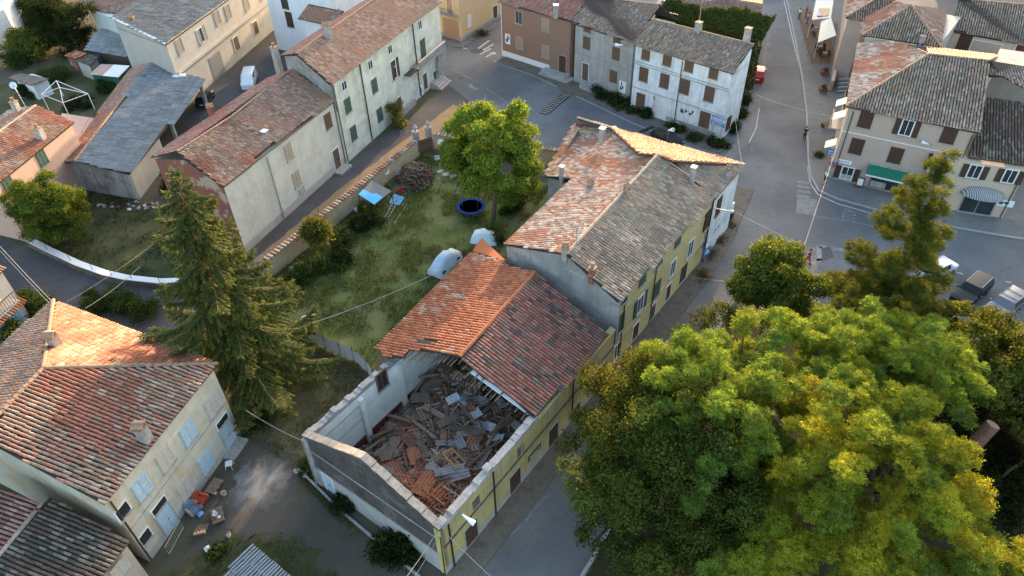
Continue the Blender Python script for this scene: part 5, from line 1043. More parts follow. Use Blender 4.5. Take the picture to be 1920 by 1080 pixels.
# ================================================================ trees and plants
def quads(C, T, Bv, L_, W_):
    N = len(C); V = np.empty((N, 4, 3), np.float32); V[:, 0] = C - T * (L_ / 2)[:, None]; V[:, 1] = C + Bv * (W_ / 2)[:, None]; V[:, 2] = C + T * (L_ / 2)[:, None]; V[:, 3] = C - Bv * (W_ / 2)[:, None]; return V
def leaf_obj(name, V, col, parent, mat='leaf'):
    N = len(V); off = np.array(root_of(parent).location) if parent else np.zeros(3)
    me = mesh_np(name, V.reshape(-1, 3) - off, np.arange(N * 4), np.full(N, 4), mat, np.repeat(col, 4, 0)); return link(name, me, parent)
def unit(v): return v / np.maximum(np.linalg.norm(v, axis=-1, keepdims=True), 1e-9)
def pick(pal, n, g): pal = np.array(pal); return pal[g.integers(0, len(pal), n)]
def foliage(lobes, n, size, pal, seed, per=26, sig=.17, style='broad', tip=None, tipk=0., top=-.45, depth=(.55, 1.04), edge=None):
    """leaf clumps spread through a set of lobes (centre, radius[, flatten])"""
    g = np.random.default_rng(seed); Lc = np.array([l[0] for l in lobes], float); Lr = np.array([l[1] for l in lobes], float)
    K = max(1, n // per); w_ = Lr ** 2 / (Lr ** 2).sum(); li = g.choice(len(Lr), K, p=w_)
    d = unit(g.normal(size=(K * 2, 3))); d = d[d[:, 2] > top][:K]; K = len(d); li = li[:K]
    r = depth[0] + (depth[1] - depth[0]) * g.random(K) ** .6
    cc = Lc[li] + d * (Lr[li] * r)[:, None] * np.array([1, 1, .85]); bright = np.clip(g.normal(1, .24, K), .5, 1.6) * np.clip(g.normal(1, .13, len(Lr)), .7, 1.35)[li]
    ccol = pick(pal, K, g) * bright[:, None]
    ci = np.repeat(np.arange(K), per); N = len(ci); o = g.normal(size=(N, 3)) * sig * (.7 + .6 * g.random(K))[ci][:, None] * np.array([1.15, 1.15, .8])
    C = cc[ci] + o; out = unit(d[ci] * .6 + o / (sig + 1e-6) * .5 + g.normal(size=(N, 3)) * .45 + np.array([0, 0, .25]))
    if style == 'feather':
        T = unit(o + d[ci] * .15 + np.array([0, 0, -.05]) + g.normal(size=(N, 3)) * .12); nrm = unit(np.cross(T, g.normal(size=(N, 3))) * .6 + np.array([0, 0, .8]))
    else: T = unit(np.cross(out, g.normal(size=(N, 3)))); nrm = out
    Bv = unit(np.cross(nrm, T)); s_ = size * g.uniform(.7, 1.25, N); asp = {'broad': .8, 'feather': .3, 'needle': .2}[style]
    col = ccol[ci] * g.uniform(.8, 1.2, N)[:, None]
    if tip is not None:
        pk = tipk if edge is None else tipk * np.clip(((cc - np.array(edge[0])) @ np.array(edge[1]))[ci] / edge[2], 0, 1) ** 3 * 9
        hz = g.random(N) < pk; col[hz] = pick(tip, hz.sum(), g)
    return quads(C, T, Bv, s_, s_ * asp), np.clip(col, .005, .8)
def boughs(C, R, n, seed, low=-.3, size=1.0, extra=()):
    g = np.random.default_rng(seed); out = []
    for i in range(n):
        cz = 1 - (1 - low) * (i + .5) / n; th = i * 2.39996 + g.uniform(-.5, .5); sn = math.sqrt(max(0, 1 - cz * cz)); d = np.array([math.cos(th) * sn, math.sin(th) * sn, cz]); k = g.uniform(.72, 1.06) if i % 3 else g.uniform(.4, .66)
        out.append((np.array(C) + d * k * np.array(R), g.uniform(.5, 1.02) * size, d))
    return out + [(np.array(c), r * .8, unit(np.array(c) - np.array(C))) for c, r in extra]
def feather(bs, pal, seed, sprays=50, twigs=9, leaflets=7, lf=.185):
    g = np.random.default_rng(seed); pal = np.array(pal); nb_ = len(bs); bc = np.array([b[0] for b in bs]); br = np.array([b[1] for b in bs]); bd = np.array([b[2] for b in bs])
    col_b = pal[g.integers(0, len(pal), nb_)] * np.clip(g.normal(1, .12, (nb_, 1)), .7, 1.3)
    bi = np.repeat(np.arange(nb_), np.maximum(8, (sprays * br ** 2).astype(int))); S = len(bi); o = g.normal(size=(S, 3)); o /= np.maximum(1, np.linalg.norm(o, axis=1, keepdims=True) / 1.3); 
    ax = unit(bd[bi] * (1, 1, .35)); o = o * .55 + ax * (o * ax).sum(1, keepdims=True) * .45; o[:, 2] *= .62
    sc = bc[bi] + o * br[bi][:, None]; sc[:, 2] -= .16 * (np.linalg.norm(o[:, :2], axis=1) ** 2) * br[bi]
    ti = np.repeat(np.arange(S), twigs); T_ = len(ti); az = g.uniform(0, 2 * math.pi, T_); el = g.uniform(-.45, .85, T_); td = np.c_[np.cos(az) * np.cos(el), np.sin(az) * np.cos(el), np.sin(el)]; td = unit(td + bd[bi[ti]] * .35); tl = g.uniform(.22, .5, T_)
    li = np.repeat(np.arange(T_), leaflets); N = len(li); s_ = np.tile(np.linspace(.2, 1, leaflets), T_); side = np.where(np.arange(N) % 2, 1., -1.)
    pos = sc[ti[li]] + td[li] * (s_ * tl[li])[:, None]; pos[:, 2] -= .22 * s_ ** 2 * tl[li]
    nb2 = unit(np.cross(td[li], np.array([0, 0, 1.]) + g.normal(0, .25, (N, 3)))); T = unit(td[li] * .6 + nb2 * side[:, None] + np.array([0, 0, -.25]) + g.normal(0, .15, (N, 3))); L_ = lf * g.uniform(.7, 1.25, N) * (1.1 - .35 * s_)
    up_ = unit(np.cross(T, td[li]) + g.normal(0, .3, (N, 3))); Bv = unit(np.cross(up_, T)); k = bi[ti[li]]
    h_ = o[ti[li]][:, 2:3] ; col = (col_b[k] * .6 + pal[g.integers(0, len(pal), T_)][li] * .4) * np.clip(g.normal(1, .2, (S, 1)), .55, 1.5)[ti[li]]; col = col * g.uniform(.75, 1.25, (N, 1))
    return quads(pos + T * (L_ / 2)[:, None], T, Bv, L_, L_ * .36), np.clip(col, .005, .8)
def blob(C, R, n, rl, seed, low=-.35):
    """lobes spread over the upper part of an ellipsoid"""
    g = np.random.default_rng(seed); out = []; n2 = max(1, n // 5)
    for i in range(n):
        cz = 1 - (1 - low) * (i + .5) / n; th = i * 2.39996 + g.uniform(-.3, .3); sn = math.sqrt(max(0, 1 - cz * cz))
        q = np.array([math.cos(th) * sn, math.sin(th) * sn, cz]) * g.uniform(.55, 1.08); out.append((np.array(C) + q * np.array(R), rl * g.uniform(.6, 1.15)))
    for i in range(n2 // 2): q = unit(g.normal(size=3)) * g.uniform(.1, .55); out.append((np.array(C) + q * np.array(R), rl * 1.2))
    return out
plain('cut_wood', (.36, .21, .115), .9, var=.15)
plain('bark', (.12, .09, .065), .95, var=.4, scale=5); plain('bark_grey', (.20, .18, .155), .95, var=.35, scale=5); plain('bark_red', (.20, .105, .07), .95, var=.35, scale=5)
def px_of(q):
    x, y, z = q[0], q[1], q[2] - CAMH; cz = y * math.cos(PITCH) - z * math.sin(PITCH); u, v = x / cz, (y * math.sin(PITCH) + z * math.cos(PITCH)) / cz; c, s = math.cos(ROLL), -math.sin(ROLL); return 960 + F * (c * u - s * v), 540 - F * (s * u + c * v)
def lerp_(a, b, t): return a + (b - a) * t
def tree(name, label, base, lobes, n, size, pal, seed, cat='tree', trunk_r=.25, bark='bark', limbs=7, group=None, fork=.45, fe=False, **kw):
    base = np.array(base, float); r = thing(name, label, cat, tuple(base), group=group); g = np.random.default_rng(seed + 99)
    cen = np.mean([l[0] for l in lobes], 0); top = cen + (0, 0, .2 * (cen[2] - base[2])); f0 = base + (top - base) * fork
    MB().tube([base - (0, 0, .2), base + (0, 0, .25), base + (f0 - base) * .6 + g.normal(0, .08, 3) * (1, 1, 0), f0, top], [trunk_r * 1.5, trunk_r * 1.1, trunk_r * .9, trunk_r * .75, trunk_r * .25], 8).build('trunk', bark, r)
    for l in sorted(lobes, key=lambda l: -l[1] - .12 * (l[0][2] if fe else 0))[:limbs]:
        q = np.array(l[0]); m = (f0 + q) / 2 + (0, 0, .5); MB().tube([f0 - (0, 0, .1), m + g.normal(0, .15, 3) - (0, 0, .5 * fe), lerp_(m, q, .55) if fe else q, lerp_(m, q, .9) if fe else q + (q - m) * .5], [trunk_r * .55, trunk_r * .38, trunk_r * .2, .015], 5).build('limb', bark, r)
    V, c = foliage(lobes, n, size, pal, seed, **kw) if not fe else feather(lobes, pal, seed, **kw); leaf_obj('crown', V, c, r); return r
MAPLE = [(.068, .098, .02), (.082, .108, .022), (.10, .11, .02), (.058, .085, .019)]; MAPLE_SUN = [(.17, .14, .015), (.15, .13, .014), (.20, .14, .015)]
ASH = [(.15, .235, .034), (.19, .26, .034), (.115, .195, .038), (.24, .285, .03), (.28, .29, .026), (.31, .285, .022)]; ASH_T = [(.27, .22, .018), (.30, .22, .016)]
OLIVE = [(.08, .105, .02), (.10, .125, .022), (.06, .085, .018), (.125, .135, .022)]
# big trees of the park, right foreground
lob = blob((9.7, 27.4, 5.0), (6.4, 7.3, 5.4), 120, 1.15, 1, -.5) + [(P(1130, 1000, 4), 1.5), (P(1200, 1050, 4), 1.5), (P(1280, 1040, 4.5), 1.5), (P(1100, 920, 4), 1.3), (P(1320, 600, 5.5), 1.05), (P(1355, 590, 5.5), 1.05), (P(1385, 600, 5.5), 1.), (P(1280, 630, 6), 1.), (P(1240, 680, 6), 1.)]
tree('maple_tree', 'large dark green maple with sunlit yellow tinted into its edges overhanging the road by the yellow facade', (9.5, 27, 0), lob, 190000, .15, MAPLE, 1, trunk_r=.4, tip=MAPLE_SUN, tipk=.07, per=34, sig=.2, edge=((9, 28, 4), (-.55, .6, .58), 8.5))  # golden leaf tips paint the sun's glow on the crown's upper left edge
FE = dict(fe=True, limbs=12)
bo_ = boughs(np.r_[P2(1350, 745, 9), 8.4], (4.6, 5.0, 3.6), 64, 2, -.35, 1., [(P(1235, 660, 10.2), 1.2), (P(1290, 640, 10.4), 1.2), (P(1250, 710, 10), 1.1), (P(1330, 880, 9), 1.1), (P(1400, 600, 10), 1.2), (P(1290, 860, 8.5), 1.0), (P(1450, 640, 10), 1.2), (P(1300, 930, 8), .9), (P(1395, 650, 8), 1.1), (P(1430, 690, 8), 1.2), (P(1350, 640, 9), 1.1), (P(1460, 730, 7.5), 1.1)])
tree('ash_tree', 'yellow green ash with feathery leaves in front of the dark maple', np.r_[P2(1380, 790, 3), 0], bo_, 0, 0, ASH[:4] + ASH[:1] + [(.09, .15, .03)], 2, trunk_r=.3, **FE)
bo_ = boughs(np.r_[P2(1640, 875, 9), 8.8], (5.2, 6.0, 4.6), 100, 3, -.35, 1.05, [(P(1620, 1060, 8), 1.5), (P(1500, 1040, 7.5), 1.5), (P(1400, 1060, 6.5), 1.5), (P(1700, 1040, 8), 1.4), (P(1780, 880, 8), 1.1), (P(1450, 980, 7), 1.3), (P(1560, 1000, 8), 1.4), (P(1340, 1070, 6), 1.2), (P(1820, 920, 8), .9), (P(1540, 930, 8), 1.2), (P(1660, 1080, 8), 1.3), (P(1580, 1090, 7), 1.3), (P(1450, 1085, 6), 1.3), (P(1440, 900, 6.5), 1.2), (P(1470, 940, 6.5), 1.2), (P(1420, 960, 6), 1.2), (P(1400, 1010, 5.5), 1.3), (P(1480, 1010, 6.5), 1.2), (P(1430, 860, 6), 1.2), (P(1520, 870, 7), 1.1), (P(1360, 990, 5), 1.2)])
tree('ash_tree', 'largest bright yellow green ash, in the middle of the park nearest the camera', np.r_[P2(1650, 930, 3), 0], bo_, 0, 0, ASH + ASH[3:], 3, trunk_r=.35, **FE)
bo_ = boughs(np.r_[P2(1640, 690, 9), 8.4], (6.8, 4.2, 4.), 78, 4, -.3, 1., [(P(1470, 600, 10), 1.4), (P(1560, 600, 10), 1.3), (P(1800, 710, 9), 1.3), (P(1700, 610, 9.5), 1.3), (P(1640, 590, 9.8), 1.1)])
tree('ash_tree', 'wide green ash spreading behind the brightest one, below the tall conifer', np.r_[P2(1650, 720, 2), 0], bo_, 0, 0, ASH[:4] + ASH[1:2], 4, trunk_r=.3, **FE)
bo_ = boughs(np.r_[P2(1865, 1075, 7), 6.4], (2.7, 2.3, 2.4), 30, 5, -.3)
tree('ash_tree', 'small yellow green ash cut off by the bottom right corner', np.r_[P2(1850, 1080, 2), 0], bo_, 0, 0, ASH, 5, trunk_r=.2, **FE)
lob = blob(np.r_[P2(1880, 690, 5), 4.8], (5.2, 4.6, 3.6), 36, 1.2, 6, -.3) + [(P(1780, 620, 5), 1.2), (P(1850, 600, 5), 1.1)]
tree('lime_tree', 'olive green broadleaf tree at the right edge beside the parked cars', np.r_[P2(1890, 720, 1), 0], lob, 55000, .19, OLIVE, 6, trunk_r=.28, tip=[(.16, .15, .02), (.18, .15, .02)], tipk=.1)
lob = [l for l in blob(np.r_[P2(1915, 850, 2), 2.4], (4.4, 6, 2.4), 34, 1.2, 7, -.3) if not (abs(px_of(l[0])[0] - 1850) < 75 and 740 < px_of(l[0])[1] < 900)] + [(P(x_, y_, .9), 1.0) for x_, y_ in ((1800, 800), (1830, 770), (1870, 760), (1900, 790), (1880, 830), (1850, 870), (1890, 880), (1910, 930), (1860, 930), (1820, 960), (1880, 980), (1830, 900), (1900, 850))]
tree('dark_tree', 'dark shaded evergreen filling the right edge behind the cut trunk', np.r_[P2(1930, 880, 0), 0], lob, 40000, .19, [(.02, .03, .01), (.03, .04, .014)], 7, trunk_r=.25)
lob = blob(np.r_[P2(1450, 535, 5.6), 5.4], (3.2, 2.8, 3.6), 30, 1.0, 8, -.6) + [(P(1450, 460, 8), .9), (P(1490, 490, 7.5), .9), (P(1400, 530, 5.5), .9)]
tree('street_tree', 'medium green broadleaf tree at the crossing, left of the tall conifer', np.r_[P2(1430, 610, 0), 0], lob, 50000, .18, [(.095, .135, .024), (.12, .155, .026), (.075, .11, .022)], 8, trunk_r=.22, tip=[(.17, .17, .025)], tipk=.12)
# garden trees
gb = P(925, 410); lob = blob(gb + (.3, -.1, 8.0), (4.7, 4.7, 4.4), 62, 1.0, 9, -.6) + [(gb + (1.8, -1.5, 4), 1.4), (gb + (3, -1, 4.8), 1.3), (gb + (3.3, -.5, 6), 1.2)]
tree('garden_tree', 'round bright green tree in the walled garden beside the tall yellow house', gb, lob, 150000, .16, [(.14, .215, .03), (.17, .245, .032), (.20, .265, .034), (.095, .155, .026)], 9, trunk_r=.25, tip=[(.34, .25, .10), (.2, .2, .03)], tipk=.035)
lb = P(126, 452); lob = blob(lb + (0, -.2, 4.2), (3.0, 3.0, 3.3), 56, .85, 10, -.92)
tree('round_tree', 'dense round dark green tree beside the pink house', lb, lob, 60000, .15, [(.095, .14, .022), (.12, .165, .025), (.07, .105, .02)], 10, trunk_r=.2, tip=[(.14, .14, .02)], tipk=.12)
sb = P(604, 478); lob = [(sb + (0, 0, 3.4), .9), (sb + (.6, .2, 2.9), .7), (sb + (-.6, -.1, 3.0), .7), (sb + (.1, -.6, 2.6), .8), (sb + (-.3, .5, 2.4), .7)]
tree('small_tree', 'small feathery yellow green tree against the ochre garden wall', sb, lob, 7000, .34, [(.12, .13, .03), (.15, .15, .035), (.09, .11, .025)], 11, trunk_r=.08, style='feather', sig=.26)
for i, (px, rr_, h) in enumerate((((655, 445), 1.3, 1.0), ((690, 422), 1.1, .9), ((625, 475), 1.2, .8), ((600, 520), 1.2, .8), ((560, 545), 1.2, .7))):
    pass
# spruce
def spruce(base, H_, R, seed, keep_out):
    r = thing('spruce_tree', 'tall spruce with drooping branches in the garden above the cream house', 'tree', tuple(base)); g = np.random.default_rng(seed)
    MB().tube([base - (0, 0, .2), base + (0, 0, H_ * .5), base + (0, 0, H_)], [.42, .24, .03], 8).build('trunk', 'bark_red', r)
    Cs, Ts, Bs, Ls, Ws, cl = [], [], [], [], [], []; zb = 2.0; bt = MB(); c0 = np.array([.056, .078, .022]); c1 = np.array([.23, .24, .035])
    def shoot(pos, wd, tipk):
        n = len(pos); s = np.linspace(0, 1, n); tan = unit(np.gradient(pos, axis=0)); sd_ = unit(np.cross(tan, (0, 0, 1.)))
        for side in (-1, 1, 0, 2):
            j = g.normal(0, .07, (n, 3))
            if side == 2: T = unit(tan * .35 + np.array([0, 0, -1]) + j * 4); L_ = wd * g.uniform(.6, 2.3, n); nr = sd_ + j * 3; k_ = .15
            elif side == 0: T = unit(tan + sd_ * g.normal(0, .4, n)[:, None] + np.array([0, 0, .2]) + j * 2); L_ = g.uniform(.18, .32, n); nr = np.array([0, 0, 1.]) + j * 4; k_ = 1
            else: T = unit(tan * .8 + sd_ * side * .8 + np.array([0, 0, -.25]) + j * 4); L_ = wd * g.uniform(.6, 1.4, n); nr = np.array([0, 0, 1.]) + j * 4; k_ = .8
            B_ = unit(np.cross(nr, T)); Cs.append(pos + T * (L_ / 2)[:, None] + j * .3); Ts.append(T); Bs.append(B_); Ls.append(L_); Ws.append(g.uniform(.06, .11, n))
            kk = np.clip(tipk + .6 * s - .25, 0, 1)[:, None] * k_ * g.uniform(.2, 1, (n, 1)); cl.append((c0 * (1 - kk) + c1 * kk) * g.uniform(.7, 1.3, (n, 1)))
    while zb < H_ - .3:
        f = (H_ - zb) / H_; Rz = R * (f ** .86) * (.78 if zb < 3 else 1) + .15; nb_ = 6 if zb < H_ * .6 else 5; a0 = g.uniform(0, 7)
        for k in range(nb_):
            a = a0 + k * 2 * math.pi / nb_ + g.uniform(-.4, .4); Lb = Rz * g.uniform(.5, 1.18); dr = np.array([math.cos(a), math.sin(a), 0]); sd_ = np.array([-dr[1], dr[0], 0])
            if inside((base + dr * Lb * .9)[None, :2], keep_out)[0] and zb < 8: Lb *= .45
            n = int(Lb * 22) + 8; s = np.linspace(.1, 1, n); bend = g.uniform(-.14, .14); droop = g.uniform(.38, .6)
            pz = zb + .12 * s * Lb - droop * Lb * s ** 1.5 + (droop * .62) * Lb * s ** 4; pos = base + dr * (s * Lb)[:, None] + sd_ * (bend * Lb * s ** 2)[:, None]; pos[:, 2] = pz
            if Lb > 1.2: bt.tube([pos[0], pos[n // 3], pos[2 * n // 3], pos[-1]], [.06, .045, .03, .012], 4)
            shoot(pos, .2 + .06 * min(1, Lb / 4), .25)
            if Lb > 1.3:
                for s0 in np.arange(.22, .95, .52 / Lb):
                    for side in (-1, 1):
                        i = int((s0 - .1) / .9 * (n - 1)); l2 = (.30 * Lb * (1.05 - s0) + .3) * g.uniform(.6, 1.2); m = int(l2 * 18) + 4; q = np.linspace(0, 1, m); tn = unit(pos[min(i + 1, n - 1)] - pos[i]); d2 = unit(tn * .75 + sd_ * side * g.uniform(.5, .9)); pp = pos[i] + d2 * (q * l2)[:, None]; pp[:, 2] -= .35 * l2 * q ** 1.6; shoot(pp, .17, .3)
        zb += .58 + .16 * f
    tag(bt.build('branches', 'bark', r), kind='stuff')
    V = quads(np.concatenate(Cs), np.concatenate(Ts), np.concatenate(Bs), np.concatenate(Ls), np.concatenate(Ws)); leaf_obj('crown', V, np.concatenate(cl), r, 'needle'); return r
spruce(P(482, 724), 20.8, 8.4, 21, [tuple(q) for q in offset_poly([C1, C2, C3, C4], -.3)])
# tall irregular conifer by the crossing
cb = P(1606, 682); g = np.random.default_rng(5); lob = []
for i in range(74):
    t = (i / 74) ** .8; z = 19.6 - t * 17.5; rad = (.35 + 5.6 * t ** 1.15) * g.uniform(.25, 1.1); a = i * 2.4 + g.uniform(-.6, .6); lob.append((cb + (math.cos(a) * rad, math.sin(a) * rad, z + g.uniform(-.3, .3)), (.55 + .72 * t) * g.uniform(.7, 1.3), unit(np.array([math.cos(a), math.sin(a), .5]))))
r_ = thing('tall_conifer', 'tall ragged conifer with a bare upper trunk standing at the crossing', 'tree', tuple(cb)); V, c = feather(lob, [(.085, .115, .018), (.105, .13, .02), (.13, .14, .02), (.065, .09, .016)], 12, sprays=100, twigs=10, lf=.13); leaf_obj('crown', V, c, r_)
MB().tube([cb, cb + (0, 0, 12), cb + (0, 0, 19.8)], [.45, .26, .04], 8).build('trunk', 'bark_grey', r_)
for l in lob[::3]: MB().tube([np.r_[cb[:2], l[0][2] - .5], l[0]], [.07, .02], 4).build('limb', 'bark_grey', r_)
# cut trunk
s0, s1_ = P(1822, 838, 3.2), P(1862, 796, 5.2); CT = thing('cut_trunk', 'leaning sawn off tree trunk with a pale cut face in the dark at right', 'tree trunk', tuple(np.r_[s0[:2], 0]))
ddv = (s1_ - s0) / np.linalg.norm(s1_ - s0); MB().tube([s0 - ddv * 4, s0, s1_], [.55, .48, .46], 14).build('trunk', 'bark_red', CT); MB().tube([s1_, s1_ + ddv * .02], [.42, .42], 14).build('cut_face', 'cut_wood', CT)
# shrubs
def shrub(px, r_, h, n, pal, seed, label, name='shrub', cat='shrub', size=.16, style='broad', group=None, nl=7, z=0):
    b = P(*px, z); g = np.random.default_rng(seed); lobes = [(b + np.array([g.normal(0, .42) * r_, g.normal(0, .42) * r_, h * g.uniform(.12, .85)]), r_ * g.uniform(.18, .48)) for _ in range(int(nl * 1.7))]
    t = thing(name, label, cat, tuple(b), group=group); V, c = foliage(lobes, n, size, pal, seed, style=style, sig=.24, per=14, depth=(.3, 1.15)); leaf_obj('foliage', V, c, t); MB().tube([b, b + (0, 0, h * .6)], [.06, .02], 5).build('stem', 'bark', t); return t
GRN = [(.05, .075, .02), (.065, .09, .024), (.04, .06, .018)]; DKG = [(.022, .034, .012), (.03, .044, .015), (.018, .028, .01)]; YG = [(.13, .15, .03), (.10, .13, .03), (.07, .10, .025), (.18, .17, .03)]; DRY = [(.14, .11, .05), (.10, .085, .04), (.07, .07, .03)]
shrub((62, 108), 3.6, 4.2, 22000, YG, 31, 'broad yellow green bush in the top left garden', nl=14, size=.24); shrub((20, 70), 3.0, 6.5, 14000, YG[1:3], 32, 'tall loose bush by the white gable in the top left corner', nl=14, size=.24)
shrub((135, 90), 4.6, 8.5, 30000, DKG, 33, 'dark evergreen tree behind the brick shed at top left', 'evergreen_tree', 'tree', nl=20, size=.24); shrub((85, 60), 3.4, 7, 15000, [(.05, .055, .02), (.035, .045, .015)], 34, 'olive bush between the yellow green bush and the dark evergreen', nl=12, size=.24)
shrub((58, 182), 1.3, 1.6, 4000, DKG, 35, 'small dark shrub beside the white shed'); shrub((205, 170), 1.5, 1.8, 5000, GRN, 36, 'grey green shrub below the green shed'); shrub((30, 125), 2.4, 2.4, 8000, GRN, 37, 'green bush behind the white shed'); shrub((110, 152), 2.2, 1.6, 6000, GRN, 38, 'low leafy bush right of the white shed')
shrub((150, 200), 1.8, 1.2, 5000, DKG, 39, 'low dark plants behind the gazebo frame')
for i, (px, rr_, h) in enumerate((((672, 430), 1.0, 1.6), ((640, 462), 1.1, 1.5), ((700, 418), .8, 1.3), ((608, 502), 1.1, 1.3), ((645, 490), 1.0, 1.0), ((575, 515), 1.0, 1.2), ((545, 540), 1.0, 1.0), ((692, 398), .6, 1.0))):
    shrub(px, rr_, h, 3800, GRN if i % 2 else DKG + GRN[:1], 50 + i, ('largest leafy bush in the bed near the ladder', 'leafy bush in the middle of the bed along the ochre garden wall', 'dark bush between the shelter and the middle of the garden bed', 'bush at the foot of the small feathery tree by the ochre wall', 'low bush on the lawn side of the garden bed', 'dark bush below the feathery tree towards the spruce', 'last low bush of the bed next to the spruce', 'small bush just below the blue tarp shelter')[i], 'garden_bush', 'bush', group='bushes along the garden wall')
for i, px in enumerate(((190, 585), (222, 578), (250, 585), (275, 600))): shrub(px, 1.0, 2.2, 3500, GRN, 60 + i, ('sapling nearest the cream house roof peak by the alley', 'second sapling from the roof peak along the alley', 'third sapling from the roof peak along the alley', 'sapling nearest the spruce behind the cream house roof')[i], 'sapling', 'shrub', size=.24, style='feather', group='saplings behind the cream house')
for i, px in enumerate(((30, 600), (60, 588), (18, 640))): shrub(px, 1.3, 2.2, 4500, YG[1:3], 64 + i, ('bright bush directly under the pale blue garage door', 'bright bush between the garage door and the cream house roof', 'bright bush at the left edge below the garage door')[i], 'garage_bush', 'bush', size=.2, group='bushes by the garage')
shrub((748, 1030), 1.4, 1.5, 5000, DKG + GRN[:1], 70, 'palm like dark bush at the foot of the gable wall', style='feather', size=.4); shrub((650, 950), .9, 1.0, 2500, DKG, 71, 'low dark weeds beside the gable plinth'); shrub((585, 870), .9, .8, 2500, GRN, 72, 'weeds at the far corner of the gable wall')
shrub((480, 800), 1.0, 1.0, 3000, DKG + GRN, 73, 'dark weeds by the near door of the cream house'); shrub((405, 1040), .6, .3, 900, GRN, 74, 'low weed clump in the yard by the corrugated shed')
for i, (px, rr_, h) in enumerate((((1128, 182), 1.3, .8), ((1150, 192), 1.3, .8), ((1172, 202), 1.3, .8), ((1190, 210), .8, .5), ((1255, 240), .5, .4), ((1272, 246), .5, .5), ((1300, 262), .7, .5), ((1340, 272), .9, .5), ((1352, 274), .8, .5), ((1372, 245), .8, 1.2), ((1385, 220), .8, 1.3), ((1396, 195), .8, 1.4))):
    shrub(px, rr_, h, 1600, DKG + GRN, 80 + i, ('weed clump beside the steps of the grey plaster house', 'second weed clump from the grey house steps', 'weed clump below the blue poster on the grey house', 'low weeds at the joint of the grey and white houses', 'small weeds left of the white house vent', 'small weeds under the white house vent', 'weeds below the graffiti of the white house', 'weeds under the blue direction signs', 'weeds at the corner of the white house', 'weed clump beside the white house end wall', 'weed clump midway along the white house end wall', 'tallest weed clump near the red car')[i], 'weed_clump', 'weeds', size=.2, group='weeds along the top street', nl=5)
shrub((1212, 220), .7, 1.3, 2500, DKG, 95, 'dark rounded shrub by the triangular road sign'); shrub((1535, 293), .45, .3, 700, GRN, 96, 'small weed on the kerb below the blue direction sign'); shrub((748, 235), .9, 3.4, 5200, [(.13, .14, .05), (.16, .15, .05), (.09, .1, .03)], 97, 'climbing vine up the pale long house by the balcony door', 'climbing_vine', 'vine', nl=12)
shrub((900, 66), 1.3, .5, 900, DKG + DRY, 98, 'weeds along the side of the tan house', 'weed_clump', 'weeds'); shrub((930, 448), .9, .9, 2600, GRN, 99, 'green plant beside the tarp covered car')
for i, px in enumerate(((1318, 520), (1335, 480), (1350, 450), (1365, 420))): shrub(px, .8, .25, 800, DRY + [(.22, .10, .04)], 100 + i, ('rusty dry weeds nearest the crossing sign', 'dry weeds behind the crossing sign by the end wall', 'dry weeds midway along the white end wall', 'dry weeds beside the notice stand at the end wall')[i], 'dry_weed', 'weeds', group='dry weeds by the end wall', size=.12)
shrub((322, 355), 1.2, 2.2, 4200, DKG, 108, 'dark bush at the corner of the grey barn'); shrub((965, 390), 1.8, 2, 6000, DKG + GRN, 109, 'dark bushes under the round garden tree', nl=9)
# ivy on the ivy house
def ivy(fac_pts, z1, n, label):
    A, B = fac_pts; g = np.random.default_rng(77); L_ = np.linalg.norm(B - A); d = (B - A) / L_; nn = np.array([d[1], -d[0]]); u = g.uniform(-.5, L_ + .8, n); z = z1 * g.random(n) ** .8 + .2; t = thing('ivy', label, 'ivy', tuple(np.r_[(A + B) / 2, 0]))
    bulge = fbm(5)(u * .6, z * .6); C = np.c_[A[0] + d[0] * u + nn[0] * (.1 + bulge * .9), A[1] + d[1] * u + nn[1] * (.1 + bulge * .9), z]; k = n // 2; dp_ = g.random(k) ** 1.3 * 4.2 * np.clip(.2 + 1.3 * fbm(9)(u[:k] * .35 + 4, u[:k] * 0 + 3), 0, 1.2); C[:k, 2] = z1 + g.uniform(-.1, .35, k) + .3 * dp_; C[:k, :2] -= nn * dp_[:, None]
    T = unit(g.normal(size=(n, 3)) + (0, 0, -.6)); Bv = unit(np.cross(T, np.r_[nn, .5] + g.normal(size=(n, 3)) * .5)); s_ = g.uniform(.16, .3, n); leaf_obj('leaves', quads(C, T, Bv, s_, s_ * .85), np.clip(pick([(.045, .065, .02), (.06, .08, .022), (.035, .05, .016)], n, g) * g.uniform(.7, 1.3, (n, 1)), .01, 1), t)
    MB().tube([np.r_[A + nn * .1, 0], np.r_[A + nn * .1 + d * 1, z1 * .8]], .06, 5).build('stem', 'bark', t)
ivy((i0, i1), 7.6, 30000, 'thick dark ivy covering the house behind the white corner house')
# loose grass blades over lawns and verges
def grass(polys, n, h, pal, seed, name='grass'):
    g = np.random.default_rng(seed); C = []
    for px in polys:
        q = np.array([P2(*a) for a in px]); lo, hi = q.min(0), q.max(0); p_ = g.uniform(lo, hi, (n * 3, 2)); f_n = fbm(seed)(p_[:, 0] * .5 + 60, p_[:, 1] * .5 + 60); k = inside(p_, q) & (f_n + g.normal(0, .1, len(p_)) > .45); C.append(p_[k][:n])
    C = np.concatenate(C); N = len(C); hh = h * g.uniform(.5, 1.4, N); T = unit(np.c_[g.normal(0, .5, (N, 2)), np.ones(N)]); Bv = unit(np.cross(T, g.normal(size=(N, 3)))); c = np.c_[C, .012 + hh * .45]
    o = leaf_obj(name, quads(c, T, Bv, hh, hh * .35), np.clip(pick(pal, N, g) * g.uniform(.7, 1.25, (N, 1)), .01, 1), None); return tag(o, kind='stuff')
LG = [(.07, .105, .028), (.092, .122, .034), (.15, .135, .06)]
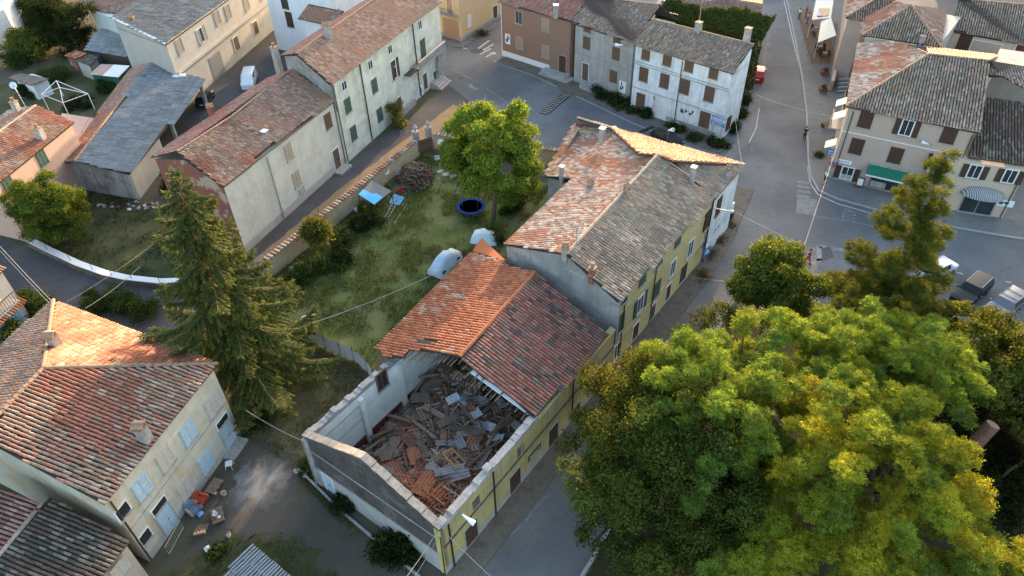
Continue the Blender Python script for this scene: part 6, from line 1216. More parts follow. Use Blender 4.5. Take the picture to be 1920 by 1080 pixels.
grass([[(505, 500), (783, 290), (1035, 350), (940, 470), (715, 660), (690, 700), (575, 640), (470, 585)]], 46000, .2, LG + [(.07, .1, .03)], 201)
grass([[(470, 585), (575, 640), (690, 705), (575, 825), (590, 900), (470, 830), (420, 640)]], 12000, .18, LG + [(.16, .13, .07)], 202); grass([[(70, 468), (300, 545), (420, 500), (260, 380), (140, 345)]], 9000, .2, [(.04, .055, .02), (.06, .065, .03)], 203); grass([[(300, 1078), (440, 1000), (560, 1000), (640, 1085), (560, 1200), (260, 1200)], [(560, 860), (600, 910), (690, 1000), (660, 1010), (560, 900)]], 5000, .16, LG, 204)
# ================================================================ rubble inside the collapsed hall
g = np.random.default_rng(17); rnd = random.Random(17)
iu0, iu1, iv0, iv1 = .5, Lh - 1.0, .55, Wd - .6
nf = fbm(41)
def rz(u, v):                                   # height of the rubble surface
    u = np.asarray(u, float); v = np.asarray(v, float)
    base = .5 + 2.1 * np.exp(-((v - 2.6) / 3.4) ** 2) * np.exp(-((u - 2.2) / 4.5) ** 2) + .9 * np.exp(-((u - 6.5) / 4) ** 2) * np.exp(-((v - 5.6) / 3.4) ** 2) + 1.2 * np.exp(-((u - 11) / 3) ** 2) * np.exp(-((v - 8.5) / 2.6) ** 2)
    return base + (nf(u * .9 + 7, v * .9 + 7) - .5) * .9
K1, K2 = 70, 48; us = np.linspace(iu0, iu1, K1); vs = np.linspace(iv0, iv1, K2); mb = MB()
V = [hp(u, v, float(rz(u, v)) - .12 + g.normal(0, .05)) for u in us for v in vs]
mb.add(V, [(i * K2 + j, (i + 1) * K2 + j, (i + 1) * K2 + j + 1, i * K2 + j + 1) for i in range(K1 - 1) for j in range(K2 - 1)])
ground_mat('rubble_dust', [(.15, .105, .08), (.20, .135, .10), (.24, .15, .105)], .9, 3.5, 1, .06, 12.)
tag(mb.build('rubble', 'rubble_dust'), 'heap of dust and crushed brick filling the open hall', kind='stuff')
def inuv(px, py, z): q = P(px, py, z)[:2] - facH.A; return float(np.dot(q, facH.d)), float(np.dot(q, perp))
# small broken pieces: one mass
Vq, Cq = [], []; N = 15000
uu = g.uniform(iu0 + .1, iu1 - .2, N); vv = g.uniform(iv0 + .1, iv1 - .1, N); zz = rz(uu, vv) + g.uniform(-.1, .12, N)
sz = np.c_[g.uniform(.08, .42, N), g.uniform(.05, .2, N), g.uniform(.02, .06, N)]
R1 = unit(g.normal(size=(N, 3)) * (1, 1, .45)); R2 = unit(np.cross(R1, g.normal(size=(N, 3)) * .5 + (0, 0, 1))); R3 = np.cross(R1, R2)
tileish = (nf(uu * .5 + 3, vv * .5) + np.exp(-((uu - 2.0) / 3.2) ** 2) * np.exp(-((vv - 3.6) / 3.6) ** 2) * .8 + g.normal(0, .12, N)) > .78
cc_ = np.where(tileish[:, None], pick([(.38, .15, .09), (.31, .125, .08), (.44, .20, .13), (.34, .19, .14)], N, g), pick([(.20, .14, .10), (.26, .19, .145), (.14, .10, .075), (.33, .28, .24), (.12, .085, .065), (.28, .17, .12)], N, g)) * g.uniform(.7, 1.25, (N, 1))
q0 = facH.A + facH.d * uu[:, None] + perp * vv[:, None]; ctr = np.c_[q0, zz]
cor = np.array([(i, j, k) for i in (-1, 1) for j in (-1, 1) for k in (-1, 1)], float) / 2
VV = ctr[:, None, :] + (cor[None, :, 0, None] * sz[:, None, 0:1]) * R1[:, None, :] + (cor[None, :, 1, None] * sz[:, None, 1:2]) * R2[:, None, :] + (cor[None, :, 2, None] * sz[:, None, 2:3]) * R3[:, None, :]
FI = np.array([(0, 1, 3, 2), (4, 6, 7, 5), (0, 4, 5, 1), (2, 3, 7, 6), (0, 2, 6, 4), (1, 5, 7, 3)]).ravel()
tag(link('broken_tiles', mesh_np('broken_tiles', VV.reshape(-1, 3), (np.arange(N)[:, None] * 8 + FI[None]).ravel(), np.full(N * 6, 4), 'tile', np.repeat(cc_, 8, 0))), 'mass of broken tiles and splinters strewn over the rubble', kind='stuff')
def rot(yaw, pitch, roll): return (Matrix.Rotation(yaw, 4, 'Z') @ Matrix.Rotation(pitch, 4, 'Y') @ Matrix.Rotation(roll, 4, 'X'))
def drop(name, me, u, v, dz, yaw, pitch, roll, col, label, cat, group):
    q = hp(u, v, float(rz(u, v)) + dz); o = link(name, me); o.matrix_world = Matrix.Translation(q) @ rot(yaw, pitch, roll); o.color = (*col, 1); return tag(o, label, cat, group)
WOOD = [(.26, .17, .115), (.31, .22, .155), (.19, .12, .08), (.38, .29, .21), (.13, .09, .065), (.27, .14, .085)]
def plank_mesh(L_, w_, t_, s): 
    def f():
        mb = MB(); g2 = random.Random(s); n = 4
        for i in range(n): pass
        a = g2.uniform(-.12, .12); mb.add([(-L_ / 2, -w_ / 2, -t_ / 2), (-L_ / 2 + a, w_ / 2, -t_ / 2), (L_ / 2 + a, w_ / 2, -t_ / 2), (L_ / 2 - a * 2, -w_ / 2, -t_ / 2), (-L_ / 2, -w_ / 2, t_ / 2), (-L_ / 2 + a, w_ / 2, t_ / 2), (L_ / 2 + a, w_ / 2, t_ / 2), (L_ / 2 - a * 2, -w_ / 2, t_ / 2)], [(3, 2, 1, 0), (4, 5, 6, 7), (0, 1, 5, 4), (1, 2, 6, 5), (2, 3, 7, 6), (3, 0, 4, 7)])
        return mb.mesh('plank', 'debris')
    return cached(('plank', L_, w_, t_, s), f)
pm = [plank_mesh(L_, w_, t_, i) for i, (L_, w_, t_) in enumerate(((2.0, .13, .05), (2.9, .1, .06), (1.3, .16, .045), (1.7, .09, .08), (.9, .13, .05)))]
for i in range(290):
    u, v = rnd.uniform(iu0 + 1.2, iu1 - 1.5), rnd.uniform(iv0 + 1.1, iv1 - 1.2)
    drop('wooden_plank', pm[i % 5], u, v, rnd.uniform(.02, .25), rnd.uniform(0, 6.3), rnd.gauss(0, .2), rnd.gauss(0, .4), rnd.choice(WOOD), 'splintered wooden plank among the tumbled planks in the hall rubble', 'plank', 'planks in the rubble')
def beam_mesh(L_, r_, s): return cached(('beam', L_, s), lambda: MB().tube([(-L_ / 2, 0, 0), (0, 0, .06), (L_ / 2, 0, 0)], [r_ * 1.1, r_, r_ * .85], 7).mesh('beam', 'debris'))
bmh = [beam_mesh(4.6, .13, 1), beam_mesh(5.6, .11, 2), beam_mesh(3.6, .15, 3)]
for i, (px, py, yaw, pt) in enumerate(((725, 770, 2.7, .25), (770, 735, 1.1, -.3), (745, 700, 1.3, -.5), (880, 640, .9, .1), (850, 700, .3, .1), (930, 800, 1.25, .2), (900, 860, .95, .2), (700, 820, .9, .1), (815, 690, -.6, .1), (960, 780, .8, .1), (860, 760, 2.2, .1), (790, 800, 2.4, .12), (745, 790, .7, .2), (915, 720, .6, .15))):
    u, v = inuv(px, py, 1.6); drop('roof_beam', bmh[i % 3], u, v, .3, facH.ang + yaw - 1, pt, 0, rnd.choice(WOOD[:3]), 'fallen round roof beam lying across the hall rubble', 'beam', 'fallen roof beams')
def panel_mesh(rows, cols_, mat='debris', s=0):
    def f():
        mb = MB(); n = rows * 6 + 1; w_ = rows * .24; L_ = cols_ * .42; V = []
        for k in range(cols_ + 1):
            for i in range(n): V.append((k * L_ / cols_ - L_ / 2, i / (n - 1) * w_ - w_ / 2, .055 * math.sin(i / 6 * 2 * math.pi)))
        F_ = [(k * n + i, (k + 1) * n + i, (k + 1) * n + i + 1, k * n + i + 1) for k in range(cols_) for i in range(n - 1)]; mb.add(V, F_); mb.box((0, 0, -.09), (L_ * .96, w_ * .94, .03)); return mb.mesh('tile_panel', mat)
    return cached(('panel', rows, cols_), f)
TCOL = [(.34, .12, .065), (.28, .10, .06), (.30, .17, .12), (.22, .12, .085), (.25, .24, .235), (.29, .28, .275), (.20, .15, .12)]
pans = [(726, 745, 1.1, 0, (.24, .2, .17), 4, 4), (795, 735, .2, .1, (.2, .15, .12), 4, 5), (770, 690, 1.0, 0, (.2, .14, .1), 5, 4), (755, 782, 1.2, 0, (.30, .12, .07), 3, 5), (795, 775, -.1, .1, (.22, .14, .1), 3, 5), (812, 880, 1.25, .1, (.29, .29, .29), 4, 5), (845, 895, .35, .1, (.27, .27, .27), 3, 5), (780, 850, 1.9, .12, (.44, .18, .10), 5, 4), (735, 880, 2.0, .15, (.44, .175, .10), 7, 6), (770, 905, 2.0, .2, (.43, .17, .10), 6, 5), (720, 860, 2.1, .1, (.41, .165, .095), 5, 4), (775, 825, 2.3, 0, (.24, .12, .08), 4, 5), (860, 905, .4, 0, (.25, .24, .24), 3, 4), (800, 845, -.9, 0, (.2, .15, .12), 2, 6), (838, 830, .2, .2, (.26, .25, .25), 2, 4), (872, 740, .15, 0, (.25, .18, .14), 3, 4), (745, 815, .8, .2, (.2, .12, .09), 3, 4), (700, 845, .3, .2, (.34, .12, .06), 3, 3), (905, 860, 1.2, 0, (.24, .2, .18), 2, 5), (800, 920, 1.2, .1, (.36, .14, .07), 5, 5), (825, 940, 1.0, .1, (.33, .12, .06), 4, 4)]
rp = random.Random(8)
for i in range(26):
    a_, b_ = rp.uniform(700, 930), rp.uniform(740, 900)
    if b_ - 700 < (a_ - 690) * -.1 + 60 or b_ > 1000 - (a_ - 690) * .1: continue
    pans.append((a_, b_, rp.uniform(0, 3.1), rp.uniform(0, .2), rp.choice([(.30, .2, .15), (.34, .23, .17), (.26, .17, .12), (.38, .18, .11), (.3, .29, .28)]), rp.choice([2, 3, 3, 4]), rp.choice([3, 4, 5])))
for px, py, yaw, pt, col, rws, cl_ in pans:
    u, v = inuv(px, py, 1.9); k_s = 'grey corrugated' if abs(col[0] - col[2]) < .06 else ('orange' if col[0] > .4 else 'brown')
    drop('tile_panel', panel_mesh(rws, cl_), min(max(u, 1.5), iu1 - 1), min(max(v, 1.6), iv1 - 1.2), .22, facH.ang + yaw - 1, pt, rnd.gauss(0, .15), col, f'{k_s} sheet of roof tiles still joined, fallen into the hall rubble', 'roof panel', f'{k_s} fallen roof sheets')
bd = cached('board', lambda: MB().box((0, 0, 0), (1.0, .75, .03)).mesh('board', 'debris'))
for px, py in ((897, 668), (905, 690), (850, 755), (868, 760), (880, 735), (890, 775), (900, 745), (915, 790), (928, 812), (935, 815), (870, 690), (855, 720), (940, 745), (905, 790), (885, 712), (920, 660), (868, 748)):
    u, v = inuv(px, py, 1.7); drop('ceiling_board', bd, min(u, iu1 - .8), min(max(v, 1.), iv1 - .8), .3, rnd.uniform(0, 6), rnd.gauss(0, .35), rnd.gauss(0, .3), rnd.choice([(.50, .53, .57), (.42, .45, .49), (.56, .57, .58)]), 'pale blue grey ceiling board tossed on the hall rubble under the torn roof', 'board', 'pale ceiling boards')
bw_ = cached('wboard', lambda: MB().box((0, 0, 0), (1.9, .6, .04)).mesh('board', 'debris'))
for px, py in ((800, 672), (780, 725), (822, 655), (865, 800), (880, 806), (840, 790), (955, 800), (960, 780), (790, 700)):
    u, v = inuv(px, py, 1.8); drop('wide_board', bw_, min(u, iu1 - 1), min(max(v, 1.2), iv1 - 1.2), .3, rnd.uniform(0, 6), rnd.gauss(0, .3), rnd.gauss(0, .3), rnd.choice([(.22, .19, .16), (.28, .24, .2), (.18, .14, .11)]), 'wide weathered board leaning in the hall rubble', 'board', 'wide weathered boards')
dbx = cached('fr', lambda: MB().box((-.55, 0, 0), (.09, 1.5, .07)).box((.55, 0, 0), (.09, 1.5, .07)).box((0, .72, .005), (1.05, .09, .068)).box((0, -.72, .005), (1.05, .09, .068)).mesh('frame', 'debris'))
u, v = inuv(853, 870, 2.2); drop('window_frame', dbx, u, v, .5, facH.ang, .5, .3, (.45, .25, .10), 'orange brown wooden window frame lying in the rubble', 'window frame', None)
# stored firewood stacked against the inner back corner
FWS = thing('indoor_log_stack', 'dark stack of cut logs against the inner wall under the torn roof', 'log stack', tuple(hp(ub + 1.6, Wd - 3.4, 0)))
lg = cached('log_end', lambda: MB().cyl((0, 0, 0), .1, .6, 8).mesh('log', 'debris'))
for i in range(14):
    for j in range(11):
        o = link('log', lg, FWS); q = hp(ub + 2.2 + g.normal(0, .03), Wd - 5.2 + i * .27, .4 + j * .24) - np.array(FWS.location); o.location = q; o.rotation_euler = (math.pi / 2, 0, facH.ang - math.pi / 2 + g.normal(0, .05)); o.color = (*rnd.choice(WOOD[:5]), 1)
# ================================================================ vehicles
plain('rubber', (.015, .015, .016), .8); plain('rim', (.40, .41, .42), .35, .8); plain('car_glass', (.02, .026, .03), .08, spec=.8); plain('tail_red', (.45, .02, .02), .3); plain('head_white', (.75, .77, .78), .15); plain('plate', (.75, .75, .72), .5); plain('trim_black', (.02, .02, .022), .5)
def paint(name, col, rough=.25, metal=.2):
    if name in MATS: return
    m, nd, lk, bs = new_mat(name); bs.inputs['Base Color'].default_value = c4(col); bs.inputs['Roughness'].default_value = rough; bs.inputs['Metallic'].default_value = metal; bs.inputs['Coat Weight'].default_value = .15; bs.inputs['Specular IOR Level'].default_value = .3; bs.inputs['Coat Roughness'].default_value = .08
paint('paint_red', (.45, .025, .03)); paint('paint_black', (.008, .009, .011), .5, .0); paint('paint_grey', (.17, .175, .19), .35, .3); paint('paint_white', (.72, .74, .76)); paint('paint_dark', (.03, .033, .038))
def car(label, loc, ang, L_, W_, H_, mat, kind='estate', cat='car', name='parked_car', roofbars=False, group=None):
    r = thing(name, label, cat)
    hb = H_ * .60; rz_ = .19
    prof = {'estate': [(-.5, .52, .93), (-.47, .60, .95), (-.44, .98, .80), (-.36, 1.0, .76), (.08, 1.0, .78), (.20, .66, .90), (.42, .58, .90), (.49, .50, .86), (.5, .40, .84)],
            'hatch': [(-.5, .55, .93), (-.48, .66, .94), (-.38, .97, .80), (-.28, 1.0, .77), (.06, 1.0, .78), (.22, .66, .90), (.43, .58, .88), (.49, .48, .84), (.5, .38, .82)],
            'sedan': [(-.5, .55, .88), (-.47, .63, .9), (-.33, .66, .9), (-.22, .97, .77), (-.12, 1.0, .76), (.07, 1.0, .77), (.22, .66, .9), (.43, .57, .88), (.49, .47, .84), (.5, .38, .82)],
            'van': [(-.5, .6, .95), (-.49, .95, .88), (-.46, 1.0, .86), (-.2, 1.0, .86), (.2, 1.0, .86), (.33, .66, .92), (.44, .58, .9), (.49, .48, .86), (.5, .38, .84)]}[kind]
    mb = MB(); rings = []
    for x, zt, wt in prof:
        zt_ = zt * H_; zs = min(hb, zt_ * .985); w0 = W_ / 2 * (.93 if abs(x) > .48 else 1); ring = [(w0 * .9, rz_), (w0, rz_ + .22), (w0, zs * .86), (w0 * .975, zs), (W_ / 2 * wt, zt_ - (.03 if zt_ > hb else .0)), (W_ / 2 * wt * .86, zt_)]
        rings.append([(x * L_, y, z) for y, z in ring] + [(x * L_, -y, z) for y, z in ring[::-1]])
    n = 12; V = [q for rg in rings for q in rg]; Fs = []
    for i in range(len(rings) - 1):
        for j in range(n): Fs.append((i * n + j, i * n + (j + 1) % n, (i + 1) * n + (j + 1) % n, (i + 1) * n + j))
    Fs += [tuple(range(n - 1, -1, -1)), tuple((len(rings) - 1) * n + j for j in range(n))]
    me = mb.add(V, Fs).mesh('body', mat); b = link('body', me, r); me.polygons.foreach_set('use_smooth', [True] * len(me.polygons)); me.set_sharp_from_angle(angle=R_(32))
    def pan(name, ia, ib, ja, jb, t0, t1, s0, s1, mt='car_glass', eps=.012):
        A, B = rings[ia], rings[ib]; q = lambda t, s: np.array(A[ja]) * (1 - t) * (1 - s) + np.array(B[ja]) * t * (1 - s) + np.array(A[jb]) * (1 - t) * s + np.array(B[jb]) * t * s
        P4 = [q(t0, s0), q(t1, s0), q(t1, s1), q(t0, s1)]; nn = np.cross(P4[1] - P4[0], P4[3] - P4[0]); nn = nn / np.linalg.norm(nn); c = np.mean(P4, 0) - np.array([0, 0, H_ * .45])
        if np.dot(nn, c) < 0: nn = -nn
        link(name, MB().add([p + nn * eps for p in P4] + [p - nn * .02 for p in P4], [(0, 1, 2, 3), (7, 6, 5, 4), (0, 4, 5, 1), (1, 5, 6, 2), (2, 6, 7, 3), (3, 7, 4, 0)]).mesh(name, mt), r)
    wi = next(i for i in range(len(prof) - 1) if prof[i][1] > .9 and prof[i + 1][1] < .7)
    pan('windscreen', wi, wi + 1, 4, 7, .06, .92, .03, .97)
    ri = next(i for i in range(len(prof) - 1) if prof[i][1] < .7 and prof[i + 1][1] > .9); pan('rear_window', ri, ri + 1, 4, 7, .2, .85, .06, .94)
    mids = [i for i in range(len(prof) - 1) if prof[i][1] > .9 and prof[i + 1][1] > .9]
    for ja, jb in ((3, 4), (8, 7)):
        i0_, i1_ = mids[0], mids[-1] + 1; A, B = rings[i0_], rings[i1_]
        for t0, t1 in ((.06, .48), (.52, .97)): pan('side_window', i0_, i1_, ja, jb, t0, t1, .12, .92)
    for sx in (-1, 1):
        link('headlight', MB().box((L_ * .475, sx * W_ * .36, H_ * .43), (.16, W_ * .17, .13)).mesh('headlight', 'head_white'), r); link('taillight', MB().box((-L_ * .487, sx * W_ * .40, H_ * .52), (.1, W_ * .1, .3)).mesh('taillight', 'tail_red'), r)
        link('mirror', MB().box((L_ * .15, sx * (W_ / 2 + .08), H_ * .62), (.12, .18, .12)).mesh('mirror', mat), r)
        for x in (-.3, .31):
            wh = link('wheel', cached('tyre', lambda: MB().tube([(0, -.1, 0), (0, .1, 0)], .31, 16).mesh('wheel', 'rubber')), r); wh.location = (x * L_, sx * (W_ / 2 - .09), .31)
            rm = link('rim', cached('rimm', lambda: MB().tube([(0, -.012, 0), (0, .012, 0)], .2, 12).mesh('rim', 'rim')), wh); rm.location = (0, sx * .1, 0)
        if roofbars: link('roof_bar', MB().tube([(-L_ * .38, sx * W_ * .36, H_ + .03), (L_ * .05, sx * W_ * .36, H_ + .03)], .025, 5).mesh('roof_bar', 'steel'), r)
    if roofbars == 2:
        for x in (-.22, -.02): link('cross_bar', MB().box((x * L_, 0, H_ + .06), (.06, W_ * .74, .03)).mesh('cross_bar', 'trim_black'), r)
    link('number_plate', MB().box((-L_ * .502, 0, H_ * .36), (.02, .5, .11)).mesh('number_plate', 'plate'), r); link('bumper', MB().box((L_ * .485, 0, .38), (.12, W_ * .9, .2)).mesh('bumper', 'trim_black'), r)
    r.location = tuple(map(float, loc)); r.rotation_euler = (0, 0, ang); return r
def dirang(q0, q1): A, B = P2(*q0), P2(*q1); return math.atan2(*(B - A)[::-1])
car('small red hatchback parked beside the white corner house', P(1421, 140, .4) * (1, 1, 0), dirang((1417, 150), (1423, 100)), 4.0, 1.75, 1.58, 'paint_red', 'hatch')
car('black estate car with silver roof rails parked beyond the trees at right', P(1822, 545, .6) * (1, 1, 0), dirang((1850, 520), (1795, 570)), 4.7, 1.85, 1.5, 'paint_black', 'estate', roofbars=1)
car('grey estate car with roof bars parked at the right edge', P(1884, 572, .6) * (1, 1, 0), dirang((1915, 545), (1850, 592)), 4.5, 1.82, 1.5, 'paint_grey', 'estate', roofbars=2)
car('white saloon with a red tail light half hidden by the tall conifer', P(1752, 508, .4) * (1, 1, 0), dirang((1772, 500), (1730, 520)), 4.4, 1.8, 1.42, 'paint_white', 'sedan')
car('white van parked by the grey workshop behind the lower wing roof', P(468, 152, .5) * (1, 1, 0), dirang((470, 140), (458, 180)), 4.3, 1.8, 1.85, 'paint_white', 'van', 'van', 'parked_van')
car('dark car standing in the shadow under the carport barn', P(385, 186, .4) * (1, 1, 0), dirang((380, 200), (395, 170)), 4.1, 1.72, 1.48, 'paint_dark', 'hatch')
car('silver grey car behind the street wall near the garden gate', P(853, 257, .5) * (1, 1, 0), dirang((870, 245), (832, 262)), 4.0, 1.7, 1.5, 'paint_grey', 'hatch')
car('dark car on the street behind the roof of the tall yellow house', P(1250, 264, .2) * (1, 1, 0), dirang((1250, 262), (1270, 272)), 4.0, 1.7, 1.45, 'paint_dark', 'hatch')
# car under a pale blue cover, and a covered heap
plain('cover_blue', (.40, .50, .58), .75, var=.12, scale=3); plain('tarp_blue', (.10, .42, .72), .6, var=.15); plain('tarp_white', (.55, .66, .72), .7)
def covered(name, label, loc, ang, prof, W_, mat, cat):
    r = thing(name, label, cat); g2 = random.Random(len(label)); V = []; n = 9
    for x, zt, wk in prof:
        for j in range(n):
            t = -1 + 2 * j / (n - 1); z = zt * (1 - abs(t) ** 5) + .08; V.append((x + g2.uniform(-.04, .04), t * W_ / 2 * wk + g2.uniform(-.03, .03), z + g2.uniform(-.03, .03)))
    F_ = [(i * n + j, (i + 1) * n + j, (i + 1) * n + j + 1, i * n + j + 1) for i in range(len(prof) - 1) for j in range(n - 1)] + [tuple(range(n)), tuple(range(len(prof) * n - 1, (len(prof) - 1) * n - 1, -1))]
    me = MB().add(V, F_).mesh('cover', mat); me.polygons.foreach_set('use_smooth', [True] * len(me.polygons)); o = link('cover', me, r); r.location = tuple(map(float, loc)); r.rotation_euler = (0, 0, ang); return r
cv = covered('covered_car', 'car wrapped in a pale blue cover beside the hall roof', P(834, 494, .4) * (1, 1, 0), dirang((818, 508), (852, 475)), [(-1.9, .1, .9), (-1.85, .75, 1), (-1.2, .95, 1), (-.7, 1.4, .95), (.6, 1.42, .95), (1.2, 1.0, 1), (1.85, .8, 1), (1.95, .1, .9)], 1.8, 'cover_blue', 'covered car')
for x in (-1.2, 1.25):
    for sx in (-1, 1): w__ = link('wheel', MC['tyre'], cv); w__.location = (x, sx * .7, .3)
covered('covered_heap', 'pale tarpaulin draped over a heap behind the orange roof corner', P(910, 446, .3) * (1, 1, 0), dirang((892, 440), (930, 445)), [(-1.4, .1, .9), (-1.2, .7, 1), (-.3, 1.1, .95), (.5, 1.0, 1), (1.1, .6, 1), (1.4, .1, .8)], 1.9, 'tarp_white', 'tarpaulin')
# ================================================================ garden
TQ = P(884, 398); TR = thing('trampoline', 'round trampoline with a blue rim under the garden tree', 'trampoline', tuple(TQ)); plain('blue_rim', (.008, .035, .17), .95, spec=.05)
MB().lathe(TQ + (0, 0, .75), [(1.55, 0), (1.55, .05), (1.2, .07), (1.2, .02)], 28).build('rim', 'blue_rim', TR); MB().cyl(TQ + (0, 0, .74), 1.22, .03, 28).build('mat', 'black', TR)
for i in range(6):
    a = i * math.pi / 3; MB().tube([TQ + (1.45 * math.cos(a), 1.45 * math.sin(a), 0), TQ + (1.45 * math.cos(a), 1.45 * math.sin(a), .75)], .03, 5).build('leg', 'iron', TR); MB().tube([TQ + (1.55 * math.cos(a), 1.55 * math.sin(a), .7), TQ + (1.6 * math.cos(a), 1.6 * math.sin(a), 2.3)], .025, 5).build('net_pole', 'iron', TR)
LP = thing('firewood_pile', 'big heap of split brown firewood against the ochre garden wall', 'firewood', tuple(P(782, 335))); lb_ = cached('flog', lambda: MB().tube([(-.5, 0, 0), (.5, 0, 0)], [.075, .065], 6).mesh('log', 'debris')); c0 = P(780, 335)
for i in range(280):
    a = rnd.uniform(0, 6.28); rr_ = math.sqrt(rnd.random()); du, dv = rr_ * math.cos(a) * 2.0, rr_ * math.sin(a) * 2.9; hz = 1.7 * max(0, 1 - rr_ ** 1.7) * (.75 + .25 * rnd.random())
    o = link('log', lb_, LP); o.location = (du, dv, hz + .06); o.rotation_euler = (0, rnd.gauss(0, .3), rnd.gauss(2.4, .3)); o.scale = (rnd.uniform(.6, 1.3), 1, 1); o.color = (*rnd.choice([(.10, .062, .04), (.13, .083, .055), (.17, .115, .078), (.08, .05, .036), (.22, .155, .105)]), 1)
MB().lathe(c0, [(2.0, 0), (1.7, .6), (1.0, 1.2), (.2, 1.5)], 14).build('core', 'wood_dark', LP)
s_a, s_b, s_c, s_d = P(672, 365, 1.9), P(697, 338, 2.1), P(734, 358, 2.0), P(702, 384, 1.7)
SHL = thing('garden_shelter', 'small lean-to with a grey sheet roof partly under a bright blue tarp', 'shelter', tuple(((s_a + s_c) / 2) * (1, 1, 0)))
plain('sheet_grey', (.15, .155, .16), .7); MB().slab([s_a, s_b, s_c, s_d], .05).build('roof', 'sheet_grey', SHL)
up = np.array([0, 0, .05]); lerp = lambda a, b, t: a * (1 - t) + b * t
MB().slab([s_a + up, lerp(s_a, s_b, .35) + up, lerp(lerp(s_a, s_b, .35), lerp(s_d, s_c, .45), .55) + up, lerp(lerp(s_a, s_b, .55), lerp(s_d, s_c, .5), .6) + up, lerp(s_d, s_c, .5) + up, s_d + up], .02).build('tarp', 'tarp_blue', SHL)
for q in (s_a, s_b, s_c, s_d): MB().tube([q * (1, 1, 0), q - (0, 0, .05)], .05, 5).build('post', 'wood_mid', SHL)
LDR = thing('ladder', 'pale wooden ladder lying on the lawn below the blue sheet', 'ladder', tuple(P(732, 397))); A, B = P(722, 414), P(746, 375); dl = unit(B - A); nl_ = np.array([-dl[1], dl[0], 0]) * .22; mlen = np.linalg.norm(B - A); plain('pale_wood', (.48, .42, .33), .8)
for sgn in (-1, 1): MB().tube([A + nl_ * sgn + (0, 0, .06), B + nl_ * sgn + (0, 0, .25)], .035, 5).build('rail', 'pale_wood', LDR)
for t in np.linspace(.06, .94, 9): q = A + (B - A) * t + (0, 0, .06 + .19 * t); MB().tube([q - nl_, q + nl_], .025, 5).build('rung', 'pale_wood', LDR)
BS = thing('blue_sheet', 'light blue sheet lying on the lawn by the ladder', 'sheet', tuple(P(742, 375))); MB().slab([P(729, 380, .12), P(740, 363, .15), P(758, 370, .15), P(748, 385, .1)], .04).build('sheet', 'tarp_blue', BS)
plain('crate_red', (.42, .03, .025), .5); rc = P(751, 362); RC = thing('red_crate', 'open red plastic crate beside the blue sheet', 'crate', tuple(rc)); MB().box(rc + (0, 0, .04), (.7, .5, .06), .5).build('base', 'crate_red', RC)
for k in range(4): a = .5 + k * math.pi / 2; L_ = (.25, .35)[k % 2 == 0]; MB().box(rc + (math.cos(a) * L_, math.sin(a) * L_, .2), (.04, (.7, .5)[k % 2 == 0], .32), a).build('side', 'crate_red', RC)
PL = thing('wooden_pole', 'long thin pole lying on the lawn right of the ladder', 'pole', tuple(P(750, 402))); MB().tube([P(739, 419, .05), P(763, 383, .05)], .04, 5).build('pole', 'pale_wood', PL)
for q, s_, r_ in (((668, 397), 'white plastic bucket by the bed along the ochre garden wall', .2), ((735, 300), 'white basin leaning on the ochre wall behind the firewood', .22)):
    b_ = P(*q); BK = thing('bucket', s_, 'bucket', tuple(b_)); MB().lathe(b_, [(r_ * .8, 0), (r_, .45), (r_ * .92, .45), (r_ * .75, .06)], 12).build('bucket', 'white_paint', BK)
def dish(q, n_dir, label, pole=None, r_=.45, mat='lamp_white'):
    t = thing('satellite_dish', label, 'satellite dish', tuple(q)); n_dir = unit(np.array(n_dir, float)); a = unit(np.cross(n_dir, (0, 0, 1))); b = np.cross(a, n_dir); mb = MB(); V = [q]; 
    for ring_ in (.5, 1.):
        for k in range(14): th = 2 * math.pi * k / 14; V.append(q + (a * math.cos(th) + b * math.sin(th)) * r_ * ring_ + n_dir * .16 * r_ * ring_ ** 2 * 2)
    mb.add(V, [(0, 1 + k, 1 + (k + 1) % 14) for k in range(14)] + [(1 + k, 15 + k, 15 + (k + 1) % 14, 1 + (k + 1) % 14) for k in range(14)]); mb.build('reflector', mat, t); MB().tube([q - b * r_ * .7, q + n_dir * r_ * 1.1], .02, 4).build('feed_arm', 'steel', t)
    if pole is not None: MB().tube([pole, q], .035, 5).build('pole', 'steel', t)
    return t
dish(P(25, 160, 3.6), (.3, -.8, .4), 'white satellite dish on a tall pole by the white shed', P(52, 200, 4.5) * (1, 1, 0), .45); dish(P(826, 266, 1.6), (.2, -.9, .3), 'white round dish on the street wall by the garden gate', None, .4); dish(P(724, 321, 1.4), (.7, -.6, .3), 'white round dish on the ochre wall left of the firewood', None, .35)
for q, s_, sz_ in (((820, 299), 'white box on the ground by the garden gate', (.6, .4, .4)),):
    b_ = P(*q); BX = thing('storage_box', s_, 'box', tuple(b_)); MB().box(b_ + (0, 0, .2), sz_, .3).build('body', 'white_paint', BX); MB().box(b_ + (0, 0, .42), (.64, .44, .05), .3).build('lid', 'concrete', BX)
b_ = P(835, 295); BQ = thing('barbecue', 'black kettle barbecue by the garden gate', 'barbecue', tuple(b_)); MB().lathe(b_ + (0, 0, .6), [(.1, 0), (.3, .12), (.36, .3), (.3, .5), (.1, .6)], 12).build('bowl', 'black', BQ)
for k in range(3): a = k * 2.1; MB().tube([b_ + (.35 * math.cos(a), .35 * math.sin(a), 0), b_ + (.15 * math.cos(a), .15 * math.sin(a), .65)], .02, 4).build('leg', 'iron', BQ)
for i, q in enumerate(((826, 322), (836, 327), (849, 331))): b_ = P(*q); t = thing('stepping_stone', ('left', 'middle', 'right')[i] + ' flat stepping stone at the lawn edge below the gate', 'stone', tuple(b_), group='stepping stones'); MB().prism([b_[:2] + np.array((math.cos(a), math.sin(a))) * rnd.uniform(.35, .5) for a in np.linspace(0, 6.28, 8)[:-1]], 0, .06).build('slab', 'stone', t)
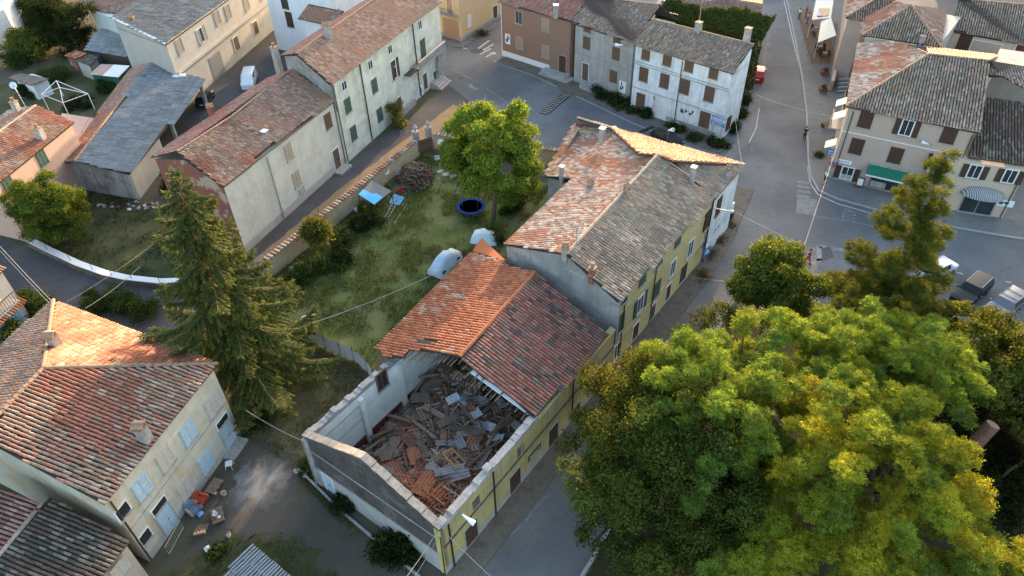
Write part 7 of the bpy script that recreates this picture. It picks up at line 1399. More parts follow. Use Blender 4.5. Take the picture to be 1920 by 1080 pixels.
gr_ = P(745, 330); GRT = thing('metal_rack', 'small white metal rack leaning on the firewood', 'rack', tuple(gr_))
for k in range(5): MB().tube([gr_ + (k * .15 - .3, 0, .2), gr_ + (k * .15 - .1, .25, .9)], .02, 4).build('bar', 'white_paint', GRT)
for zz in (.2, .9): MB().tube([gr_ + (-.32 + (zz - .2) * .29, (zz - .2) * .36, zz), gr_ + (.32 + (zz - .2) * .29, (zz - .2) * .36, zz)], .02, 4).build('rail', 'white_paint', GRT)
bx = P(555, 505); BXX = thing('cold_frame', 'small grey cold frame box at the end of the garden bed', 'box', tuple(bx)); MB().box(bx + (0, 0, .2), (1.0, .6, .4), .9).build('body', 'render_grey', BXX); MB().box(bx + (0, 0, .42), (1.04, .64, .04), .9).build('lid', 'wood_grey', BXX)
# ================================================================ yard furniture
plain('pallet_wood', (.24, .17, .125), .85, var=.25, scale=6)
def pallet(px, ang, label, tilt=0., lift=.0, n=6):
    q = P(*px); t = thing('pallet', label, 'pallet')
    for i in range(n): link('slat', cached(('slat', n), lambda: MB().box((0, 0, 0), (1.2, .8 / n * .66, .025)).mesh('slat', 'pallet_wood')), t).location = (0, -.4 + (i + .5) * .8 / n, .14)
    for x in (-.52, 0, .52): link('bearer', cached('bearer', lambda: MB().box((0, 0, 0), (.1, .8, .12)).mesh('bearer', 'pallet_wood')), t).location = (x, 0, .066)
    t.location = tuple(q + (0, 0, lift)); t.rotation_euler = (0, tilt, ang); return t
ay = fac3.ang
pallet((405, 918), ay, 'brown pallet used as a table against the cream house wall', lift=.35); pallet((411, 972), ay + .75, 'pallet table holding pots and pans in the yard', lift=.35); pallet((380, 998), ay + .5, 'bare upright pallet between the railing and the pot table', tilt=.5, lift=.25, n=4)
for (px, k) in (((405, 918), 0), ((411, 972), 1)):
    q = P(*px); t = thing('table_base', ('low block base under the pallet by the wall', 'low block base under the pallet with pots')[k], 'base', tuple(q)); MB().box(q + (0, 0, .17), (.9, .6, .34), ay + .75 * k).build('block', 'wood_dark', t)
plain('enamel', (.66, .68, .70), .35)
for i, (dx, dy, r_, h, m, s_) in enumerate(((0, .1, .17, .16, 'enamel', 'large pale enamel pot at the middle of the pallet table'), (.28, .15, .1, .08, 'enamel', 'small white bowl at the far end of the pallet table'), (-.3, -.1, .11, .07, 'white_paint', 'white plate at the near end of the pallet table'), (-.12, .02, .09, .1, 'steel', 'steel pan between the pot and the plate'), (-.35, .22, .1, .14, 'brick_red', 'terracotta pot on the corner of the pallet table'))):
    c, s = math.cos(ay + .75), math.sin(ay + .75); q = P(411, 972) + (dx * c - dy * s, dx * s + dy * c, .505); t = thing('pot', s_, 'pot', tuple(q)); MB().lathe(q, [(r_ * .8, 0), (r_, h), (r_ * .88, h), (r_ * .7, .03)], 12).build('pot', m, t)
q = P(405, 926, .5); t = thing('bowl', 'cream bowl on the pallet beside the wall', 'bowl', tuple(q)); MB().lathe(q + (0, 0, .01), [(.08, 0), (.13, .1), (.11, .1), (.06, .03)], 12).build('bowl', 'coping_warm', t)
q = P(421, 928); t = thing('flower_pot', 'yellow plant pot on the ground beside the wall pallet', 'plant pot', tuple(q)); MB().lathe(q, [(.14, 0), (.2, .32), (.17, .32), (.12, .05)], 12).build('pot', 'pale_wood', t)
def armchair(px, ang, mat, label):
    q = P(*px); t = thing('armchair', label, 'armchair'); link('seat', MB().box((0, 0, .25), (.7, .7, .3)).mesh('seat', mat), t); link('backrest', MB().box((-.36, 0, .55), (.16, .72, .6)).mesh('backrest', mat), t)
    for s in (-1, 1): link('armrest', MB().box((.02, s * .4, .36), (.7, .12, .4)).mesh('armrest', 'flat_orange' if mat == 'chair_red' else 'render_grey'), t)
    for x in (-.3, .3):
        for s in (-1, 1): link('leg', MB().box((x, s * .3, .05), (.06, .06, .1)).mesh('leg', 'wood_dark'), t)
    t.location = tuple(q); t.rotation_euler = (0, 0, ang)
plain('chair_red', (.36, .05, .025), .85); plain('chair_blue', (.16, .20, .26), .85); armchair((379, 942), ay - 1.57, 'chair_red', 'red armchair with orange arms against the cream house wall'); armchair((366, 958), ay - 1.9, 'chair_blue', 'worn grey blue armchair next to the red armchair')
q = P(378, 967); t = thing('plastic_bag', 'crumpled light blue plastic bag in front of the grey blue armchair', 'bag', tuple(q)); V = [q + unit(np.array(d)) * rnd.uniform(.2, .3) * (1, 1, .8) + (0, 0, .2) for d in ((0, 0, 1), (1, 0, .2), (0, 1, .2), (-1, 0, .2), (0, -1, .2), (.7, .7, .5), (-.7, .7, .5), (.5, -.7, .5), (-.7, -.7, .4), (.7, .1, -.6), (-.5, .5, -.6), (-.1, -.7, -.6))]
def hull(name, pts, mat, parent):
    bm = bmesh.new(); off = Vector(root_of(parent).location)
    for p_ in pts: bm.verts.new(Vector(p_) - off)
    bmesh.ops.convex_hull(bm, input=bm.verts); me = bpy.data.meshes.new(name); bm.to_mesh(me); bm.free(); me.materials.append(MATS[mat]); return link(name, me, parent)
plain('bag_blue', (.16, .30, .62), .5); plain('bag_white', (.70, .71, .74), .5); hull('bag', V, 'bag_blue', t)
q2 = P(391, 1032); t = thing('plastic_bag', 'white plastic bag lying alone in the yard', 'bag', tuple(q2)); hull('bag', [np.array(v) - q + q2 for v in V], 'bag_white', t)
q = P(432, 876); t = thing('garden_chair', 'white metal stool standing in the yard near the far door', 'chair', tuple(q))
MB().box(q + (0, 0, .47), (.5, .5, .04), .3).build('seat', 'white_paint', t)
for sx in (-1, 1):
    for sy in (-1, 1): MB().tube([q + (sx * .26, sy * .26, 0), q + (sx * .2, sy * .2, .46)], .02, 5).build('leg', 'white_paint', t)
rA, rB = P(345, 990), P(318, 1040); t = thing('metal_railing', 'pale metal railing with thin bars in front of the cream house near door', 'railing', tuple((rA + rB) / 2)); n = 11
for i in range(n + 1): q = lerp(rA, rB, i / n); MB().tube([q + (0, 0, .1), q + (0, 0, .95)], .015, 4).build('bar', 'pale_wood', t)
for zz in (.1, .95): MB().tube([rA + (0, 0, zz), rB + (0, 0, zz)], .025, 5).build('rail', 'pale_wood', t)
for i, (q, s_) in enumerate((((556, 885), 'pale rubble stone near the far corner of the gable wall'), ((572, 896), 'smaller pale stone at the foot of the gable downpipe'), ((430, 1005), 'small pale stone in the yard right of the pot table'))): b_ = P(*q); t = thing('stone', s_, 'stone', tuple(b_)); hull('stone', [b_ + unit(g.normal(size=3)) * (.22, .3, .2) * g.uniform(.8, 1.1) + (0, 0, .12) for _ in range(14)], 'stone', t)
# garden rubble by the barn
for i in range(26):
    b_ = P(rnd.uniform(170, 300), 385 + rnd.uniform(-8, 10)); t = thing('rubble_stone', 'pale broken block in the row of rubble behind the dark garden', 'stone', tuple(b_), group='row of rubble stones'); hull('block', [b_ + unit(g.normal(size=3)) * (.3, .22, .2) * g.uniform(.7, 1.2) + (0, 0, .1) for _ in range(12)], rnd.choice(['stone', 'wall_inside', 'brick_red', 'render_grey']), t)
t = thing('garden_parasol', 'folded white parasol lying at the tip of the spruce branches', 'parasol', tuple(P(574, 607))); q = P(572, 600, .9); MB().tube([q * (1, 1, 0), q, q + (.5, .2, .3)], .03, 5).build('pole', 'steel', t); MB().tube([q + (-.1, 0, .1), q + (.4, .2, .25), q + (.9, .4, .3)], [.28, .16, .03], 8).build('canopy', 'lamp_white', t)
# ================================================================ street lamps, signs, wires
def street_lamp(base, top, head_dir, label, name='street_lamp', r_=.05, sz_=1., bracket=None):
    t = thing(name, label, 'street lamp', tuple(base)); hd = unit(np.array(head_dir, float)); MB().tube([base, top] if bracket is None else [base, bracket, top], r_, 6).build('arm' if bracket is not None else 'pole', 'steel', t)
    a = top; MB().tube([a - hd * .1, a + hd * .25 * sz_, a + hd * .75 * sz_, a + hd * .85 * sz_], [.05, .1 * sz_, .2 * sz_, .2 * sz_], 10).build('lamp_head', 'lamp_white', t); MB().tube([a + hd * .85 * sz_, a + hd * .88 * sz_], .17 * sz_, 10).build('lamp_glass', 'glass_pale', t)
plain('glass_pale', (.35, .37, .4), .2)
q0 = facH.pt(facH.at(858, 965)[0], 5.0, .0); street_lamp(q0, q0 + np.r_[facH.n * .5, .2], np.r_[facH.n * .8 + facH.d * .1, -.35], 'white cone street lamp on the yellow hall facade near the corner', sz_=.95)
q0 = facW.pt(facW.at(1340, 393)[0] - .6, 6.1); street_lamp(q0, P(1362, 395, 5.6), P(1376, 397, 5.4) - P(1362, 395, 5.6), 'white street lamp on a long arm from the white end wall', sz_=.8)
q0 = P(1252, 300, 9.) ; t1_ = P(1255, 248, 10.6); street_lamp(P(1250, 266, 0), P(1254, 246, 2.4) + (0, 0, 5.5) if False else P(1254, 244, 7.5), (.2, -.5, .3), 'white headed street lamp beyond the roof of the tall yellow house')
q0 = fgr.pt(fgr.at(1180, 82)[0], 7.4); street_lamp(q0, q0 + np.r_[fgr.n * .7 - fgr.d * .6, .2], np.r_[fgr.n * .4 - fgr.d * .8, -.05], 'white street lamp bracketed to the grey plaster house')
q0 = fac16.pt(fac16.at(1752, 262)[0], 6.4); street_lamp(q0, q0 + np.r_[fac16.n * .6 - fac16.d * .4, .3], np.r_[fac16.n * .3 - fac16.d * .8, .25], 'white street lamp on the beige corner house front', sz_=.9)
q0 = fol.pt(fol.at(1575, 45)[0], 6.0); street_lamp(q0, q0 + np.r_[fol.n * 1., .1], np.r_[fol.n * .8 - fol.d * .3, -.1], 'white street lamp beside the curved cafe balcony', sz_=.9)
def direction_sign(px, z, fac, label, n, cols, w_=1.9, h=.3):
    q = P(*px, z); t = thing('direction_sign', label, 'road sign', tuple(q * (1, 1, 0))); ang = fac.ang; c, s = math.cos(ang), math.sin(ang); nn = np.r_[fac.n, 0]
    for sx in (-.6, .6): MB().tube([q * (1, 1, 0) + (sx * c, sx * s, 0), q + (sx * c, sx * s, h * n / 2)], .04, 6).build('post', 'steel', t)
    for i in range(n):
        p_ = q + nn * .07 + (0, 0, h * n / 2 - h * (i + .5)); o = MB().box(p_, (w_, .03, h * .92), ang).build('panel', cols[i], t); mb = MB(); k = -w_ * .4; rr2 = random.Random(i + n)
        arrow = p_ + nn * .02; ad = np.array([c, s, 0]); sg = -1 if i % 2 else 1; a0_ = arrow + ad * sg * w_ * .46
        while k < w_ * .36: ww = rr2.uniform(.06, .13); mb.box(p_ + nn * .017 + ad * (k + ww / 2), (ww, .012, h * .42), ang); k += ww + rr2.choice([.03, .03, .09])
        mb.build('lettering', 'sign_white' if cols[i] != 'sign_white' else 'blue_sign', t)
        MB().add([a0_, a0_ - ad * sg * .14 + (0, 0, .1), a0_ - ad * sg * .14 - (0, 0, .1)], [(0, 1, 2)]).build('arrow', 'sign_white' if cols[i] != 'sign_white' else 'blue_sign', t)
direction_sign((1347, 227), 2.5, fwh, 'stack of blue and white direction signs before the white corner house', 4, ['blue_sign', 'sign_white', 'blue_sign', 'blue_sign'], 1.75)
direction_sign((1569, 285), 3.0, fac16, 'blue and white direction signs at the beige house corner', 3, ['blue_sign', 'blue_sign', 'blue_sign'], 1.9)
def round_sign(q, ang, label, style, r_=.32, name='road_sign', pole=True):
    t = thing(name, label, 'road sign', tuple(q * (1, 1, 0)) ); M = Matrix.Rotation(ang, 3, 'Z')
    def d(pts, off, mat, nm): link(nm, MB().add([tuple(M @ Vector((x, off, z)) + Vector((0, 0, q[2]))) for x, z in pts] + [tuple(M @ Vector((x, off + .012, z)) + Vector((0, 0, q[2]))) for x, z in pts], [tuple(range(len(pts))), tuple(range(2 * len(pts) - 1, len(pts) - 1, -1))] + [(i, len(pts) + i, len(pts) + (i + 1) % len(pts), (i + 1) % len(pts)) for i in range(len(pts))]).mesh(nm, mat), t)
    C_ = lambda rr, n=18: [(rr * math.cos(a), rr * math.sin(a)) for a in np.linspace(0, 2 * math.pi, n + 1)[:-1]]; Tt = lambda rr: [(rr * math.cos(a), rr * math.sin(a)) for a in (math.pi / 2, math.pi * 7 / 6, -math.pi / 6)]; Sq = lambda rr: [(-rr, -rr), (rr, -rr), (rr, rr), (-rr, rr)]
    if style == 'noparking': d(C_(r_), -.03, 'sign_red', 'rim'); d(C_(r_ * .8), -.045, 'blue_sign', 'face'); d([(-.22, .16), (-.16, .22), (.22, -.16), (.16, -.22)], -.06, 'sign_red', 'bar')
    elif style == 'crossing': d(Sq(r_ * 1.25), -.03, 'blue_sign', 'face'); d(Tt(r_ * .95), -.045, 'sign_white', 'triangle'); d([(-.02, -.1), (.05, -.1), (.07, .12), (-.0, .14)], -.06, 'black', 'symbol'); d([(-.13, -.14), (-.09, -.14), (.03, 0), (.0, .02)], -.06, 'black', 'symbol'); d(C_(.035, 8), -.062, 'black', 'symbol')
    elif style == 'triangle': d(Tt(r_ * 1.35), -.03, 'sign_red', 'rim'); d(Tt(r_ * .95), -.045, 'sign_white', 'face')
    elif style == 'limit': d(C_(r_), -.03, 'sign_red', 'rim'); d(C_(r_ * .76), -.045, 'sign_white', 'face'); d([(-.14, -.1), (-.05, -.1), (-.05, .1), (-.14, .1)], -.06, 'black', 'symbol'); d([(.03, -.1), (.13, -.1), (.13, .1), (.03, .1)], -.06, 'black', 'symbol')
    elif style == 'back': d(C_(r_), -.03, 'render_grey', 'face')
    if pole: link('post', MB().tube([(0, .03, 0), (0, .03, q[2] + .3)], .03, 6).mesh('post', 'steel'), t)
    t.location = (float(q[0]), float(q[1]), 0)
round_sign(P(1561, 308, 2.4), fac16.ang - .2, 'round blue and red no parking sign by the beige house corner', 'noparking', .36)
round_sign(P(1325, 472, 2.3), facW.ang - .3, 'square blue pedestrian crossing sign by the white end wall', 'crossing', .42)
qb = P(1226, 194, 2.3); round_sign(qb, fwh.ang - .5, 'red bordered triangular warning sign in front of the white house', 'triangle', .34); round_sign(P(1225, 205, 1.55), fwh.ang - .5, 'round red bordered sign below the triangular warning sign', 'limit', .3, pole=False); round_sign(P(1227, 184, 3.0), fwh.ang - .5, 'grey round sign back above the triangular warning sign', 'back', .3, pole=False)
A2 = thing('roof_antenna', 'thin lattice antenna on the gable end of the tall yellow house', 'antenna', tuple(P(1080, 470, 9.6))); q = P(1080, 472, 9.5)
MB().tube([q, q + (0, 0, 2.6)], .03, 5).build('mast', 'steel', A2)
for zz, k in ((2.5, .7), (2.0, .5)):
    MB().tube([q + (-k, .2, zz), q + (k, -.2, zz)], .02, 4).build('boom', 'steel', A2)
    for t in (-.8, -.3, .3, .8): MB().tube([q + (t * k - .08, -t * .2 - .25, zz), q + (t * k + .08, -t * .2 + .25, zz)], .012, 4).build('rod', 'steel', A2)
plain('cable', (.24, .235, .23), .6); plain('cable_dark', (.12, .12, .12), .6)
def wire(A, B, sag, label, r_=.02, mat='cable', name='cable'):
    A, B = np.array(A), np.array(B); pts = [A + (B - A) * t - np.array([0, 0, sag * 4 * t * (1 - t)]) for t in np.linspace(0, 1, 14)]; return tag(MB().tube(pts, r_ * .8, 5).build(name, mat), label, 'cable')
wire(P(1296, 520, 5.5), P(1700, 545, 7), .4, 'overhead cable crossing the street below the tall yellow house'); wire(P(1392, 310, 7.4), P(1375, 190, 8), .2, 'cable from the tall house corner up to the white house', .02)
wire(P(1505, 470, 7.5), P(1592, 205, 8.2), .2, 'cable rising from the street tree to the beige corner house', .022); wire(P(1378, 397, 5.6), P(1537, 472, 6.5), .15, 'cable running from the white end wall lamp over the crossing', .016)
wire(P(1388, 165, 6), P(1600, 225, 7.5), .5, 'cable spanning the street from the white house to the beige house', .018); wire(P(826, 508, 5.2), P(585, 606, 6), .25, 'pale cable from the hall roof to the spruce', .035)
wire(P(566, 826, 5.2), P(462, 770, 6), .2, 'cable from the hall gable corner to the dark meadow', .025); wire(P(0, 462, 7), P(98, 566, 8), .1, 'upper of two cables at the left edge by the alley', .03); wire(P(0, 470, 6.6), P(92, 568, 7.8), .1, 'lower of two cables at the left edge by the alley', .02)
wire(P(125, 566, 7.4), P(290, 455, 7.5), .2, 'left cable from the cream house roof to the spruce', .025); wire(P(160, 578, 7.2), P(262, 500, 7), .2, 'right cable from the cream house roof to the spruce', .025); wire(P(824, 990, 5.2), P(760, 1085, 6), .1, 'left cable leaving the hall corner at the bottom edge', .022); wire(P(826, 1000, 4.7), P(775, 1085, 5.2), .1, 'second cable leaving the hall corner at the bottom edge', .022); wire(P(826, 990, 5.1), P(930, 1090, 4.8), .1, 'cable from the hall corner over the road at the bottom edge', .022)
wire(P(822, 28, 6.8), P(860, -10, 7.2), .1, 'cable by the tan house balcony', .025)
# ================================================================ cafe terrace and people
TB = [P2(1497, 70), P2(1552, 70), P2(1575, 118), P2(1523, 122)]
sheet('terrace_floor', [(1494, 20), (1545, 20), (1568, 118), (1522, 122)], 'wood_mid', .14)
FNC = thing('terrace_fence', 'thin wooden fence round the cafe terrace', 'fence', tuple(P(1512, 70))); fpts = [P(1497, 30, .12), P(1508, 75, .12), P(1522, 121, .12), P(1555, 119, .12)]
for A, B in zip(fpts, fpts[1:]):
    n = max(2, int(np.linalg.norm(B - A) / 1.6))
    for i in range(n + 1): q = lerp(A, B, i / n); MB().tube([q, q + (0, 0, 1.0)], .035, 4).build('post', 'wood_mid', FNC)
    for zz in (.5, 1.0): MB().tube([A + (0, 0, zz), B + (0, 0, zz)], .03, 4).build('rail', 'wood_mid', FNC)
for i, (poly, s_) in enumerate((([(1530, 0, 3.0), (1563, 0, 3.4), (1558, 33, 3.4), (1522, 37, 2.8)], 'upper cream canvas awning with a dark banner over the cafe terrace'), ([(1540, 37, 2.8), (1558, 32, 3.4), (1568, 66, 3.3), (1533, 80, 2.7)], 'lower cream canvas awning over the cafe terrace'))):
    pts = [P(*q) for q in poly]; t = thing('terrace_awning', s_, 'awning', tuple(pts[0] * (1, 1, 0))); MB().slab(pts, .03).build('canvas', 'cream_cloth', t)
    for q in (pts[0], pts[3]): MB().tube([q * (1, 1, 0), q], .035, 5).build('pole', 'white_paint', t)
    if i == 0: q = [P(1536, 15, 3.14), P(1556, 16, 3.4), P(1553, 29, 3.4), P(1532, 31, 3.05)]; MB().slab(q, .03).build('banner', 'gutter', t); MB().slab([P(1534, 24, 3.2), P(1540, 24, 3.26), P(1539, 30, 3.24), P(1533, 30, 3.18)], .03).build('emblem', 'blue_sign', t)
def cafe_table(px, label):
    q = P(*px, .14); t = thing('cafe_table', label, 'table', tuple(q)); MB().cyl(q + (0, 0, .72), .35, .03, 14).build('tabletop', 'concrete', t); MB().cyl(q, .035, .72, 6).build('pedestal', 'iron', t); MB().cyl(q, .22, .03, 10).build('base', 'iron', t); return q
def cafe_chair(q, ang, label):
    t = thing('cafe_chair', label, 'chair', group='cafe chairs'); link('seat', cached('cs', lambda: MB().box((0, 0, .45), (.42, .42, .04)).mesh('seat', 'wood_dark')), t); link('backrest', cached('cb', lambda: MB().box((-.2, 0, .7), (.04, .42, .45)).mesh('backrest', 'wood_dark')), t)
    for x in (-.18, .18):
        for y in (-.18, .18): link('leg', cached(('cl', x, y), lambda: MB().box((x, y, .215), (.035, .035, .43)).mesh('leg', 'iron')), t)
    t.location = tuple(map(float, q)); t.rotation_euler = (0, 0, ang)
for i, (px, s_) in enumerate((((1536, 96), 'dark cafe table nearest the terrace corner'), ((1545, 108), 'cafe table by the terrace end rail'), ((1528, 60), 'cafe table beside the white awning edge'))):
    q = cafe_table(px, s_)
    for k in range(4): a = k * math.pi / 2 + .4; cafe_chair(q + (math.cos(a) * .62, math.sin(a) * .62, 0), a + math.pi, 'dark cafe chair drawn up to a table on the terrace')
plain('skin', (.42, .25, .18), .6); plain('hair_dark', (.03, .02, .015), .8); plain('hair_grey', (.25, .23, .2), .8); plain('cloth_black', (.02, .02, .025), .85); plain('cloth_white', (.68, .70, .74), .85); plain('cloth_red', (.38, .02, .02), .85); plain('cloth_blue', (.16, .25, .45), .85); plain('cloth_grey', (.14, .14, .16), .85); plain('shoe', (.03, .03, .03), .7); plain('eye', (.02, .02, .02), .4)
def skinned(name, chain, mat, parent, lv=1):
    """chain: list of (pos, radius, parent index); one continuous skinned surface"""
    me = bpy.data.meshes.new(name); me.from_pydata([c[0] for c in chain], [(i, c[2]) for i, c in enumerate(chain) if c[2] >= 0], []); me.materials.append(MATS[mat]); o = link(name, me, parent)
    m = o.modifiers.new('skin', 'SKIN')
    for i, c in enumerate(chain): sv = me.skin_vertices[0].data[i]; sv.radius = (c[1], c[1]) if not isinstance(c[1], tuple) else c[1]; sv.use_root = (i == 0)
    m.use_smooth_shade = True; s = o.modifiers.new('sub', 'SUBSURF'); s.levels = s.render_levels = lv; return o
def person(px, ang, label, top, bottom, hair='hair_dark', pose='walk', z=.0, group=None, shorts=False, scale=1.):
    t = thing('person', label, 'person', group=group); st = pose == 'walk'; sit = pose == 'sit'; hz = .5 if sit else .93
    k = {'walk': .24, 'stand': .03}.get(pose, 0)
    if sit: hips = [((0, .1, hz), (.45, .12, .5), (.46, .12, .08)), ((0, -.1, hz), (.45, -.12, .5), (.46, -.12, .08))]
    else: hips = [((0, .1, hz - .05), (k * .7 + .02, .1, .5), (k - .05, .1, .08)), ((0, -.1, hz - .05), (-k * .4 + .04, -.1, .5), (-k - .06, -.1, .1))]
    S = hz + .5
    C = [((0, 0, hz), .13, -1), ((0, 0, hz + .2), .125, 0), ((.01, 0, S - .08), .14, 1), ((.015, 0, S + .06), .06, 2), ((.03, 0, S + .2), (.09, .08), 3), ((.03, 0, S + .28), (.085, .075), 4)]
    legs = []
    for h_, kn, an in hips:
        i = len(C); C += [(h_, .095, 0), (kn, .06, i), (an, .042, i + 1), ((an[0] + .14, an[1], an[2] - .05), .035, i + 2)]; legs.append((h_, kn, an))
    arms = []
    for s in (1, -1):
        sw = .22 * s * (1 if st else .2); sh = (.01, .19 * s, S - .03); el = (-sw * .5 + (.1 if sit else 0), .24 * s, S - .32); wr = (-sw + .15 + (.15 if sit else 0), .2 * s, S - .52 + (.15 if sit else 0)); i = len(C); C += [(sh, .055, 2), (el, .042, i), (wr, .03, i + 1), ((wr[0] + .04, wr[1], wr[2] - .07), (.035, .02), i + 2)]; arms.append((sh, el, wr)); ph = i + 3; hd = np.array(C[ph][0])
        for fj in range(4): j = len(C); fl = (.055, .065, .06, .045)[fj]; C += [(tuple(hd + (.012 * (fj - 1.5), 0, -.035 - fl * .45)), .009, ph), (tuple(hd + (.012 * (fj - 1.5) + .012, -.008 * s, -.035 - fl)), .008, j)]
        j = len(C); C += [(tuple(hd + (.03, 0, -.01)), .01, ph), (tuple(hd + (.045, -.01 * s, -.04)), .009, j)]
    skinned('body', C, 'skin', t)
    skinned('shirt', [((0, 0, hz + .03), .15, -1), ((0, 0, hz + .22), .15, 0), ((.01, 0, S - .08), .165, 1), ((.012, 0, S - .01), .09, 2)] + [(arms[0][0], .075, 2), (tuple(lerp(np.array(arms[0][0]), np.array(arms[0][1]), .75)), .062, 4), (arms[1][0], .075, 2), (tuple(lerp(np.array(arms[1][0]), np.array(arms[1][1]), .75)), .062, 6)], top, t)
    e = .95 if shorts else 1.; tr = [((0, 0, hz + .04), .148, -1)]
    for h_, kn, an in legs: i = len(tr); tr += [(h_, .112, 0), (kn, .08, i)] + ([] if shorts else [(tuple(np.array(an) + (0, 0, .03)), .058, i + 1)])
    skinned('trousers', tr, bottom, t)
    hc = Vector((.03, 0, S + .25)); bm = bmesh.new(); bmesh.ops.create_uvsphere(bm, u_segments=12, v_segments=8, radius=.108, matrix=Matrix.Translation(hc + Vector((-.022, 0, .03)))); bmesh.ops.delete(bm, geom=[f for f in bm.faces if f.calc_center_median().z < hc.z - .02 and f.calc_center_median().x > -.02], context='FACES'); me = bpy.data.meshes.new('hair'); bm.to_mesh(me); bm.free(); me.materials.append(MATS[hair]); link('hair', me, t)
    for s in (1, -1):
        link('eye', MB().box((.118, .035 * s, S + .24), (.012, .02, .012)).mesh('eye', 'eye'), t); link('ear', MB().box((.02, .088 * s, S + .23), (.03, .014, .05)).mesh('ear', 'skin'), t)
        an = legs[0 if s == 1 else 1][2]; link('shoe', MB().box((an[0] + .06, an[1], an[2] - .045), (.25, .095, .075)).mesh('shoe', 'shoe'), t)
    link('nose', MB().box((.122, 0, S + .21), (.03, .024, .035)).mesh('nose', 'skin'), t); link('mouth', MB().box((.116, 0, S + .165), (.01, .045, .01)).mesh('mouth', 'cloth_red'), t)
    q = P(*px, z); t.location = tuple(map(float, q)); t.rotation_euler = (0, 0, ang); t.scale = (scale,) * 3; return t
person((1507, 262), R_(70), 'person in black walking up the street along the white line', 'cloth_black', 'cloth_black', 'hair_dark', 'walk')
person((1545, 345), R_(200), 'person in a white shirt and dark shorts on the kerb corner', 'cloth_white', 'cloth_black', 'hair_grey', 'walk', .12, shorts=True)
person((1513, 494), R_(140), 'person in red walking by the street tree', 'cloth_red', 'cloth_red', 'hair_dark', 'walk')
for i, (px, a, tp, bt_, ps, s_) in enumerate((((1497, 36), 30, 'cloth_white', 'cloth_grey', 'stand', 'person in a white shirt at the far left of the cafe group'), ((1510, 32), 200, 'cloth_red', 'cloth_grey', 'stand', 'person in a red top standing in the cafe group'), ((1513, 44), 120, 'cloth_white', 'cloth_blue', 'stand', 'person in white and blue in the middle of the cafe group'), ((1521, 42), 250, 'cloth_blue', 'cloth_grey', 'stand', 'person in a light blue shirt beside the upper awning'), ((1521, 66), 20, 'cloth_blue', 'cloth_grey', 'sit', 'person in blue seated below the lower awning'), ((1528, 98), 0, 'cloth_black', 'cloth_grey', 'sit', 'person in black seated at the nearest cafe table'), ((1543, 92), 180, 'cloth_grey', 'cloth_black', 'sit', 'person in grey seated opposite at the nearest cafe table'))):
    person(px, R_(a), s_, tp, bt_, 'hair_dark', ps, .14, 'people at the cafe')
# planters, steps and bits along the pavement
for px, s_ in (((1546, 140), 'upper terracotta planter with red flowers on the pavement'), ((1543, 172), 'lower terracotta planter with red flowers on the pavement')):
    q = P(*px, .12); t = thing('planter', s_, 'planter', tuple(q)); MB().prism([q[:2] + (-.5, -.3), q[:2] + (.5, -.3), q[:2] + (.5, .3), q[:2] + (-.5, .3)], .12, .55).build('box', 'brick_red', t); V, c = foliage([(q + (0, 0, .6), .4)], 260, .14, GRN + [(.4, .05, .03)], 3); leaf_obj('flowers', V, c, t)
LWq = thing('terrace_wall', 'low beige wall descending beside the cafe terrace and the planters', 'wall', tuple(P(1562, 120))); wA, wB = P2(1572, 90), P2(1553, 172); MB().prism([wA, wB, wB + np.array((.5, .1)), wA + np.array((.5, .1))], 0, 1.5).build('wall', 'pl_beige', LWq)
stp = thing('entrance_steps', 'grey stone steps beside the beige corner house', 'steps', tuple(P(1578, 160)));
for i in range(4): q = P(1576, 172 - i * 5, .15); MB().box(q + (.6, 0, .1 + i * .17), (2.2, .4, .2 + i * .01), .1).build('step', 'concrete', stp)
for px, s_ in (((1551, 238), 'slatted wooden bench box near the left side of the corner house'), ):
    q = P(*px, .12); t = thing('bench', s_, 'bench', tuple(q))
    for i in range(4): MB().box(q + (0, -.3 + i * .2, .5), (1.4, .16, .05), .1).build('slat', 'wood_mid', t)
    for x in (-.6, .6): MB().box(q + (x, 0, .24), (.1, .7, .46), .1).build('leg', 'wood_dark', t)
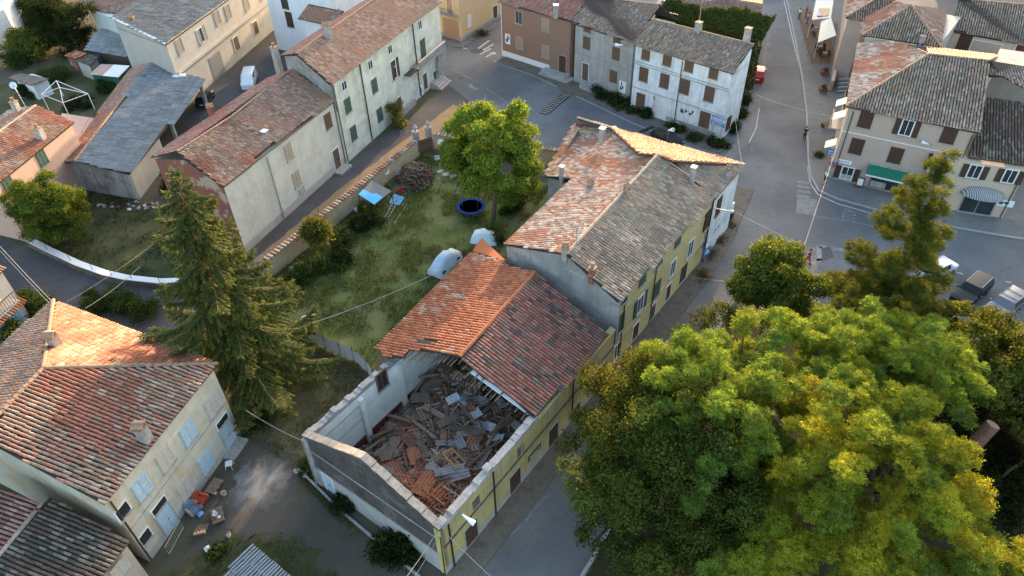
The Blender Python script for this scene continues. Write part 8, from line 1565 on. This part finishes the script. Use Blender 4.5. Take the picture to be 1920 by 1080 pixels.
for px, s_ in (((1617, 330), 'round cane rack leaning by the green awning shop'), ((1683, 375), 'framed menu board right of the green awning shop')):
    u, z = fac16.at(*px); q = fac16.pt(u, 0, .5); t = thing('display_board', s_, 'board', tuple(q)); mb = MB(); fac16.box(mb, u, .75, .8, 1.2, .06, .5); mb.build('board', 'wood_mid', t); mb = MB(); fac16.box(mb, u, .78, .55, .8, .02, .55); mb.build('sheet', 'sign_white', t); mb = MB(); fac16.box(mb, u, .1, .7, .2, .4, .45); mb.build('foot', 'wood_dark', t)
q = P(1368, 410, 0); AB = thing('notice_stand', 'white and black notice stand on the verge beside the end wall', 'notice stand', tuple(q)); MB().tube([q, q + (0, 0, 1.9)], .05, 6).build('post', 'iron', AB); MB().box(q + (0, 0, 1.5), (.9, .12, .7), facW.ang).build('panel', 'sign_white', AB); MB().box(q + (0, 0, .6), (.7, .5, 1.), facW.ang).build('cabinet', 'black', AB)
# ================================================================ unseen houses added beyond the frame to keep the low sun off the streets
for i, (x, y, w_, d_, h, az) in enumerate(((64, 158, 26, 12, 15, 20), (96, 152, 16, 16, 11, 20), (112, 122, 18, 14, 11, 20), (16, 166, 16, 12, 10, -20), (-22, 172, 18, 12, 10, -10), (82, 110, 14, 12, 10, 20), (98, 86, 16, 12, 10, 10), (74, 208, 22, 16, 13, 0), (124, 166, 24, 20, 13, 15), (40, 196, 20, 14, 12, 0), (150, 140, 24, 20, 13, 15), (136, 100, 22, 18, 12, 15))):
    a = R_(az); ux, uy = np.array((math.cos(a), math.sin(a))), np.array((-math.sin(a), math.cos(a))); c = np.array((x, y), float); cs = [c - ux * w_ / 2 - uy * d_ / 2, c + ux * w_ / 2 - uy * d_ / 2, c + ux * w_ / 2 + uy * d_ / 2, c - ux * w_ / 2 + uy * d_ / 2]
    hh = house('sun_blocker_house', 'unseen plastered house with a brown tile roof added to block the low sun', cs, h - .3, 'pl_beige', group='added sun blocking houses'); ra, rb = np.r_[(cs[0] + cs[3]) / 2, h + 2], np.r_[(cs[1] + cs[2]) / 2, h + 2]; mb = MB(); mb.slab([np.r_[cs[0], h], np.r_[cs[1], h], rb, ra], .15); mb.slab([np.r_[cs[3], h], np.r_[cs[2], h], rb, ra], .15); mb.build('roof', 'ridge_tile', hh)
